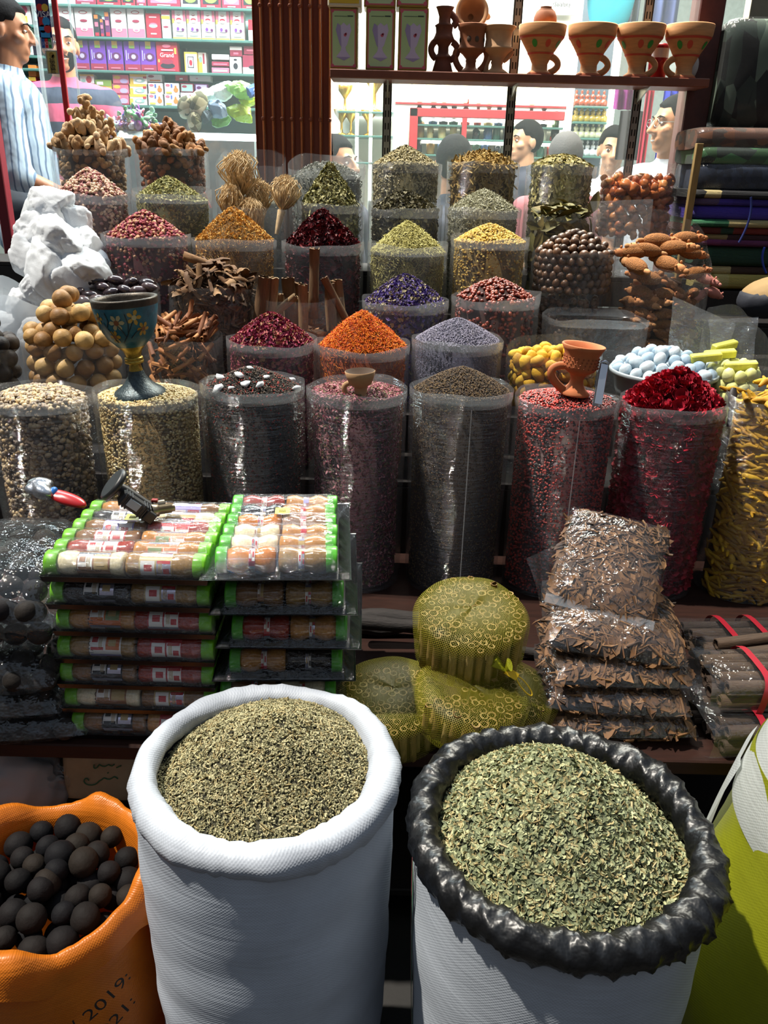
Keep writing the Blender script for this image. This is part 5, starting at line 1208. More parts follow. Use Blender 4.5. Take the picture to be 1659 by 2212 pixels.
# dark sticks behind the nets
m_darkroot = mat('dark_root_bark', '#211c1a', .8, var=.3, vscale=40, bump=.6, bscale=50, stretch=(1, 6, 6))
for i, (a_, b_, R_) in enumerate([((770, 1235), (1000, 1290), .022), ((775, 1270), (905, 1320), .016), ((780, 1250), (1120, 1262), .018), ((1060, 1275), (1190, 1240), .015)]):
    A0, B0 = atY(*a_, 1.70 - .04 * i), atY(*b_, 1.70 - .04 * i); A0[2] = B0[2] = .60 + R_ + .0 + (.036 if i == 2 else 0); pts = [A0 + (B0 - A0) * t + np.array([0, 0, .004 * math.sin(9 * t + i)]) for t in np.linspace(0, 1, 9)]
    o = obj('dark_root', tube(pts, [R_ * (.8 + .2 * math.sin(4 * t + i)) for t in np.linspace(0, 1, 9)], 12), m_darkroot); tag(o, ['thick dark root lying behind the topmost net bag', 'short dark root beside the jar trays', 'long dark root at the back against the spice bags', 'dark root end beside the bark bags'][i], 'root')

# ------------------------------------------------------------------ bagged bark and wrapped cinnamon
m_chips = grain('bark_chip', ['#5a3e28', '#6e4e32', '#44301f', '#7c5a3a', '#3a281c', '#634529'])
def bark_bag(loc, w_, d_, h_, rot, label, seed, grp='bags of bark chips'):
    t = empty('bark_bag', label, 'bark bag', loc, rot, grp); obj('film', pillow(w_, d_, h_, seed, .006), m_bagfilm, t)
    r = np.random.default_rng(seed); n = 1100; x, y = r.uniform(-.455, .455, n) * w_, r.uniform(-.45, .45, n) * d_
    e = ((1 - np.abs(2 * x / w_) ** 3.2) * (1 - np.abs(2 * y / d_) ** 3.2)) ** .55; sg = np.where(r.uniform(size=n) < .7, 1, -1)
    P = np.stack([x, y, sg * (h_ / 2 * e - .007)], 1); N = np.stack([1.4 * x / w_, 1.4 * y / d_, sg * 1.0], 1); N /= np.linalg.norm(N, axis=1)[:, None]
    mb = MB(); strew(mb, 'leaf', P[:850], N[:850], .02, .05, .14, r, 0); strew(mb, 'stick', P[850:], N[850:], .03, .055, .06, r, 0)
    mb.join(pillow(w_ * .88, d_ * .88, h_ * .6, seed, .001), mi=1)
    o = obj('bark_chips', mb, [m_chips, mat('core_bark', '#33241a', .9)], t); o['kind'] = 'stuff'; return t
BB = [((1330, 1580), 1.335, .628, .30, .21, .068, (.03, 0, .03), 'lowest'), ((1325, 1520), 1.35, .678, .29, .22, .068, (.05, .01, -.05), 'second lowest'), ((1335, 1462), 1.37, .728, .29, .22, .072, (.08, .03, .04), 'middle'),
      ((1330, 1395), 1.40, .782, .28, .23, .078, (.14, .08, -.10), 'second from top')]
for k, ((px_, py_), Y_, z_, w_, d_, h_, rt, nm) in enumerate(BB):
    bark_bag((xAt(px_, Y_, z_), Y_ + .04, z_), w_, d_, h_, rt, nm + ' clear bag of bark chips in the pile beside the net bags', 300 + k)
tb = bark_bag((xAt(1320, 1.50, .87), 1.515, .868), .22, .27, .06, (.52, .1, -.32), 'topmost bark bag leaning back with its sealed strip towards the net bags', 310)
o = obj('zip_seal', cbox(.215, .022, .0016, .0004).xf(T=(0, -.12, .012)), m_cuff, tb, label='white zip seal strip')
sheet('crumpled_film', 'loose clear film corner sticking up beside the topmost bark bag', [(1140, 1205), (1215, 1170), (1230, 1300), (1205, 1420)], [1.50, 1.54, 1.46, 1.40], 11, .008, m=m_bagfilm)
m_longcin = objvar('long_cinnamon', ['#302218', '#3a2a1c', '#281c16', '#42301f'], rough=.8, bump=.5, bscale=50, stretch=(1, 8, 8))
m_tape = mat('red_tape', '#8a1826', .35)
LQ = meshes(3, lambda i: quill(.40, .0155, .003, 1.5 + .2 * i, 18, 70 + i), m_longcin)
def stick_pack(loc, yaw, n1, label, seed, L=.42):
    t = empty('cinnamon_pack', label, 'cinnamon pack', loc, (0, 0, yaw), 'film wrapped packs of long cinnamon'); r = np.random.default_rng(seed); nx = n1; hgt = 0
    for j in range(2):
        for i in range(nx):
            o = bpy.data.objects.new('long_stick', LQ[r.integers(3)]); COL.objects.link(o); o.parent = t; o.location = (r.normal() * .006, (i - (nx - 1) / 2) * .031, .018 + .030 * j); o.rotation_euler = (r.uniform(0, 6), 0, r.normal() * .01)
    w_ = nx * .031 + .012; a = np.linspace(0, 2 * PI, 25)[:-1]; V = []
    for x in np.linspace(-L / 2 - .015, L / 2 + .015, 14):
        ca, sa = np.cos(a), np.sin(a); V.append(np.stack([np.full(24, x), np.sign(ca) * np.abs(ca) ** .5 * w_ / 2, .033 + np.sign(sa) * np.abs(sa) ** .5 * .038], 1))
    V = np.concatenate(V); V += (.004 * np.abs(wob(V, 40, seed)))[:, None] * (V - [0, 0, .033]) / .04
    obj('film', MB().add(V, grid_faces(14, 24, True)), m_bagfilm, t)
    for x in (-.135, -.06):
        V = []
        for xx in (x - .007, x + .007): V.append(np.stack([np.full(24, xx) + .01 * np.sin(a), np.sign(np.cos(a)) * np.abs(np.cos(a)) ** .5 * (w_ / 2 + .007), .033 + np.sign(np.sin(a)) * np.abs(np.sin(a)) ** .5 * .0455], 1))
        obj('tape_band', MB().add(np.concatenate(V), grid_faces(2, 24, True)), m_tape, t, label='red tape band')
    return t
q = atZ(1490, 1360, .70); stick_pack((xAt(1470, 1.60, .66) + .23, 1.60, .602), .08, 5, 'film wrapped cinnamon pack at the back under the turmeric bag', 401)
stick_pack((xAt(1525, 1.36, .72) + .215, 1.365, .672), .06, 4, 'film wrapped cinnamon pack with red tape in front of the loose sticks', 402)
stick_pack((xAt(1520, 1.33, .64) + .20, 1.345, .601), .12, 5, 'lowest film wrapped cinnamon pack next to the yellow sack', 403)
for i, (x, y, Y_, s, lab) in enumerate([(1560, 1425, 1.42, 1.25, 'thick loose cinnamon stick lying on the wrapped packs'), (1545, 1392, 1.47, 1.0, 'thinner loose cinnamon stick behind the thick one')]):
    p = atY(x, y, Y_); o = obj('cinnamon_stick', LQ[i], None, loc=p + np.array([.2, .02, .02]), rot=(1.0 + i, -.10, .10)); o.scale = (1, s, s); tag(o, lab, 'cinnamon stick')

# ------------------------------------------------------------------ under the counter
m_kraft = mat('kraft_card', '#4e4433', .85, var=.15); m_beigebag = film('beige_bag', haze=.75, tint='#b5ab92', bump=.7, wr=(5, 5, 5), wscale=3)
o = obj('carton', cbox(.40, .22, .16, .004), m_kraft, loc=(xAt(90, 1.47, .22), 1.46, .222)); tag(o, 'brown cardboard carton on the low shelf behind the orange sack', 'carton')
o = obj('grey_bag', crumple(.12, .07, .10, 21, .2), mat('grey_plastic', '#9aa2aa', .35, trans=.3, bump=.6, bscale=20), loc=atY(5, 1690, 1.36)); tag(o, 'pale grey plastic bag under the counter edge', 'plastic bag')
o = obj('crumpled_foil', crumple(.05, .035, .03, 22, .6), m_bagfilm, loc=atY(118, 1672, 1.37)); tag(o, 'crumpled shiny film ball under the counter', 'plastic film')
pbg = atY(225, 1675, 1.36); hb = empty('paper_bag', 'beige bag with green handwriting hanging under the jar packs', 'bag', pbg, (-.12, 0, 0))
obj('bag', pillow(.17, .12, .03, 31, .004).xf(R=rx(PI / 2)), mat('beige_paper', '#8d846c', .6, var=.1, bump=.4, bscale=30), hb)
m_greenink = mat('green_ink', '#1c5a3c', .6)
def stroke(pts, r_=.0013): 
    P = np.array(pts, float); t_ = np.linspace(0, len(P) - 1, 30); Q = np.stack([np.interp(t_, np.arange(len(P)), P[:, k]) for k in (0, 1)], 1)
    for _ in range(3): Q[1:-1] = (Q[:-2] + Q[1:-1] * 2 + Q[2:]) / 4
    return tube(np.stack([Q[:, 0], np.full(30, -.0185), Q[:, 1]], 1), r_, 5)
ink = stroke([(.035, .005), (.028, .014), (.022, .004), (.012, .002), (.006, .010), (.002, .001), (-.006, .0), (-.008, -.008), (-.024, -.014), (-.038, -.008), (-.036, .004), (-.028, .006), (-.026, -.001)])
ink.join(stroke([(.030, .040), (.024, .034), (.018, .040), (.012, .034), (.004, .034), (-.002, .040), (-.006, .030), (-.014, .028), (-.012, .038)])).join(stroke([(.016, .020), (.015, .018)])).join(stroke([(.044, .037), (.034, .032)]))
obj('handwriting', ink, m_greenink, hb)

# ------------------------------------------------------------------ goblet, clay burners, tongs, spoon
m_bronze = mat('dark_bronze', '#3c352c', .45, metal=.5, var=.2, vscale=60, bump=.3, bscale=120); m_teal = mat('teal_enamel', '#1f6072', .35, var=.22, vscale=70, bump=.15, bscale=200)
m_foot = mat('etched_foot', '#2f3c40', .4, metal=.4, var=.35, vscale=130, bump=.4, bscale=220); m_gold = mat('gold_band', '#a08638', .35, metal=.7, var=.3, vscale=160)
gz = atY(303, 860, bagB.cy - .035)[2]; gx = xAt(303, bagB.cy - .02, gz); k = 1 / ppm((gx, bagB.cy - .02, gz + .1)); hk = (atY(285, 640, bagB.cy - .02)[2] - gz)
gb = empty('goblet', 'blue enamelled metal goblet standing on the yellow resin bag', 'goblet', (gx, bagB.cy - .02, gz - .002), (0, -.07, 0))
Z = lambda f: hk * f
cupP = [(.016, Z(.50)), (.030 * 1, Z(.53)), (.048, Z(.62)), (.060, Z(.74)), (.066, Z(.88)), (.068, Z(.93))]; sc_ = 68 * k / .068
cupP = [(r_ * sc_, z) for r_, z in cupP]; rR = 68 * k
obj('cup', lathe(cupP, 48, True, False), m_teal, gb)
obj('rim', lathe([(rR, Z(.93)), (rR * 1.015, Z(.985)), (rR * 1.01, Z(1)), (rR * .90, Z(1)), (rR * .86, Z(.97)), (rR * .80, Z(.85)), (rR * .5, Z(.65)), (.004, Z(.6))], 48, False, False), m_bronze, gb, label='dark bronze rim')
obj('stem', lathe([(.017, Z(.27)), (.014, Z(.33)), (.014, Z(.37)), (.018, Z(.40)), (.018, Z(.43)), (.022, Z(.48)), (.030, Z(.515)), (.034, Z(.535))], 32, False, False), m_gold, gb, label='gold patterned stem')
obj('collar', lathe([(.015, Z(.35)), (.0225, Z(.36)), (.0225, Z(.38)), (.0195, Z(.385)), (.0225, Z(.395)), (.0215, Z(.415)), (.016, Z(.42))], 32), m_gold, gb)
fR = 60 * k
obj('foot', lathe([(fR * .97, 0), (fR, .004), (fR * .98, .012), (fR * .80, .022), (fR * .5, Z(.15)), (.022, Z(.22)), (.017, Z(.28))], 48, True, False), m_foot, gb, label='etched dark foot')
def cup_at(a, z): 
    zz = [p[1] for p in cupP]; q = np.interp(z, zz, [p[0] for p in cupP]) + .0012; return np.array([q * math.cos(a), q * math.sin(a), z])
def flower(a0, z0, R, cols, n=6):
    mb = MB()
    for j in range(n):
        th = j * 2 * PI / n; pts = [(0, 0)] + [(R * q * math.cos(th + s), R * q * math.sin(th + s)) for q, s in ((.55, -.42), (.85, -.3), (1.05, 0), (.85, .3), (.55, .42))]
        mb.add([cup_at(a0 + u / rR, z0 + v) for u, v in pts], np.array([[0, i, i + 1] for i in range(1, 5)]), 0, False)
    pts = [(.34 * R * math.cos(t_), .34 * R * math.sin(t_)) for t_ in np.arange(10) * .628]
    V = [cup_at(a0 + u / rR, z0 + v) * np.array([1.012, 1.012, 1]) for u, v in pts]; mb.add(V, np.arange(10).reshape(1, -1), 1, False); return obj('enamel_flower', mb, cols, gb)
fc, fy, fo = mat('enamel_cream', '#b0a67c', .4), mat('enamel_yellow', '#b08a2c', .4), mat('enamel_rust', '#7c4a26', .4)
flower(-1.62, Z(.80), .019, [fc, fo]); flower(-1.85, Z(.66), .017, [fy, fo]); flower(-1.05, Z(.84), .018, [fy, fc], 5); flower(-2.3, Z(.84), .014, [fy, fo], 5); flower(-.75, Z(.72), .017, [fy, fo]); flower(-2.6, Z(.72), .013, [fc, fo], 5)
vn = MB()
for (pts) in ([(-1.55, .60), (-1.35, .66), (-1.2, .74), (-1.1, .80)], [(-1.4, .66), (-1.5, .73), (-1.6, .77)], [(-1.85, .60), (-1.95, .72), (-2.15, .80)], [(-1.2, .64), (-1.0, .70), (-.8, .72)], [(-1.3, .70), (-1.25, .78), (-1.32, .88)], [(-2.0, .76), (-1.9, .82), (-1.95, .9)]):
    t_ = np.linspace(0, len(pts) - 1, 12); P = [cup_at(np.interp(q, range(len(pts)), [p[0] for p in pts]), Z(np.interp(q, range(len(pts)), [p[1] for p in pts]))) for q in t_]; vn.join(tube(P, .0012, 5))
obj('enamel_vine', vn, mat('enamel_dark', '#14272c', .4), gb)
m_terra = mat('terracotta', '#b4683e', .85, var=.12, vscale=20, bump=.15, bscale=60); m_terra2 = mat('pale_clay', '#a98560', .85, var=.12, vscale=20); m_clayinner = mat('inner_dark_clay', '#4c3c30', .9)
def ring_handle(p0, p1, out, r_=.006, n=14):
    p0, p1, out = map(np.array, (p0, p1, out)); pts = []
    for t_ in np.linspace(0, 1, n): pts.append(p0 * (1 - t_) + p1 * t_ + out * math.sin(PI * t_) ** .7)
    return tube(pts, r_, 8, flat=1.3)
bz = atY(1252, 857, bagF.cy - .06)[2]; Yb = bagF.cy - .03; bx = xAt(1240, Yb, bz); hk = atY(1250, 742, Yb)[2] - bz; k = 1 / ppm((bx, Yb, bz + .08))
cb = empty('clay_burner', 'large terracotta goblet burner standing on the peppercorns', 'clay burner', (bx, Yb, bz - .002), (0, .09, .15)); Z = lambda f: hk * f
R_ = 43 * k
obj('cup', lathe([(.019, Z(.40)), (R_ * .78, Z(.50)), (R_ * .88, Z(.58)), (R_ * .82, Z(.72)), (R_ * .86, Z(.80)), (R_ * .98, Z(.90)), (R_ * 1.1, Z(.985)), (R_ * 1.06, Z(1)), (R_ * .98, Z(.99)), (R_ * .80, Z(.85)), (R_ * .7, Z(.6)), (.004, Z(.52))], 40, True, False), m_terra, cb)
dots = MB()
for zf in (.58, .64, .70, .76):
    for j in range(22): a = j * 2 * PI / 22 + zf; q = R_ * (.885 if zf < .6 else .86) + .001; dots.join(blob(1, (.0022, .0022, .0022), 0, 1, 0), T=(q * math.cos(a), q * math.sin(a), Z(zf)))
obj('dotted_pattern', dots, mat('terracotta_dark', '#8a4a2c', .9), cb); obj('foot', lathe([(R_ * .74, 0), (R_ * .78, .005), (R_ * .55, .014), (.018, Z(.2)), (.015, Z(.3)), (.020, Z(.41))], 32, True, False), m_terra, cb)
obj('handle', ring_handle((-R_ * .8, 0, Z(.56)), (-R_ * .55, 0, Z(.06)), (-.036, 0, .01), .0075), m_terra, cb)
Yb = bagD.cy - .05; bz = atY(780, 858, Yb)[2] - .004; bx = xAt(780, Yb, bz); hk = atY(780, 802, Yb)[2] - bz; k = 1 / ppm((bx, Yb, bz)); R_ = 33 * k
cb2 = empty('clay_burner', 'small pale clay burner with dark mouth on the pink herb', 'clay burner', (bx, Yb, bz), (0, -.05, 0)); Z = lambda f: hk * f
obj('cup', lathe([(.016, Z(.45)), (R_ * .72, Z(.55)), (R_ * .9, Z(.8)), (R_ * 1.0, Z(1)), (R_ * .96, Z(1.02))], 32, True, False), m_terra2, cb2); obj('mouth', lathe([(R_ * .96, Z(1.02)), (R_ * .85, Z(.95)), (R_ * .5, Z(.7)), (.003, Z(.65))], 32, False, False), m_clayinner, cb2, label='dark inside of the mouth')  # mouth inside coloured darker than the outer clay
obj('foot', lathe([(.022, 0), (.020, .006), (.015, Z(.2)), (.016, Z(.47))], 24), m_terra2, cb2); obj('handle', ring_handle((-R_ * .75, 0, Z(.58)), (-.02, 0, Z(.02)), (-.016, 0, .004), .005), m_terra2, cb2)
m_chrome = mat('shiny_metal', '#b8bcc4', .18, metal=.9)
A_, B_ = atY(1305, 785, bagF.cy - .055), atY(1287, 878, bagF.cy - .10); d = B_ - A_; L = np.linalg.norm(d); ex = d / L; ey = np.cross(ex, [0, 1, 0]); ey /= np.linalg.norm(ey); RT = np.stack([ex, ey, np.cross(ex, ey)], 1)
sp = obj('tongs', MB().join(cbox(L, .018, .002, .0006)).join(cbox(L * .95, .018, .002, .0006), R=ry(-.09), T=(0, 0, .010)).join(tube([(-L / 2, -.009, .002), (-L / 2 - .003, 0, .007), (-L / 2, .009, .002)], .004, 8)).xf(R=RT, T=(A_ + B_) / 2), m_chrome); tag(sp, 'folded shiny metal tongs stuck in the peppercorns', 'tongs')
A_, B_ = atY(1585, 838, bagG.cy + .02), atY(1577, 905, bagG.cy - .02)
sp = obj('spoon', tube([A_, A_ * .8 + B_ * .2, A_ * .6 + B_ * .4, A_ * .3 + B_ * .7, B_ - [0, 0, .02]], [.006, .011, .010, .006, .005], 12, flat=.5), mat('dark_wood', '#1e1714', .5)); tag(sp, 'dark wooden spoon handle between crimson flowers and turmeric', 'spoon')
# ------------------------------------------------------------------ shop front: gate, glass, shelf
def X_(px, Y, py):  # X of the point at depth Y on picture point
    return atY(px, py, Y)[0]
GY = 3.37
m_gate = mat('gate_paint', '#b8693a', .45, var=.12, vscale=30); m_gatedk = mat('gate_channel', '#7a3216', .5); m_rivet = mat('gate_rivet', '#7a3c20', .5)
gt = empty('folding_gate', 'folded reddish brown steel gate between the glass front and the mirror panel', 'gate', (X_(633, GY, 320), GY, SF))
gx0, gx1 = X_(551, GY, 200), X_(716, GY, 200); zr1, zr2 = atY(630, 15, GY)[2], atY(630, 258, GY)[2]; nS = 8; wS = (gx1 - gx0) / nS
for i in range(nS):
    xc = gx0 + wS * (i + .5) - gt.location[0]
    mb = box2(-wS * .5, wS * .30, .0, .012, 0, 2.75, .001).join(box2(wS * .26, wS * .46, -.022, .012, 0, 2.75, .003), mi=1).join(box2(-wS * .5, -wS * .40, -.014, .012, 0, 2.75, .002), mi=0)
    s_ = obj('slat', mb, [m_gatedk, m_gate], gt, loc=(xc, 0, 0))
    for z in (zr1, zr2): obj('rivet', lathe([(.007, 0), (.0075, .004), (.004, .007)], 12).xf(R=rx(PI / 2), T=(wS * .36, -.022, z - SF)), m_rivet, s_)
m_glass = film('shop_glass', haze=.035, tint='#dff0ee', gloss=.35, bump=0.0, rough=.02, base=.045)
m_edgeglass = film('acrylic_edge', haze=.30, tint='#d8e8ea', gloss=.5, bump=0.0, rough=.1, base=.08)
wl = X_(97, GY, 200)
struct('window_1', box2(wl, gx0 - .005, GY + .01, GY + .016, SF, 3.55, .001), m_glass, 'clear glass front left of the folding gate')
struct('window_2', box2(gx1 + .005, X_(1492, GY, 190), GY + .01, GY + .016, SF, 3.55, .001), m_glass, 'clear glass standing in for the mirror behind the clay burner shelf')  # mirror built as clear glass, its reflections set up behind it
struct('trim_1', box2(wl - .010, wl + .000, GY - .006, GY + .016, SF, 3.55, .002), m_edgeglass, 'clear vertical edge of the glass front')
struct('trim_2', box2(X_(159, GY, 100) - .003, X_(159, GY, 100) + .003, GY - .006, GY + .008, SF, 3.55, .002), m_edgeglass, 'clear joint in the glass front')
rs0 = X_(128, GY, 100)
struct('trim_3', box2(rs0 - .010, rs0 + .010, GY - .004, GY + .008, SF, 3.55, .002), mat('red_strip', '#a81c24', .5), 'red strip down the glass front')
struct('trim_4', box2(X_(1492, GY, 190), X_(1492, GY, 190) + .012, GY - .01, GY + .02, SF, 3.2, .002), mat('silver_edge', '#c4cad4', .25, metal=.5), 'bevelled silver edge of the mirror panel')
pcol = (X_(1520, 3.33, 150), 3.33)
struct('column_1', box2(pcol[0] - .045, pcol[0] + .045, 3.335, 3.44, 0, 3.4, .004), mat('brown_post', '#4a2622', .5, var=.15), 'dark red brown post beside the textiles')
rp = X_(10, 3.3, 450)
struct('trim_5', box2(rp - .05, rp - .01, 3.35, 3.40, 0, 2.05, .003), mat('dark_red_post', '#6a1420', .5), 'dark red door post')
# stickers on the glass
m_pur = mat('sticker_purple', '#241a56', .4)
ys = GY - .003; zS0, zS1 = atY(105, 103, GY)[2], 2.80; xs0, xs1 = X_(94, GY, 50), X_(122, GY, 50); sw = xs1 - xs0
st = empty('card_sticker', 'purple strip of bank card logos on the glass edge', 'sticker', (rs0 - .02 - sw / 2, ys, zS0))
obj('strip', box2(-sw / 2, sw / 2, 0, .003, 0, zS1 - zS0, .0005), m_pur, st)
def disc(x, z, r_, y=-.0008, n=20): a = np.arange(n) * 2 * PI / n; return MB().add(np.stack([x + r_ * np.cos(a), np.full(n, y), z + r_ * np.sin(a)], 1), np.arange(n).reshape(1, -1), 0, False)
def plate(x, z, w_, h_, y=-.0008): return quad((x - w_ / 2, y, z - h_ / 2), (x + w_ / 2, y, z - h_ / 2), (x + w_ / 2, y, z + h_ / 2), (x - w_ / 2, y, z + h_ / 2))
zz = lambda py: atY(108, py, GY)[2] - zS0
mr, my, mbl, mlb, mwh, mgr = mat('logo_red', '#b8262a', .4), mat('logo_yellow', '#c8a83a', .4), mat('logo_blue', '#1d4f9c', .4), mat('logo_light_blue', '#2c8cc8', .4), mat('logo_white', '#d8d8dc', .4), mat('logo_green', '#2c8a48', .4)
obj('logo', MB().join(disc(-.009, zz(17), .012), mi=0).join(disc(.009, zz(17), .012, -.0011), mi=1), [mr, my], st)
tv = textmesh('VISA', .028).xf(R=rx(PI / 2), T=(0, -.001, zz(32))); obj('logo', tv, [mwh], st)
obj('logo', MB().join(plate(-.010, zz(48), .016, .030), mi=0).join(disc(.008, zz(47), .014, -.0011), mi=1), [mr, mlb], st)
obj('logo', MB().join(disc(-.008, zz(63), .013), mi=0).join(disc(.010, zz(63), .013, -.0011), mi=1), [mlb, mr], st)
obj('logo', plate(0, zz(78), .034, .034), [mlb], st)
lg = MB().join(plate(0, zz(94), .044, .036), mi=0)
for q, mi_ in ((-.0125, 1), (0, 2), (.0125, 3)): lg.join(plate(q, zz(94), .011, .030, -.0012), mi=mi_)
for q, ch in ((-.0125, 'J'), (0, 'C'), (.0125, 'B')): lg.join(textmesh(ch, .013).xf(R=rx(PI / 2), T=(q, -.0016, zz(94))), mi=0)
obj('logo', lg, [mwh, mbl, mr, mgr], st)
zG0, zG1 = atY(118, 160, GY)[2], atY(112, 109, GY)[2]; xg = X_(114, GY, 135)
gs = empty('gold_sticker', 'gold upright sticker with black characters below the card logos', 'sticker', (xg, ys, zG0)); hh = zG1 - zG0
obj('label', box2(-.022, .022, 0, .002, 0, hh, .0004), mat('sticker_silver', '#8f9086', .35), gs); obj('gold_field', plate(0, hh * .5, .034, hh * .9), mat('sticker_gold', '#b8a860', .35, metal=.3), gs)
gl_ = MB()
for q, ch in enumerate('極家磁館'): gl_.join(textmesh(ch, .021).xf(R=rx(PI / 2), T=(0, -.0014, hh * (.56 - .15 * q))))
obj('characters', gl_, m_ink, gs); obj('gold_mark', MB().join(disc(.0, hh * .80, .009, -.0012)).join(disc(.006, hh * .74, .006, -.0012)), mat('sticker_ochre', '#8a7434', .4), gs)
# brown shelf with slotted uprights
sx0, sx1 = X_(712, 3.20, 170), X_(1534, 3.20, 170); zsh = atY(1120, 158, 3.20)[2]
shf = empty('wall_shelf', 'brown board shelf carrying boxes and clay burners', 'shelf', ((sx0 + sx1) / 2, 3.26, zsh)); hw = (sx1 - sx0) / 2
m_shelf = mat('shelf_board', '#6e3c28', .5, var=.12, vscale=20)
obj('board', cbox(2 * hw, .17, .028, .003).xf(T=(0, .022, -.015)), m_shelf, shf)
m_slot = mat('slotted_metal', '#9c9a90', .35, metal=.6); m_dark = mat('slot_dark', '#0a0a0a', .8)
for (px, py, nm) in ((836, 250, 0), (1102, 250, 0), (1372, 250, 0)):
    x = X_(px, 3.36, py) - shf.location[0]; up = box2(-.013, .013, 0, .014, -.55, .78, .002)
    up.join(box2(-.016, -.013, -.002, .014, -.55, .78, .0005), mi=1).join(box2(.013, .016, -.002, .014, -.55, .78, .0005), mi=1)
    for z in np.arange(-.53, .76, .042):
        for s in (-.0055, .0055): up.join(box2(s - .0022, s + .0022, -.0012, .001, z, z + .022, .0003), mi=1)
    u = obj('upright', up, [m_slot, m_dark], shf, loc=(x, .098, -.03))
    obj('bracket', MB().add([(x - .003, .098, -.030), (x - .003, -.05, -.030), (x - .003, .098, -.075), (x + .003, .098, -.030), (x + .003, -.05, -.030), (x + .003, .098, -.075)], [np.array([[0, 1, 2], [3, 5, 4]]), np.array([[0, 3, 4, 1], [1, 4, 5, 2], [2, 5, 3, 0]])], 0, False), m_slot, shf)
zs_top = zsh + .0
# vase boxes
m_boxgold = mat('box_gold', '#9a7c34', .35, metal=.3); m_boxside = mat('box_side', '#2c3a2c', .5); m_boxgreen = mat('box_green', '#9ab87a', .4, col2='#b4c49a', vscale=3); m_boxpink = mat('box_pink', '#c05468', .4); m_lilac = mat('vase_print', '#b8acc8', .4); m_lilacd = mat('vase_shade', '#9488ac', .4); m_rose = mat('rose_print', '#b04a58', .4)
def vase_box(x0, x1, Y, z0, h_, label, cut=False):
    w_ = x1 - x0; d_ = .11; mb = cbox(w_, d_, h_, .002, 0).xf(T=(0, 0, h_ / 2)); f = -d_ / 2
    mb.join(box2(w_ / 2 - .001, w_ / 2 + .0006, -d_ * .42, d_ * .42, h_ * .04, h_ * .96, .0002), mi=1)
    mb.join(plate(0, h_ / 2, w_ * .86, h_ * .93, f - .0005), mi=2).join(plate(0, h_ / 2, w_ * .80, h_ * .89, f - .0010), mi=3)
    for sx_ in (-1, 1):
        for sz in (-1, 1): mb.join(disc(sx_ * w_ * .40, h_ / 2 + sz * h_ * .445, w_ * .06, f - .0013), mi=2)
    o = obj('vase_box', mb, [m_boxgold, m_boxside, m_boxpink, m_boxgreen], loc=((x0 + x1) / 2, Y + d_ / 2, z0)); tag(o, label, 'box', 'green vase boxes on the shelf')
    y = f - .0016
    def P(*uv): return [(u * w_, y, v * h_) for u, v in uv]
    vb = MB(); vb.add(P((-.28, .66), (-.20, .74), (-.10, .70), (0, .76), (.10, .70), (.20, .74), (.28, .66), (.14, .42), (-.14, .42)), np.array([[0, 1, 2, 8], [2, 3, 4, 8]]), 0, False)
    vb = MB()
    for pl in ([(-.28, .64), (-.22, .75), (-.10, .71), (-.07, .36), (-.13, .40)], [(-.10, .71), (0, .76), (.12, .71), (.07, .36), (-.07, .36)], [(.12, .71), (.22, .75), (.28, .64), (.13, .40), (.07, .36)], [(-.07, .36), (.07, .36), (.10, .30), (.26, .20), (-.26, .20), (-.10, .30)], [(-.26, .20), (.26, .20), (.02, .14)]):
        vb.add([(u * w_, y, v * h_) for u, v in pl], np.arange(len(pl)).reshape(1, -1), 1 if pl[0][0] == -.28 or pl[0] == (-.26, .20) else 0, False)
    obj('vase_picture', vb, [m_lilac, m_lilacd], o)
    obj('rose_picture', MB().join(disc(.06 * w_, .56 * h_, .05 * w_, y - .0004)).join(disc(.09 * w_, .58 * h_, .035 * w_, y - .0004)), m_rose, o)
    obj('print', MB().join(plate(.24 * w_, .865 * h_, .2 * w_, .02 * h_, y)).join(plate(-.1 * w_, .86 * h_, .45 * w_, .008 * h_, y)), m_boxside, o)
    return o
Yb = 3.215
for i, (a, b_, lab) in enumerate([(712, 772, 'green vase box at the shelf end beside the gate, lid box on it'), (790, 853, 'middle one of the three green vase boxes standing on the shelf'), (860, 924, 'green vase box standing next to the dark clay burner')]):
    hb_ = atY(b_, 17, Yb)[2] - zs_top; vase_box(X_(a, Yb, 90), X_(b_, Yb, 90), Yb, zs_top, hb_, lab)
    if i: vase_box(X_(a - 4, Yb, 0), X_(b_ + 2, Yb, 0), Yb, zs_top + hb_ + .001, hb_, ['', 'upper green vase box stacked on the middle one', 'upper green vase box stacked beside the dark clay burner'][i])
hb_ = atY(772, 17, Yb)[2] - zs_top
o = obj('flat_box', cbox(X_(780, Yb, 5) - X_(708, Yb, 5), .13, .05, .004).join(cbox(.10, .002, .03, .0005), T=(0, -.066, 0), mi=1), [mat('box_cream', '#c8c0a8', .5), mat('box_yellow', '#c8a82a', .4)], loc=((X_(708, Yb, 5) + X_(780, Yb, 5)) / 2, Yb + .055, zs_top + hb_ + .026)); tag(o, 'flat cream and yellow box lying on the first vase box', 'box')
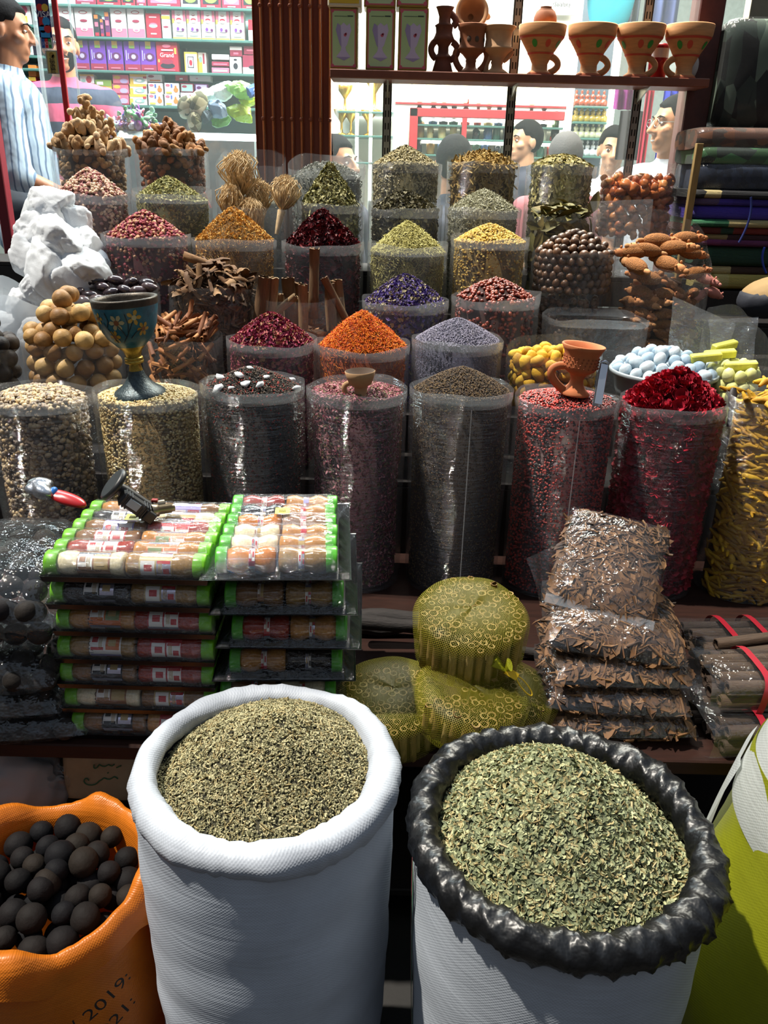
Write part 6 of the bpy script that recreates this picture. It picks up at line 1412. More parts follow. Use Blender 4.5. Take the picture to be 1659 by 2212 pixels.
# clay burners on the shelf
m_claydk = mat('dark_clay', '#6a3a28', .85, var=.2, vscale=20); m_claymid = mat('mid_clay', '#8a5334', .85, var=.15, vscale=20); m_claypale = mat('sandy_clay', '#b8906a', .85, var=.1, vscale=20); m_clayor = mat('orange_clay', '#c08a5a', .85, var=.1, vscale=25, stretch=(1, 1, 6))
m_redpaint = mat('red_paint', '#b8402c', .6); m_greenpaint = mat('green_paint', '#2f8a34', .6)
def burner(px0, px1, pyt, Y, prof, m, label, name='clay_burner', handles=(), paint=False, dots=(), bottom=160, z0=None):
    xc = X_((px0 + px1) / 2, Y, 100); z0 = zs_top if z0 is None else z0; h_ = atY((px0 + px1) / 2, pyt, Y)[2] - z0; R_ = (px1 - px0) / 2 / ppm((xc, Y, z0 + h_ / 2))
    t = empty(name, label, 'clay burner', (xc, Y, z0 + .001), group='clay burners on the shelf'); pr = [(r_ * R_, z * h_) for r_, z in prof]
    obj('body', lathe(pr, 40, True, False), m, t)
    for (s, za, zb, out) in handles: obj('handle', ring_handle((s * np.interp(za, [p[1] for p in prof], [p[0] for p in prof]) * R_ * .95, 0, za * h_), (s * np.interp(zb, [p[1] for p in prof], [p[0] for p in prof]) * R_ * .9, 0, zb * h_), (s * out * R_, 0, 0), .0085), m, t)
    if paint:
        for (z, dz) in ((.735, .02), (.42, .018), (.02, .02)):
            rr = np.interp([z - dz, z + dz], [p[1] for p in prof[:9]], [p[0] for p in prof[:9]]) * R_ + .0015
            V = [np.stack([q * np.cos(np.arange(40) * PI / 20), q * np.sin(np.arange(40) * PI / 20), np.full(40, zz_ * h_)], 1) for q, zz_ in zip(rr, (z - dz, z + dz))]
            obj('red_band', MB().add(np.concatenate(V), grid_faces(2, 40, True)), m_redpaint, t)
        for (a, c) in dots:
            zc = .60; mbd = MB(); V = [];
            for q in np.arange(14) * 2 * PI / 14:
                z = zc + .075 * math.sin(q); rr = np.interp(z, [p[1] for p in prof[:9]], [p[0] for p in prof[:9]]) * R_ + .0018; aa = a + .15 * math.cos(q); V.append((rr * math.cos(aa), rr * math.sin(aa), z * h_))
            obj('painted_dot', mbd.add(V, np.arange(14).reshape(1, -1), 0, False), m_redpaint if c == 'r' else m_greenpaint, t)
    return t
GOB = [(.50, 0), (.52, .02), (.46, .05), (.34, .10), (.33, .22), (.42, .32), (.52, .42), (.88, .72), (.93, .76), (.96, .80), (1.0, .98), (.98, 1.0), (.90, .99), (.80, .76), (.4, .45), (.01, .4)]
TALL = [(.80, 0), (.82, .01), (.62, .16), (.60, .22), (.72, .235), (.60, .26), (.42, .30), (.40, .40), (.60, .47), (.86, .50), (.72, .56), (.62, .62), (.66, .70), (.74, .72), (.46, .76), (.44, .86), (.60, .96), (.70, 1.0), (.60, .99), (.3, .8), (.01, .78)]
MID = [(.86, 0), (.88, .02), (.62, .06), (.36, .12), (.32, .22), (.36, .26), (.33, .29), (.55, .38), (.92, .48), (.93, .51), (.82, .54), (.80, .70), (.84, .86), (.92, .90), (1.0, .99), (.98, 1.0), (.85, .97), (.7, .6), (.01, .5)]
PALE = [(.72, 0), (.74, .02), (.60, .06), (.36, .12), (.32, .20), (.38, .25), (.34, .28), (.60, .42), (.90, .52), (.92, .54), (.80, .58), (.76, .74), (.82, .90), (.98, .98), (1.0, 1.0), (.95, 1.0), (.72, .8), (.6, .6), (.01, .5)]
Yq = 3.265
burner(930, 986, 16, Yq, TALL, m_claydk, 'tall dark brick clay burner pair with jagged rims next to the vase boxes', handles=[(1, .48, .20, .5), (1, .95, .72, .45), (-1, .48, .22, .35)])
tb_ = burner(986, 1052, 54, Yq, MID, m_claymid, 'mid brown clay burner with round holes supporting a tipped cup', handles=[(1, .5, .06, .3), (-1, .5, .06, .3)])
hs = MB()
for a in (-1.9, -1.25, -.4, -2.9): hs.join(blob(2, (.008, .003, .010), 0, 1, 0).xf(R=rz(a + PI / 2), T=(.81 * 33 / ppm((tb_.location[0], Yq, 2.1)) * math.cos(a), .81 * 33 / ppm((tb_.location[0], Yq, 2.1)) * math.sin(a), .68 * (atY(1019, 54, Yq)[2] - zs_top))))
obj('hole', hs, m_clayinner, tb_)  # shade of the holes put on as dark flat blobs
pc_ = atY(1021, 24, Yq); kk = 1 / ppm(pc_); R_ = 36 * kk
tc_ = obj('clay_cup', lathe([(.3 * R_, -.07), (.55 * R_, -.065), (.75 * R_, -.05), (.9 * R_, -.02), (1.0 * R_, .0), (.97 * R_, .006), (.74 * R_, .0), (.66 * R_, -.03), (.4 * R_, -.055), (.01, -.058)], 40, True, False).join(ring_handle((.85 * R_, 0, -.02), (.55 * R_, 0, -.06), (.02, 0, -.02), .007)), m_claypale, loc=pc_ + np.array([0, .02, .002]), rot=(PI / 2 - .15, 0, 0)); tag(tc_, 'pale clay cup tipped over, its round mouth facing out', 'clay cup')
burner(1040, 1112, 58, Yq, PALE, m_claypale, 'sandy pale clay burner with loop handles beside the painted ones', handles=[(-1, .54, .04, .28), (1, .5, .3, .1)])
DG = [[(-2.1, 'g'), (-1.35, 'r'), (-.6, 'g')], [(-2.5, 'r'), (-1.35, 'g'), (-.75, 'r')], [(-1.75, 'r'), (-1.2, 'g'), (-2.8, 'g')], [(-2.3, 'g'), (-1.75, 'r'), (-.75, 'g')]]
for i, (a, b_, lab, hd_) in enumerate([(1118, 1220, 'painted clay goblet burner with a brown bowl on top', 1), (1224, 1329, 'painted clay goblet burner standing between the brown bowl one and its twin', 1), (1329, 1432, 'painted clay goblet burner in front of the red and white can', 1), (1434, 1536, 'painted clay goblet burner at the shelf end with handle turned inwards', -1)]):
    g_ = burner(a, b_, 55, Yq - .01, GOB, m_clayor, lab, handles=[(hd_, .38, .05, .34)], paint=True, dots=DG[i])
    if i == 0:
        pt = atY(1177, 50, Yq); R_ = 25 / ppm(pt); o = obj('clay_bowl', lathe([(.95 * R_, -.004), (R_, 0), (.97 * R_, .018), (.8 * R_, .034), (.45 * R_, .045), (.02, .048)], 32, True, True), m_claymid, loc=pt); tag(o, 'small brown clay bowl upside down on a painted burner', 'clay bowl')
cn = atY(1420, 140, 3.33); o = obj('drink_can', lathe([(.026, 0), (.032, .006), (.032, .045), (.0325, .0455), (.0325, .075), (.032, .0755), (.032, .105), (.027, .115), (.024, .115)], 28, True, True), mat('can_red', '#8a1420', .3, metal=.3), loc=(cn[0], 3.325, zs_top)); tag(o, 'red and white drink can behind the painted burners', 'can')
obj('white_band', lathe([(.0328, .07), (.0328, .10)], 28, False, False), mat('can_white', '#c8c8cc', .3), o)
o = obj('paper_pack', crumple(.032, .03, .045, 41, .15), mat('white_pack', '#c4c0bc', .6), loc=(X_(1492, 3.31, 130), 3.315, zs_top + .045)); tag(o, 'crumpled white and red paper pack behind the last burner', 'packet'); obj('red_print', box2(-.026, -.018, -.0335, -.03, -.02, .02, .0005), mat('can_red', '#8a1420'), o)

# ------------------------------------------------------------------ textiles at the side
TX = pcol[0] + .06
def cloth_mat(name, cols, scale, stretch=(1, 1, 1)):
    t = NT(name); b_ = t.n('ShaderNodeBsdfPrincipled'); v = t.n('ShaderNodeTexVoronoi'); v.inputs['Scale'].default_value = scale; v.inputs['Randomness'].default_value = .9
    t.l(t.coords(stretch), v.inputs['Vector']); n = len(cols); sp = t.n('ShaderNodeSeparateColor'); t.l(v.outputs['Color'], sp.inputs[0])
    t.l(t.ramp(sp.outputs[0], [(i / n, lin(c)) for i, c in enumerate(cols)], True), b_.inputs['Base Color']); b_.inputs['Roughness'].default_value = .9
    w_ = t.n('ShaderNodeTexWave'); w_.inputs['Scale'].default_value = 120; t.l(t.coords(), w_.inputs['Vector']); t.l(t.bump(w_.outputs['Fac'], .35, .004), b_.inputs['Normal']); t.l(b_.outputs[0], t.out.inputs[0]); return t.m
m_jac = cloth_mat('jacquard', ['#101412', '#1a211d', '#3a483e', '#0e1110', '#26322b', '#5a6a5c'], 22, (1, 1, .35))
def slab(px0, py0, px1, py1, Y, depth, m, name, label, cat, seed, film_=False, amp=.008, grp=None):
    P0, P1 = atY(px0, py1, Y), atY(px1, py0, Y); x0, x1, z0, z1 = P0[0], max(P1[0], P0[0] + .55), P0[2], P1[2]
    n, m_ = 26, 16; a = np.linspace(0, 2 * PI, 33)[:-1]; V = []
    for x in np.linspace(0, 1, n):
        e = (1 - abs(2 * x - 1) ** 10) ** .5; ca, sa = np.cos(a), np.sin(a)
        P = np.stack([np.full(32, x0 + (x1 - x0) * x), Y + depth / 2 + np.sign(ca) * np.abs(ca) ** .45 * depth / 2 * (.85 + .15 * e), (z0 + z1) / 2 + np.sign(sa) * np.abs(sa) ** .5 * (z1 - z0) / 2 * (.8 + .2 * e)], 1)
        V.append(P)
    V = np.concatenate(V); V += (amp * wob(V, 14, seed))[:, None] * np.array([0, 1, .4]); c = V.mean(0)
    mb = MB().add(V - c, grid_faces(n, 32, True)[:, ::-1]); mb.add(V[:32] - c, np.arange(32).reshape(1, -1)); mb.add(V[-32:] - c, np.arange(32)[::-1].reshape(1, -1))
    o = obj(name, mb, m, loc=c); tag(o, label, cat, grp)
    if film_:
        W_ = (V - c) * np.array([1.01, 1.04, 1.03]); W_[:, 1] -= .006 * np.abs(wob(W_, 30, seed + 3)); obj('plastic_cover', MB().add(W_, grid_faces(n, 32, True)[:, ::-1]), m_slack, o)
    return o
m_slack = film('cover_film', haze=.012, wr=(5, 5, 5), wscale=2.5, bump=1.0, gloss=.2, rough=.10, base=.015)
big = slab(1542, 36, 1740, 286, 3.27, .21, m_jac, 'blanket', 'large dark green patterned blanket wrapped in plastic', 'blanket', 1, True, .014)
slab(1506, 276, 1720, 326, 3.03, .28, cloth_mat('weave_brown', ['#5a4034', '#6a4a3c', '#4a3830', '#7a5038', '#50463e'], 26, (1, 1, 2)), 'rolled_textile', 'brown woven roll directly under the dark green blanket', 'textile', 2, True)
slab(1508, 316, 1720, 358, 3.02, .28, cloth_mat('print_green', ['#3c5a3a', '#2a352c', '#4c7a50', '#39423c'], 16), 'rolled_textile', 'green printed roll wrapped in plastic', 'textile', 3, True)
slab(1506, 350, 1720, 418, 3.01, .28, cloth_mat('denim', ['#232c3e', '#2a3448', '#1e2534'], 60), 'rolled_textile', 'dark blue roll wrapped in plastic under the green one', 'textile', 4, True)
def stripes(name, cols, scale):
    t = NT(name); b_ = t.n('ShaderNodeBsdfPrincipled'); g_ = t.n('ShaderNodeTexCoord'); s_ = t.n('ShaderNodeSeparateXYZ'); t.l(g_.outputs['Object'], s_.inputs[0]); wn = t.n('ShaderNodeTexWhiteNoise', noise_dimensions='1D')
    t.l(t.math('FLOOR', t.math('MULTIPLY', t.math('ADD', s_.outputs['X'], t.math('MULTIPLY', t.noise(t.coords((1, 1, 1)), 30), .02)), scale)), wn.inputs['W']); n = len(cols)
    t.l(t.ramp(wn.outputs['Value'], [(i / n, lin(c)) for i, c in enumerate(cols)], True), b_.inputs['Base Color']); b_.inputs['Roughness'].default_value = .75
    t.l(t.bump(t.math('SINE', t.math('MULTIPLY', s_.outputs['Z'], 1600)), .5, .004), b_.inputs['Normal']); t.l(b_.outputs[0], t.out.inputs[0]); return t.m
for i, (y0, y1, cols, sc_, lab) in enumerate([(414, 430, ['#1a1a1c', '#b0a070', '#141416', '#1c1c1e'], 18, 'black and cream woven mat on top of the mat pile'), (429, 446, ['#3a2a8a', '#40309a', '#5a4a70', '#8a7a40'], 22, 'violet woven mat with cream flecks below the black mat'), (444, 478, ['#4030a0', '#3a2c8e', '#7a6a30', '#86763a'], 12, 'thick violet and olive woven mat in the mat pile'),
    (477, 492, ['#a89868', '#1d5a3a', '#2a6a44', '#b8a878'], 20, 'green and cream woven mat beneath the violet mats'), (491, 508, ['#7a2a20', '#1a3a2a', '#5a2018', '#9a8a5a'], 24, 'rust red woven mat in the mat pile'), (507, 521, ['#3a1c20', '#8a7a50', '#4a1c28'], 26, 'maroon woven mat in the mat pile'), (520, 533, ['#5a1c4a', '#6a2456', '#a89468'], 24, 'magenta woven mat in the mat pile'),
    (532, 578, ['#163a28', '#1a4430', '#143424', '#a8a078'], 14, 'thick dark green mat with cream lines near the blue cord'), (577, 594, ['#3a2418', '#b0a070', '#30201a'], 30, 'brown and cream woven mat under the thick green mat'), (593, 626, ['#a89a50', '#b0a468', '#8a7c3a', '#2a2418'], 20, 'straw yellow woven mat at the bottom of the mat pile')]):
    slab(1496 + (4 if i % 2 else 0), y0, 1720, y1, 2.985 + .006 * (i % 3), .30, stripes('mat_%d' % i, cols, sc_), 'woven_mat', lab, 'mat', 20 + i, amp=.003, grp='folded woven mats')
for (p0, pm, p1, lab) in (((1622, 426), (1628, 470), (1596, 524), 'dark blue cord tied down over the upper mats'), ((1652, 534), (1640, 560), (1655, 590), 'bright blue cord tied around the thick green mat')):
    P = [atY(*p0, 2.965), atY(*pm, 2.962), atY(*p1, 2.965)]; pts = [P[0] * (1 - t_) ** 2 + P[1] * 2 * t_ * (1 - t_) + P[2] * t_ ** 2 for t_ in np.linspace(0, 1, 16)]
    o = obj('cord', tube(pts, .004, 8), mat('blue_cord' + lab[0], '#1c2a6a' if lab[0] == 'd' else '#2440a8', .6)); tag(o, lab, 'cord')
struct('wall_support', box2(TX - .06, TX + .8, 2.99, 3.3, 0, atY(1600, 628, 2.99)[2] - .002, .002), m_darkboard, 'dark plinth under the mats')
o = obj('wooden_post', box2(-.011, .011, -.011, .011, 0, atY(1498, 310, 3.0)[2], .001), mat('pale_timber', '#8a7040', .7, var=.15, stretch=(8, 8, 1)), loc=(X_(1497, 3.0, 365), 2.975, 0)); tag(o, 'pale wooden batten standing against the dark blue roll', 'batten')
struct('wall_plinth', box2(1.53, 2.4, 2.30, 2.96, 0, 1.10, .002), m_darkboard, 'dark board beside the stand')
pb_ = atY(1672, 640, 2.70); bgm = obj('cloth_bag', crumple(.11, .08, .060, 51, .04).xf(R=ry(-.25)), mat('tan_canvas', '#8a7048', .85, bump=.2, bscale=80), loc=pb_); tag(bgm, 'tan canvas cap with dark navy band beside the mats', 'cap')
def halfshell(mb, cond):
    V = np.concatenate(mb.v); mb.v = [np.where(cond(V)[:, None], V * 1.03, V * .9)]; return mb
obj('navy_band', halfshell(crumple(.111, .081, .061, 51, .04), lambda V: V[:, 2] + .25 * V[:, 0] < .012).xf(R=ry(-.25)), mat('navy_canvas', '#161a26', .8, bump=.2, bscale=80), bgm, label='dark navy lower part')

# ------------------------------------------------------------------ inside the shop: shelves and boxes
SY = 4.72
m_glsh = mat('glass_shelf', '#5f8a80', .15, trans=.4); m_alu = mat('shelf_metal', '#9aa4a4', .3, metal=.6)
su = empty('shelf_unit', 'glass shelf unit full of tea and saffron boxes inside the shop', 'shelf unit', (X_(340, SY, 150), SY, SF))
zrow = [atY(345, y, SY)[2] for y in (13, 82, 154, 228)]
ux0, ux1 = X_(-60, SY, 100) - su.location[0], X_(640, SY, 100) - su.location[0]
for z in zrow: obj('shelf', box2(ux0, ux1, -.01, .30, z - .014 - SF, z - .002 - SF, .002), m_glsh, su)
for px in (-40, 372, 600): obj('upright', box2(X_(px, SY, 100) - su.location[0] - .012, X_(px, SY, 100) - su.location[0] + .012, .26, .29, 0, 2.95, .002), m_alu, su)
obj('back_panel', box2(ux0, ux1, .32, .33, 0, 3.0, .002), mat('shelf_back', '#9cb8b4', .5), su)
for z in (atY(345, 290, SY)[2],): obj('shelf', box2(ux0, ux1, -.01, .30, z - .03 - SF, z - SF, .002), m_glsh, su)
PC = {'w': '#d8d6d4', 'r': '#a82a3c', 'p': '#c86a80', 'v': '#6a3a9c', 'y': '#d0b04a', 'm': '#8a2c44', 'g': '#7a9a4a', 'k': '#2c2c34', 'o': '#c87838', 'l': '#a8a0c8', 't': '#8fb0a8', 'd': '#5a2c58', 'b': '#3c5aa8'}
PM = {k: mat('carton_' + k, v, .4) for k, v in PC.items()}; PK = list(PC)
def carton(px0, py0, px1, py1, Y, base, deco, label, grp=None, text=None, d_=.06, name='carton', z0=None):
    xa, xb = X_(px0, Y, (py0 + py1) / 2), X_(px1, Y, (py0 + py1) / 2); pm = (px0 + px1) / 2; zt_ = atY(pm, py0, Y)[2]; zb = atY(pm, py1, Y)[2] if z0 is None else z0
    w_, h_ = xb - xa - .002, zt_ - zb - .001; mb = cbox(w_, d_, h_, .0015, PK.index(base)).xf(T=(0, 0, h_ / 2)); f = -d_ / 2
    for k, (u0, v0, u1, v1, c) in enumerate(deco):
        if c[0] == 'O':
            n = 14; a = np.arange(n) * 2 * PI / n; mb.add(np.stack([((u0 + u1) / 2 + (u1 - u0) / 2 * np.cos(a) - .5) * w_, np.full(n, f - .0006 - .0003 * k), ((v0 + v1) / 2 + (v1 - v0) / 2 * np.sin(a)) * h_], 1), np.arange(n).reshape(1, -1), PK.index(c[1]), False)
        else: mb.join(plate(((u0 + u1) / 2 - .5) * w_, (v0 + v1) / 2 * h_, (u1 - u0) * w_, (v1 - v0) * h_, f - .0006 - .0003 * k), mi=PK.index(c))
    if text: mb.join(textmesh(text[0], text[1] * w_).xf(R=rx(PI / 2), T=(0, f - .004, text[2] * h_)), mi=PK.index(text[3]))
    o = obj(name, mb, [PM[k] for k in PK], loc=((xa + xb) / 2, Y + d_ / 2, zb)); tag(o, label, 'box', grp); return o
zR = zrow; FY = SY + .01
wt_ = [(.0, .0, 1, .30, 'p'), (.25, .78, .75, .90, 'Or'), (.3, .80, .7, .88, 'Ow'), (.28, .50, .72, .60, 'Om'), (.3, .18, .7, .34, 'Ow'), (.38, .2, .62, .28, 'Op')]
for (a, b_, n_) in ((128, 160, 'white and pink tea box partly behind the smiling man'), (162, 200, 'white and pink tea box standing right beside the smiling man'), (239, 273, 'white and pink tea box next to the small perfume cartons'), (275, 312, 'white and pink tea box next to the dark red carton')): carton(a, 16, b_, 80, FY, 'w', wt_, n_, 'white and pink tea boxes', z0=zR[1])
for (a, y, b_, c, n_) in ((203, 30, 214, 'k', 'thin dark perfume carton between the tea boxes'), (216, 40, 224, 'd', 'narrow plum perfume carton between the tea boxes'), (226, 24, 237, 'd', 'thin carton with orange top between the tea boxes')): carton(a, y, b_, 80, FY, c, [(.1, .8, .9, .97, 'o'), (.15, .45, .85, .65, 'p'), (.1, .03, .9, .18, 'r')], n_, z0=zR[1])
carton(315, 28, 347, 82, FY, 'r', [(.2, .4, .8, .62, 'Op'), (.2, .42, .8, .55, 'Ot'), (.25, .82, .75, .86, 'w'), (.3, .15, .7, .2, 'w')], 'dark red carton with a bowl picture on the upper shelf', z0=zR[1])
carton(349, 22, 368, 82, FY, 'w', [(0, .85, 1, 1, 'p'), (.15, .38, .8, .45, 'Om'), (0, .7, 1, .8, 'y')], 'slim white carton beside the upright', z0=zR[1])
for i in range(5):
    carton(372 + i * 31.3, 22 + i * .7, 402 + i * 31.3, 83 + i * .6, FY, 'w', [(0, .62, .22, 1, 'p'), (.8, .62, 1, 1, 'p'), (0, .55, .15, .7, 'y'), (.36, .82, .64, .9, 'Om'), (.36, .85, .64, .89, 'Ow'), (.3, .62, .7, .74, 'Or'), (.3, .57, .7, .68, 'Ow'), (.2, .26, .9, .40, 'Ol'), (.3, .28, .5, .42, 'Ov'), (.66, .27, .86, .38, 'Od'), (.15, .12, .85, .2, 't'), (0, 0, 1, .05, 'y')], ['first', 'second', 'third', 'fourth', 'fifth'][i] + ' white box with violet flower print counted from the shelf upright', 'white flower print boxes', z0=zR[1])
carton(536, 42, 552, 85, FY, 'r', [(0, 0, 1, .5, 'w')], 'red and white carton next to the folding gate', z0=zR[1])
for i in range(5):
    a = [157, 194, 231, 268, 303][i]; carton(a, 87 + i * .6, a + 34.5, 151 + i, FY, 'v', [(.0, 0, 1, .22, 'm'), (.35, .76, .7, 1, 'y'), (.36, .76, .68, .86, 'g'), (.3, .35, .9, .62, 'Od'), (.45, .4, .75, .56, 'Ol'), (.12, .35, .18, .7, 'l'), (.25, .4, .3, .6, 'l'), (.2, .06, .8, .1, 'p')], ['first', 'second', 'third', 'fourth', 'last'][i] + ' purple flower box of the row beneath the tea boxes', 'purple flower boxes', z0=zR[2])
carton(338, 90, 384, 156, FY - .005, 'r', [(.15, .1, .85, .3, 'Ok'), (.2, .25, .8, .42, 'Om'), (.06, .3, .14, .42, 'Oy'), (.86, .6, .95, .8, 'y'), (.3, .8, .7, .92, 'Op'), (.25, .7, .8, .75, 'w'), (.15, .04, .85, .07, 'p')], 'big red saffron box beside the purple boxes', text=('Grand', .26, .55, 'w'), z0=zR[2])
carton(398, 112, 426, 157, FY, 'y', [(.12, .0, 1, .9, 'w'), (.25, .22, .75, .78, 'k'), (.3, .26, .7, .74, 'w'), (.38, .32, .64, .62, 'Or')], 'yellow framed carton on the middle shelf', z0=zR[2]); carton(428, 113, 446, 158, FY + .02, 'w', [(0, 0, .5, .7, 'y'), (.6, .45, .8, .95, 'r'), (.1, .5, .5, .8, 'Ot')], 'white and yellow carton turned sideways on the middle shelf', z0=zR[2])
z = zR[2]
for k, (y0, y1, c, n_) in enumerate([(146, 159, 'p', 'lowest pale pink flat box of the short stack'), (133, 145, 'm', 'middle maroon flat box of the short stack'), (117, 132, 'w', 'white flat box on top of the short stack')]):
    o = carton(457, y0, 495, y1, FY, c, [(.1, .3, .9, .6, 'p' if c == 'm' else 'w')], n_, z0=z); z = z + (atY(470, y0, FY)[2] - atY(470, y1, FY)[2]) + .004
carton(496, 123, 522, 160, FY, 'w', [(.3, .25, .7, .65, 'Ok'), (.35, .78, .65, .9, 'Ok')], 'white carton with a dark vase print', z0=zR[2]); carton(496, 100, 523, 122, FY, 'm', [(0, .65, 1, 1, 'w'), (.3, .2, .7, .4, 'p')], 'maroon box with white lid on the dark vase carton', z0=atY(510, 123, FY)[2] + .002)
carton(524, 119, 556, 161, FY, 'm', [(0, 0, 1, .35, 'w'), (.4, .25, .9, .45, 'Ok')], 'maroon and white box close to the gate on the middle shelf', z0=zR[2]); carton(526, 99, 558, 118, FY, 'm', [(.2, .4, .8, .6, 'p')], 'maroon flat box stacked close to the gate', z0=atY(540, 119, FY)[2] + .002)
def stack(a, b_, ys_, base, deco, lab, grp):
    z = zR[3]
    for k in range(len(ys_) - 1):
        carton(a, ys_[k + 1], b_, ys_[k], FY, base, deco, ['lowest', 'middle', 'topmost', 'extra'][k if len(ys_) == 4 else (0 if k == 0 else 2)] + ' ' + lab, grp, z0=z); z += atY(a, ys_[k + 1], FY)[2] - atY(a, ys_[k], FY)[2] + .001
dr = [(0, .8, 1, 1, 'y'), (.45, .05, .85, .85, 'Or'), (.1, .1, .4, .5, 'Ot')]
stack(135, 158, [222, 195, 170, 150], 'w', dr, 'red and yellow tea carton behind the smiling man', 'tea cartons behind the man'); stack(172, 203, [223, 202, 180, 160], 'w', dr, 'red and yellow tea carton of the stack beside the herbal cartons', 'red and yellow tea cartons')
stack(206, 241, [223, 198, 172], 'y', [(0, .5, 1, 1, 'g'), (.4, .15, .7, .5, 'Oo'), (.1, .6, .5, .85, 'w')], 'yellow green herbal carton of the stack between tea cartons', 'herbal cartons')
stack(243, 278, [224, 202, 181, 161], 'p', [(.05, .55, .5, .9, 'Oy'), (.45, .1, .95, .6, 'Ol'), (0, 0, 1, .12, 'm')], 'pink flower tea carton of the pink stack', 'pink tea cartons'); stack(280, 317, [225, 203, 181, 160], 'w', [(0, .75, 1, 1, 'y'), (.0, .0, .2, .6, 'y'), (.3, .2, .9, .6, 'Ot'), (.4, .25, .7, .5, 'Ow'), (.8, .6, 1, .8, 'r')], 'white and yellow tea carton of the stack beside the honey boxes', 'white and yellow tea cartons')
hn = [(.08, .68, .38, .9, 'Om'), (.1, .7, .36, .88, 'Op'), (.62, .2, .95, .62, 'Oo'), (.7, .5, .85, .8, 'Oo'), (.45, .6, .55, .9, 'b'), (.1, .1, .5, .25, 'y')]
stack(320, 352, [226, 202, 179], 'w', hn, 'white honey carton of the stack below the small white box', 'honey cartons'); stack(355, 387, [227, 203, 179], 'w', hn, 'white honey carton of the stack near the star anise box', 'second stack of honey cartons')
carton(316, 158, 350, 178, FY + .01, 'w', [(.1, .5, .5, .8, 'Om'), (.2, .1, .9, .25, 'o')], 'small white box on top of a honey stack', z0=atY(330, 179, FY)[2] + .005)
carton(390, 200, 419, 228, FY, 'w', [(.2, .2, .7, .7, 'Od'), (.6, .7, .9, .85, 'Om')], 'white box with dark star anise print', z0=zR[3]); carton(390, 180, 418, 199, FY, 'm', [(.05, .1, .95, .9, 't'), (.1, .5, .5, .8, 'Om')], 'maroon framed grey box above the star anise box', z0=atY(400, 200, FY)[2] + .002)
carton(421, 202, 448, 229, FY, 'w', [(.1, .3, .3, .8, 'k')], 'white carton with a black stripe low beside the plastic bags', z0=zR[3]); carton(420, 181, 450, 201, FY, 'd', [(.1, .1, .9, .9, 'l'), (.15, .4, .5, .75, 'Od')], 'plum framed grey box above the striped carton', z0=atY(430, 202, FY)[2] + .002)
carton(378, 159, 406, 178, FY + .02, 'r', [(.35, .2, .6, .4, 'w')], 'red flat box lying on the grey boxes', z0=atY(400, 180, FY)[2] + .012); carton(409, 161, 455, 178, FY + .02, 'w', [(.3, .4, .4, .5, 'p')], 'long white flat box lying on the grey boxes', z0=atY(430, 181, FY)[2] + .012)
top = [(260, 290, 'r'), (292, 314, 'm'), (316, 388, 'm'), (389, 431, 'w'), (432, 476, 'r'), (478, 520, 'm'), (521, 556, 'r'), (160, 205, 'm'), (207, 258, 'r')]
for i, (a, b_, c) in enumerate(top): carton(a, -45, b_, 12, FY, c, [(.1, .12, .9, .9, 'k' if c in 'wr' else 'p'), (.15, .15, .85, .6, 'Ol' if c == 'm' else 'Og'), (.3, .03, .7, .07, 'w')], ['red framed', 'narrow maroon', 'wide maroon', 'white framed', 'red dark windowed', 'maroon flower windowed', 'red end', 'maroon corner', 'wide red'][i] + ' gift box on the top shelf of the shop', 'gift boxes on the top shelf', z0=zR[0])
# far shelves seen through the doorway
zL = [atY(45, y, SY)[2] for y in (52, 118, 182)]
for (a, y0, b_, y1, c, dec, lab, zi) in [(10, 8, 37, 50, 'y', [(0, .5, 1, .6, 'w'), (.1, .1, .9, .4, 'w')], 'yellow carton on the doorway shelf behind the man in the striped shirt', 0), (39, 6, 66, 51, 'w', [(.1, .5, .8, .9, 'Op'), (.2, .1, .7, .4, 'y')], 'white carton on the doorway shelf', 0), (70, 10, 82, 51, 'k', [(.2, .2, .8, .8, 't')], 'dark bottle carton on the doorway shelf', 0),
    (10, 66, 30, 116, 'k', [(0, .6, 1, 1, 'y'), (0, .4, 1, .5, 'o')], 'black and yellow carton in the second doorway row', 1), (31, 64, 51, 116, 'y', [(.1, .5, .9, .9, 'w'), (.2, .1, .8, .4, 'g')], 'yellow green carton in the second doorway row', 1), (53, 58, 69, 117, 'w', [(.1, .6, .9, .95, 'g'), (.2, .1, .8, .4, 't')], 'white and green carton in the second doorway row', 1), (71, 90, 82, 117, 'k', [], 'short black carton in the second doorway row', 1),
    (60, 140, 78, 152, 'o', [], 'uppermost orange pack in the doorway', 2), (61, 153, 78, 165, 'o', [], 'middle orange pack in the doorway', 2), (62, 166, 78, 181, 'r', [(0, .5, 1, 1, 'y')], 'lowest orange and red pack in the doorway', 2)]:
    carton(a, y0, b_, y1, FY, c, dec, lab, z0=zL[zi] if y1 in (50, 51, 116, 117, 181) else None)
for z in zL: part('shelf', box2(X_(-120, SY, 100), X_(92, SY, 100), SY - .0, SY + .28, z - .014, z - .002, .002), m_glsh, su)
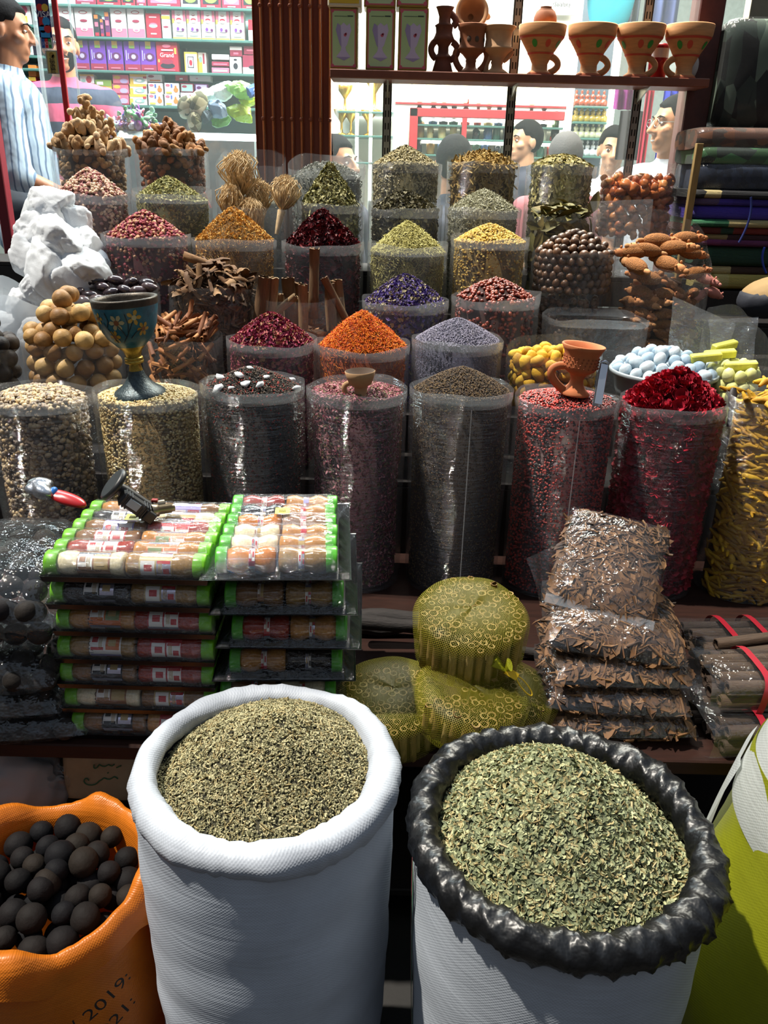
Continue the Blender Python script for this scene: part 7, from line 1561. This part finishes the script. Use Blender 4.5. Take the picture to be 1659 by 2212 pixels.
# counter with sweets and bags behind the glass
CY = 3.80; zc = atY(400, 285, CY)[2]
ct = empty('shop_counter', 'pale blue grey counter tub behind the brown ginger heap', 'counter', (X_(400, CY, 285), CY, SF)); wc = X_(560, CY, 285) - X_(235, CY, 285)
obj('tub', cbox(wc, .42, zc - SF, .03).xf(T=(0, .22, (zc - SF) / 2)), mat('tub_plastic', '#9cb4ba', .45, var=.06), ct); obj('red_pattern', MB().join(tube([(-.10, -.002, zc - SF - .10), (-.02, -.002, zc - SF - .12), (.05, -.002, zc - SF - .2), (.09, -.002, zc - SF - .3)], .006, 6)).join(tube([(-.02, -.002, zc - SF - .12), (.04, -.002, zc - SF - .10)], .005, 6)), mr, ct)
m_sweet = objvar('sweet_foil', ['#5a1c6a', '#a8204a', '#3c7a4a', '#c8ccd8', '#7a2a90', '#d04a78', '#2c3c9a', '#8ab89a'], rough=.18, bump=.5, bscale=120, spec=.8)
def sweet(i):
    mb = blob(2, (.018, .012, .011), .15, 3, i); 
    for s in (-1, 1): mb.join(blob(2, (.010, .010, .004), .3, 5, i + s + 5), T=(s * .024, 0, 0))
    return mb
r = np.random.default_rng(501); c = []
for k in range(60):
    u = r.uniform(); px = 232 + 125 * u; c.append(atY(px, 292 - (52 * math.sin(PI * min(1, u * .9 + .05))) * r.uniform(.1, 1), CY + .02 + .2 * r.uniform()))
scatter_things('wrapped_sweet', 'shiny foil wrapped sweet in the pile behind the ginger', 'sweet', 'foil wrapped sweets', meshes(3, sweet, m_sweet), c, (0, 0, 0), 502, 1.0, 1.5)
obj_b = heap('sweet_bulk', 'foil wrapped sweets buried deeper in the pile', [m_sweet, grain('foilmix', ['#4a1c58', '#8a1c40', '#346a44', '#b8bcc8', '#6a2a80'], rough=.2, spec=.8)], X_(296, CY + .12, 280), CY + .13, X_(358, CY, 280) - X_(296, CY, 280), .11, zc + .002, zc + .02, atY(296, 250, CY + .1)[2], [('chunk', .02, .035, 160, 60, .6, 2)], core='#4a3050', cat='sweets', prof=1.8, thick=.02)
for (x, y, s, col, lab) in [(440, 205, .06, '#c8dcd8', 'white plastic bag nearest the loofah pods'), (480, 200, .075, '#d4dcd8', 'large white plastic bag at the back of the bag pile'), (515, 195, .07, '#9cc878', 'pale green plastic bag high in the bag pile'), (535, 215, .06, '#b8cc40', 'lime yellow plastic bag beside the gate'), (470, 235, .06, '#8aa0b4', 'bluish plastic bag in the middle of the bag pile'), (515, 245, .07, '#a8c428', 'bright lime plastic bag in front'), (478, 262, .05, '#8cbc6c', 'light green plastic bag hanging over the tub'), (445, 250, .045, '#6a8088', 'grey plastic bag low in the bag pile'), (545, 195, .045, '#2c5a9a', 'blue plastic bag tip near the gate')]:
    p = atY(x, y, CY + .12 + .04 * math.sin(x)); o = obj('plastic_bag', crush(s * 1.35, s * .95, s * .85, int(x)), mat('bag_' + col, col, .3, trans=.35, bump=.6, bscale=30), loc=p, rot=(.3 * math.sin(x), .5 * math.cos(y), x)); tag(o, lab, 'plastic bag', 'plastic bags behind the glass')
m_pod = cloth_mat('pod_pattern', ['#6a6a48', '#a8a484', '#4a4a34', '#c0bca0'], 40)
for (x, y, s, lab) in [(402, 232, .05, 'speckled grey pod bundle nearest the sweets'), (428, 225, .055, 'tall speckled pod bundle in front of the bags'), (420, 262, .05, 'speckled pod bundle low on the tub')]:
    o = obj('pod_bundle', blob(3, (s * .7, s * .6, s), .15, 4, x), m_pod, loc=atY(x, y, CY + .08), rot=(.1, .3, x)); tag(o, lab, 'pod bundle')

# ------------------------------------------------------------------ mirror reflections, built as real things behind clear glass
def glowmat(name, col, e_): return mat(name, col, .5, emit=e_)
m_lamp = glowmat('lamp_tube', '#fffbe8', 9.0); m_light = glowmat('lightbox', '#fff6c8', 1.25)
RY = 5.6
cab = empty('red_cabinet', 'red framed display cabinet, a mirror reflection built behind clear glass', 'cabinet', (X_(1040, RY, 300), RY, SF)); cx0 = cab.location[0]
m_redframe = mat('red_frame', '#b02a30', .4)
def zpx(py, Y, px=1000): return atY(px, py, Y)[2]
xa, xb, xm = X_(884, RY, 290) - cx0, X_(1215, RY, 290) - cx0, X_(1002, RY, 290) - cx0
zt_ = zpx(233, RY, 900) - SF; obj('frame', box2(xa, xb, -.02, .02, zt_ - .05, zt_, .004).join(box2(xa, xa + .05, -.02, .02, 0, zt_, .004)).join(box2(xm - .015, xm + .015, -.018, .018, 0, zt_, .003)), m_redframe, cab, label='red frame')
obj('back_panel', box2(xa, xb, .34, .36, 0, zt_, .002), mat('cab_back', '#d8d4c0', .5), cab)
zs_c = []
for py in (270, 300, 335):
    z = zpx(py, RY) - SF; zs_c.append(z); obj('shelf', box2(xa + .05, xb, 0, .33, z - .012, z, .002), m_glsh, cab)
for z in (zt_ - .06, zs_c[1] - .02): obj('lamp', tube([(xa + .08, .05, z), (xb - .05, .05, z)], .010, 8), m_lamp, cab, label='bright lamp tube')
VC = ['#2c5a4a', '#8a6a2a', '#c8c4b0', '#20242c', '#a83a34', '#3a5a8a', '#d8c890', '#5a7a50']
def vial(i):
    h_ = [.10, .13, .09, .12][i % 4]; return lathe([(.018, 0), (.022, .004), (.022, h_ * .55), (.010, h_ * .68), (.010, h_ * .8), (.014, h_ * .82), (.012, h_ * .98), (.004, h_)], 14)
VM = meshes(4, vial, objvar('vial', VC, rough=.15, bump=0, spec=.8)); r = np.random.default_rng(601)
for si, z in enumerate(zs_c):
    for k, px in enumerate(range(908, 1200, 24)):
        o = bpy.data.objects.new('bottle', VM[r.integers(4)]); COL.objects.link(o); o.location = (X_(px + r.uniform(-4, 4), RY + .06, 290), RY + .07, z + SF + .001); s = r.uniform(.9, 1.3); o.scale = (s, s, s); tag(o, 'small bottle on the shelves of the red framed cabinet', 'bottle', 'bottles in the red cabinet')
lb = empty('lightbox', 'row of glowing cream packs above the red framed cabinet', 'lightbox', (X_(1000, RY, 210), RY - .02, zpx(232, RY) + .02)); obj('base', box2(-.45, .70, 0, .12, -.012, 0, .002), m_redframe, lb)
for k in range(12):
    o = obj('panel', cbox(.078, .02, .19, .004).xf(R=rx(-.15), T=(-.36 + k * .088, .05, .10)), m_light, lb)
m_goldcup = mat('gold_cup', '#c8a040', .25, metal=.7); GX = 4.6
sc = empty('glass_showcase', 'bright glass showcase with gold cups beside the gate', 'showcase', (X_(780, GX, 260), GX, SF)); s0 = sc.location[0]
x0, x1 = X_(728, GX, 260) - s0, X_(850, GX, 260) - s0
obj('back_panel', box2(x0, x1, .28, .29, 0, 2.4, .002), mat('case_back', '#e0e0d0', .5), sc)
for px in (728, 770, 800, 850): obj('post', box2(X_(px, GX, 260) - s0 - .008, X_(px, GX, 260) - s0 + .008, -.008, .008, 0, 2.4, .002), m_edgeglass, sc)
zsg = []
for py in (240, 292, 350): z = zpx(py, GX, 780) - SF; zsg.append(z); obj('shelf', box2(x0, x1, 0, .27, z - .01, z, .002), m_glsh, sc)
for px in (771, 801): obj('lamp', tube([(X_(px, GX, 260) - s0, .03, .9), (X_(px, GX, 260) - s0, .03, 2.1)], .008, 8), m_lamp, sc, label='bright upright lamp tube')
cupm = lathe([(.022, 0), (.024, .004), (.006, .012), (.005, .05), (.012, .062), (.030, .085), (.036, .105), (.030, .105)], 20).mesh('gold_cup', [m_goldcup])
for (px, z, lab) in [(738, zsg[1], 'gold cup nearest the gate in the showcase'), (758, zsg[1], 'second gold cup from the gate'), (796, zsg[1], 'gold cup with dark lid by the lamp'), (808, zsg[0], 'large gold vase cup on the upper glass shelf'), (745, zsg[0], 'gold ornament on the upper glass shelf by the gate')]:
    o = obj('gold_cup', cupm, None, loc=(X_(px, GX + .08, 260), GX + .08, z + SF)); s = 1.7 if 'vase' in lab else 1.15; o.scale = (s,) * 3; tag(o, lab, 'cup')
# perfume bottles
PY = 5.5; px0, px1 = 1238, 1312; pr = empty('perfume_rack', 'glass rack of small perfume bottles behind the leaf flakes', 'rack', (X_(1275, PY, 260), PY, SF)); s0 = pr.location[0]
x0, x1 = X_(px0, PY, 260) - s0, X_(px1, PY, 260) - s0
obj('back_panel', box2(x0 - .02, x1 + .02, .14, .15, 0, 2.4, .002), mat('rack_back', '#4a5a66', .5), pr)
for px in (1228, 1318): obj('lamp', box2(X_(px, PY, 260) - s0 - .018, X_(px, PY, 260) - s0 + .018, -.01, .01, .6, 2.35, .003), glowmat('lamp_strip', '#fffdf0', 4.0), pr, label='bright upright lamp strip')
bt = meshes(1, lambda i: lathe([(.016, 0), (.021, .004), (.022, .022), (.012, .034), (.008, .036), (.013, .040), (.013, .052), (.006, .056), (.004, .060), (.008, .066), (.004, .076)], 14), objvar('b', ['#8a4a34'], bump=0))
for ri, (py, col, lab) in enumerate([(229, '#9a4a34', 'copper'), (263, '#a8923c', 'yellow'), (298, '#b8bc9c', 'pale'), (337, '#c4ccd0', 'clear')]):
    z = zpx(py, PY, 1275) - SF; obj('shelf', box2(x0, x1, 0, .13, z - .012, z, .002), m_glsh, pr); mm = mat('perfume_' + lab, col, .15, spec=.8); me = bt[0].copy(); me.materials.clear(); me.materials.append(mm)
    for k in range(6):
        o = bpy.data.objects.new('perfume_bottle', me); COL.objects.link(o); o.location = (X_(1245 + k * 12, PY + .03, py - 10), PY + .05, z + SF + .001); o.scale = (1.15,) * 3; tag(o, '%s perfume bottle on the %s shelf of the lit rack' % (lab, ['topmost', 'second', 'third', 'lowest'][ri]), 'perfume bottle', lab + ' perfume bottles')
# reflected clothes and far wall, built behind the clear glass
def hang(px0, py0, px1, py1, Y, col, label, seed, name='hanging_cloth', cat='cloth'):
    P0, P1 = atY(px0, py1, Y), atY(px1, py0, Y); n, m_ = 24, 18; V = []
    for s in (0, 1):
        for z in np.linspace(P0[2], P1[2], m_):
            x = np.linspace(P0[0], P1[0], n); V.append(np.stack([x, Y + .02 * np.sin(np.linspace(0, 14, n) + seed) + s * .008 + 0 * x, np.full(n, z)], 1))
    V = np.concatenate(V); F = grid_faces(m_, n); o = obj(name, MB().add(V[:n * m_], F).add(V[n * m_:], F[:, ::-1]), mat('cloth_' + col, col, .8, var=.1)); return tag(o, label, cat)
hang(1398, 196, 1470, 480, 4.3, '#2430a0', 'royal blue hanging cloth behind the man with glasses', 1); hang(1376, 190, 1398, 480, 4.35, '#b02038', 'narrow red hanging cloth beside the blue one', 2); hang(1325, 185, 1374, 236, 4.4, '#8a2c78', 'magenta cloth hanging above the young man', 3); hang(1440, 186, 1480, 240, 4.4, '#b8bcc4', 'whitish cloth hanging above the man with glasses', 4)
hang(1346, -30, 1388, 60, 4.4, '#3a404c', 'dark grey coat hanging behind the last burners', 5); hang(1400, -30, 1475, 58, 4.4, '#46507a', 'shiny slate blue wrap hanging at the panel end', 6); hang(1330, 240, 1392, 345, 4.5, '#3a3634', 'dark patterned scarf hanging behind the young man', 7)
# turquoise shirt
tsx = X_(1318, 4.2, 20); tz = zpx(62, 4.2, 1318); mts = mat('turquoise', '#1fa8c0', .7)
sh = blob(4, (.105, .035, .19), .03, 2, 7).xf(T=(0, 0, .14)); sh.join(tube([(-.07, 0, .27), (-.14, 0, .20), (-.16, 0, .14)], [.045, .05, .055], 14)).join(tube([(.07, 0, .27), (.14, 0, .20), (.16, 0, .14)], [.045, .05, .055], 14))
o = obj('hanging_shirt', sh, mts, loc=(tsx, 4.2, tz)); tag(o, 'turquoise shirt hanging high behind the painted burners', 'shirt')
struct('wall_inner', box2(X_(720, 6.3, 200) - .1, X_(1330, 6.3, 200), 6.3, 6.34, SF, 3.6, .002), mat('bright_wall', '#e2e0d8', .6), 'white wall of the mirror reflection, built inside the shop')
nb_ = atY(1212, 14, 6.25); o = obj('notice_sign', cbox(.20, .01, .10, .002).join(textmesh('(Salalah)', .035).xf(R=rx(PI / 2), T=(0, -.007, .01)), mi=1), [mat('sign_grey', '#b8c0bc', .5), m_ink], loc=nb_); tag(o, 'small grey notice on the white reflected wall', 'sign')
for i, px in enumerate((760, 1000, 1230, 300)):
    Yl = [5.0, 5.2, 5.0, 4.2][i]; t_ = empty('ceiling_lamp', ['ceiling tube lamp above the gold cups', 'ceiling tube lamp above the red cabinet', 'ceiling tube lamp above the perfume rack', 'ceiling tube lamp above the tea boxes'][i], 'lamp', (X_(px, Yl, 100), Yl, 3.56)); obj('housing', cbox(1.2, .08, .05, .004), mat('lamp_housing', '#d0d0cc', .5), t_); obj('tube', tube([(-.56, 0, -.04), (.56, 0, -.04)], .014, 10), m_lamp, t_, label='glowing tube')
light('shop_light', 'AREA', (-.9, 4.15, 3.45), 210, (.86, .96, 1.0), 2.0, .8, target=(-.9, 4.5, 1.5))
light('row_fill_light', 'AREA', (.55, 3.75, 3.2), 150, (1.0, .95, .8), 1.4, .3, target=(.5, 2.9, 1.5))  # added fill lamp, brightens the back row of bags below the shelf
light('shop_light_b', 'AREA', (.9, 5.0, 3.45), 220, (1.0, .97, .86), 2.4, 1.2, target=(.7, 5.4, 1.5))
# ------------------------------------------------------------------ people
def capsule(p0, p1, r0, r1, n=14, m=5):
    p0, p1 = np.array(p0, float), np.array(p1, float); d = p1 - p0; L = np.linalg.norm(d); d = d / (L + 1e-9)
    th = np.linspace(-PI / 2, 0, m); prof = [(max(1e-4, r0 * math.cos(t)), r0 * math.sin(t)) for t in th] + [(max(1e-4, r1 * math.cos(t)), L + r1 * math.sin(t)) for t in th[::-1] * -1]
    prof = [(max(1e-4, r0 * math.cos(t)), r0 * math.sin(t)) for t in th] + [(max(1e-4, r1 * math.cos(t)), L + r1 * math.sin(t)) for t in np.linspace(0, PI / 2, m)]
    mb = lathe(prof, n); up = np.array([0, 0, 1.0]) if abs(d[2]) < .95 else np.array([1.0, 0, 0]); u = np.cross(up, d); u /= np.linalg.norm(u); v = np.cross(d, u)
    return mb.xf(R=np.stack([u, v, d], 1), T=p0)
def ell(c, r_, sub=3): V, F = ico(sub); return MB().add(V * np.array(r_) + np.array(c), F)
def union(mb, voxel, smooth=2):
    me = mb.mesh('u', []); o = bpy.data.objects.new('u', me); COL.objects.link(o); md = o.modifiers.new('r', 'REMESH'); md.mode = 'VOXEL'; md.voxel_size = voxel; md.use_smooth_shade = True
    if smooth: s = o.modifiers.new('s', 'SMOOTH'); s.iterations = smooth; s.factor = .5
    r_ = bpy.data.meshes.new_from_object(o.evaluated_get(bpy.context.evaluated_depsgraph_get())); bpy.data.objects.remove(o); bpy.data.meshes.remove(me); return r_
def hand(mb, wrist, dirv, side, palm=(0, 0, 1), s=1.0):
    """palm, four unequal bent fingers and a thumb from the side of the palm"""
    w_, d = np.array(wrist, float), np.array(dirv, float); d /= np.linalg.norm(d); p = np.array(palm, float); p -= d * np.dot(p, d); p /= np.linalg.norm(p); x = np.cross(d, p) * side
    mb.join(capsule(w_, w_ + d * .03 * s, .024 * s, .026 * s))
    for k, (o_, L) in enumerate(((-.028, .070), (-.009, .080), (.010, .074), (.028, .058))):
        b_ = w_ + d * .075 * s + x * o_ * s; mb.join(capsule(w_ + d * .01 + x * o_ * .6 * s, b_, .013 * s, .0105 * s)); m1 = b_ + (d * .86 - p * .35) * L * .5 * s; m2 = m1 + (d * .5 - p * .8) * L * .5 * s
        mb.join(capsule(b_, m1, .0092 * s, .0085 * s)).join(capsule(m1, m2, .0085 * s, .0072 * s))
    t0 = w_ + d * .02 * s - x * .024 * s; t1 = t0 + (d * .6 - x * .8) * .035 * s; t2 = t1 + (d * .9 - x * .2 - p * .3) * .034 * s
    mb.join(capsule(t0, t1, .013 * s, .011 * s)).join(capsule(t1, t2, .0105 * s, .009 * s)); return mb
def skin_mat(name, col): return mat(name, col, .5, spec=.35, var=.06, vscale=25)
def cloth_stripe(name, c1, c2, period, axis='Z', duty=.5, c3=None):
    t = NT(name); b_ = t.n('ShaderNodeBsdfPrincipled'); g_ = t.n('ShaderNodeTexCoord'); s_ = t.n('ShaderNodeSeparateXYZ'); t.l(g_.outputs['Object'], s_.inputs[0])
    f = t.math('FRACT', t.math('MULTIPLY', t.math('ADD', s_.outputs[axis], t.math('MULTIPLY', t.noise(t.coords(), 6), .03)), 1 / period)); st = [(0, lin(c1)), (duty, lin(c2))]
    if c3: st.append((min(.97, duty + .2), lin(c3)))
    t.l(t.ramp(f, st, True), b_.inputs['Base Color']); b_.inputs['Roughness'].default_value = .85; t.l(t.bump(t.noise(t.coords((1, 1, .6)), 9, 3), .5, .03), b_.inputs['Normal']); t.l(b_.outputs[0], t.out.inputs[0]); return t.m
def person(label, feet, yaw, headz, skin, hair, shirt, trousers, sit=False, beard=False, smile=False, arms=None, headyaw=0.0, glasses=False, longhair=False, nod=0.0, voxel=.0065):
    """figure facing -Y at yaw 0; headz: height of the crown above the feet"""
    t = empty('person', label, 'person', feet, (0, 0, yaw)); S = headz if not sit else headz
    if sit: zs = headz - .86; hip = np.array([0, 0, zs + .10])
    else: zs = None; hip = np.array([0, .0, headz * .525])
    zc = headz - .235 * .5 - .005; hc = np.array([0, -.015, zc]); sh_z = headz - .325; tor = sh_z - hip[2]
    B = MB(); C_ = MB(); T_ = MB()
    B.join(capsule(hip, (0, 0, hip[2] + tor * .55), .125, .13)).join(capsule((-.10, 0, sh_z - .04), (.10, 0, sh_z - .04), .085, .085)).join(capsule((0, 0, hip[2] + tor * .5), (0, .005, sh_z - .08), .13, .12)).join(capsule((0, .01, sh_z - .02), (0, -.005, zc - .08), .058, .055))
    C_.join(capsule(hip + [0, 0, .0], (0, 0, hip[2] + tor * .55), .150, .150)).join(capsule((-.115, 0, sh_z - .045), (.115, 0, sh_z - .045), .098, .098)).join(capsule((0, 0, hip[2] + tor * .5), (0, .005, sh_z - .08), .150, .138)).join(capsule((0, .012, sh_z - .01), (0, .005, sh_z + .045), .075, .066))
    if not sit: C_.join(capsule(hip + [-.05, 0, -.10], hip + [.05, 0, -.10], .135, .135))
    ar = arms or {}
    for s in (-1, 1):
        a = ar.get(s, dict(el=(s * .235, .03, sh_z - .30), wr=(s * .23, -.10, sh_z - .50), sleeve=.75)); sp = np.array([s * .185, 0, sh_z - .03]); el, wr_ = np.array(a['el']), np.array(a['wr'])
        B.join(capsule(sp, el, .050, .042)).join(capsule(el, wr_, .041, .028)); hand(B, wr_, wr_ - el, s, a.get('palm', (0, 0, 1)))
        e = sp + (el - sp) * a['sleeve'] if a['sleeve'] <= 1 else el; C_.join(capsule(sp, e, .068, .064))
        if a['sleeve'] > 1: C_.join(capsule(el, el + (wr_ - el) * (a['sleeve'] - 1), .060, .056))
        kx = s * .095
        if sit: kn, an = np.array([kx * 1.5, -.42, hip[2] - .04]), np.array([kx * 1.4, -.40, .09])
        else: kn, an = np.array([kx, -.01, headz * .285]), np.array([kx, .02, .08])
        hp = hip + [kx, 0, -.02]
        B.join(capsule(hp, kn, .082, .058)).join(capsule(kn, an, .056, .040)).join(capsule(an, an + [0, -.15, -.045], .042, .034)); T_.join(capsule(hp, kn, .100, .078)).join(capsule(kn, an + [0, 0, .02], .076, .062))
    T_.join(capsule(hip + [-.07, 0, -.02], hip + [.07, 0, -.02], .128, .128))
    Rh = rz(headyaw) @ rx(nod)
    H = MB(); H.join(ell((0, .015, .025), (.074, .094, .090))).join(ell((0, -.022, -.035), (.058, .066, .078))).join(ell((0, -.055, -.088), (.030, .028, .024))).join(capsule((0, -.088, .012), (0, -.108, -.026), .009, .014)).join(ell((-.013, -.096, -.030), (.010, .011, .008))).join(ell((.013, -.096, -.030), (.010, .011, .008)))
    H.join(capsule((-.034, -.070, .026), (.034, -.070, .026), .013, .013)).join(ell((-.042, -.052, -.022), (.024, .026, .022))).join(ell((.042, -.052, -.022), (.024, .026, .022))).join(capsule((-.020, -.080, -.058), (.020, -.080, -.058), .008, .008)).join(capsule((-.017, -.079, -.068), (.017, -.079, -.068), .008, .008))
    for s in (-1, 1): H.join(ell((s * .077, .012, -.008), (.010, .020, .032)))
    B.join(H, R=Rh, T=hc)
    obj('body', union(B, voxel), None, t).data.materials.append(skin)
    obj('shirt', union(C_, .011, 4), None, t).data.materials.append(shirt); obj('trousers', union(T_, .013, 4), None, t).data.materials.append(trousers)
    def hchild(nm, mb, m): return obj(nm, mb.xf(R=Rh, T=hc), m, t)
    V, F = ico(4); r_ = np.array([.081, .101, .098]); P = V * r_ + [0, .017, .028]
    line = np.where(P[:, 1] < -.045, .070, np.where(P[:, 1] < .0, .030, -.060 if not longhair else -.09)); line = np.where((np.abs(P[:, 0]) > .05) & (P[:, 1] < .03), np.maximum(line, .0), line)
    hid = P[:, 2] < line; d = np.where(hid, .86, 1.0 + .02 * wob(V, 12, 3) + (.02 if longhair else 0)); hchild('hair', MB().add(V * r_ * d[:, None] + [0, .017, .028], F), hair)
    for s in (-1, 1):
        e = hchild('eye', ell((s * .031, -.0735, .006), (.0120, .007, .0055), 2), M_EYE); obj('iris', ell((0, 0, 0), (.0052, .003, .0052), 2).xf(T=(s * .031, -.0795, .006)).xf(R=Rh, T=hc), M_IRIS, e)
        hchild('eyebrow', tube([(s * .014, -.087, .028), (s * .032, -.084, .034), (s * .050, -.070, .028)], [.003, .0045, .002], 6, flat=.7), hair)
    if smile: hchild('teeth', tube([(-.020, -.0835, -.060), (0, -.089, -.064), (.020, -.0835, -.060)], [.002, .005, .002], 6, flat=.8), M_EYE)
    if beard:
        r2 = np.array([.062, .071, .082]); P = V * r2 + [0, -.022, -.036]; hid = (P[:, 2] > -.040 - .25 * (P[:, 1] + .05)) | ((np.abs(P[:, 0]) < .022) & (P[:, 2] > -.082) & (P[:, 1] < -.05)); d = np.where(hid, .85, 1.03 + .015 * wob(V, 14, 4))
        hchild('beard', MB().add(V * r2 * d[:, None] + [0, -.022, -.036], F), hair); hchild('moustache', tube([(-.026, -.082, -.056), (0, -.094, -.047), (.026, -.082, -.056)], [.003, .0055, .003], 6), hair)
    if glasses:
        g_ = MB()
        for s in (-1, 1):
            a = np.linspace(0, 2 * PI, 20); g_.join(tube([(s * .032 + .021 * math.cos(q), -.097, .006 + .016 * math.sin(q)) for q in a], .0012, 5)); g_.join(tube([(s * .053, -.095, .010), (s * .078, -.01, .010)], .0013, 5))
        hchild('glasses', g_, m_alu)
    return t
M_EYE = mat('eye_white', '#d8d4cc', .3); M_IRIS = mat('eye_dark', '#1c120c', .2)
hb_ = mat('black_hair', '#0a090a', .85, spec=.1, bump=.5, bscale=120); hg_ = mat('grey_hair', '#3c3a39', .85, bump=.5, bscale=120)
sk1, sk2, sk3 = skin_mat('skin_a', '#94654a'), skin_mat('skin_b', '#b4805c'), skin_mat('skin_c', '#b88c6c')
jeans = mat('dark_jeans', '#2a333e', .85, var=.2, vscale=20); blackt = mat('black_trousers', '#15171c', .85)
sh1 = cloth_stripe('blue_stripe_shirt', '#94a8ba', '#566c86', .024, 'Y', .74); sh2 = cloth_stripe('rose_navy_polo', '#c8506e', '#2a3244', .155, 'Z', .52)
def stand_at(px, py_top, Y): P = atY(px, py_top, Y); return P
P = atY(-12, -14, 3.75); H1 = P[2] - SF
person('man in pale blue striped shirt and dark jeans standing in the doorway', (P[0], 3.78, SF), math.radians(103), H1, sk1, hb_, sh1, jeans,
       arms={-1: dict(el=(-.25, -.02, H1 - .66), wr=(-.20, -.24, H1 - .76), sleeve=1.12), 1: dict(el=(.25, -.02, H1 - .66), wr=(.18, -.22, H1 - .78), sleeve=1.12)}, nod=.12)
P = atY(121, 34, 4.42); H2 = P[2] - SF
person('smiling bearded man in rose and navy striped polo behind the glass', (P[0], 4.44, SF), math.radians(14), H2, sk2, hb_, sh2, blackt, beard=True, smile=True, headyaw=.18,
       arms={1: dict(el=(.27, -.02, H2 - .62), wr=(.20, -.22, H2 - .66), sleeve=.72), -1: dict(el=(-.26, .0, H2 - .62), wr=(-.16, -.20, H2 - .72), sleeve=.72)})
dark = mat('dark_shirt', '#2a2e3c', .85, var=.1); wsh = mat('white_shirt', '#c8ccd2', .8, var=.05); red_sh = mat('dull_red_shirt', '#8a4a50', .85)
def seated(px, py, Y, yaw, label, **k):  # reflected people, built as seated figures behind the clear glass
    P = atY(px, py, Y); hz_ = P[2] - SF; person(label, (P[0], Y, SF), math.radians(yaw), hz_, sit=True, **k); zs = hz_ - .86
    s_ = empty('stool', 'stool under the ' + label.split(' seated')[0], 'stool', (P[0], Y, SF)); obj('seat', lathe([(.17, zs - .09), (.18, zs - .08), (.18, zs - .06), (.17, zs - .055)], 24), m_darkboard, s_)
    for a in range(3): obj('leg', tube([(.10 * math.cos(a * 2.09), .10 * math.sin(a * 2.09), zs - .085), (.16 * math.cos(a * 2.09), .16 * math.sin(a * 2.09), .0)], .014, 8), m_alu, s_)
seated(1142, 258, 5.35, -62, 'dark haired man looking sideways seated between the uprights', skin=sk3, hair=hb_, shirt=dark, trousers=blackt, headyaw=-.1)
seated(1226, 284, 4.3, 192, 'grey haired person seen from behind seated near the perfume rack', skin=sk3, hair=hg_, shirt=red_sh, trousers=blackt)
seated(1330, 272, 5.0, -10, 'young curly haired man seated beside the last upright', skin=sk3, hair=hb_, shirt=wsh, trousers=blackt, longhair=True, nod=.1)
seated(1466, 204, 3.97, -35, 'smiling man with glasses and white shirt seated at the panel end', skin=sk2, hair=hb_, shirt=wsh, trousers=blackt, glasses=True, smile=True, headyaw=-.75)
seated(984, 290, 3.92, 175, 'dark haired person seen from behind seated before the red cabinet', skin=sk3, hair=hb_, shirt=dark, trousers=blackt)
seated(722, 290, 4.0, 60, 'dark haired person half hidden seated beside the gate', skin=sk3, hair=hb_, shirt=dark, trousers=blackt)
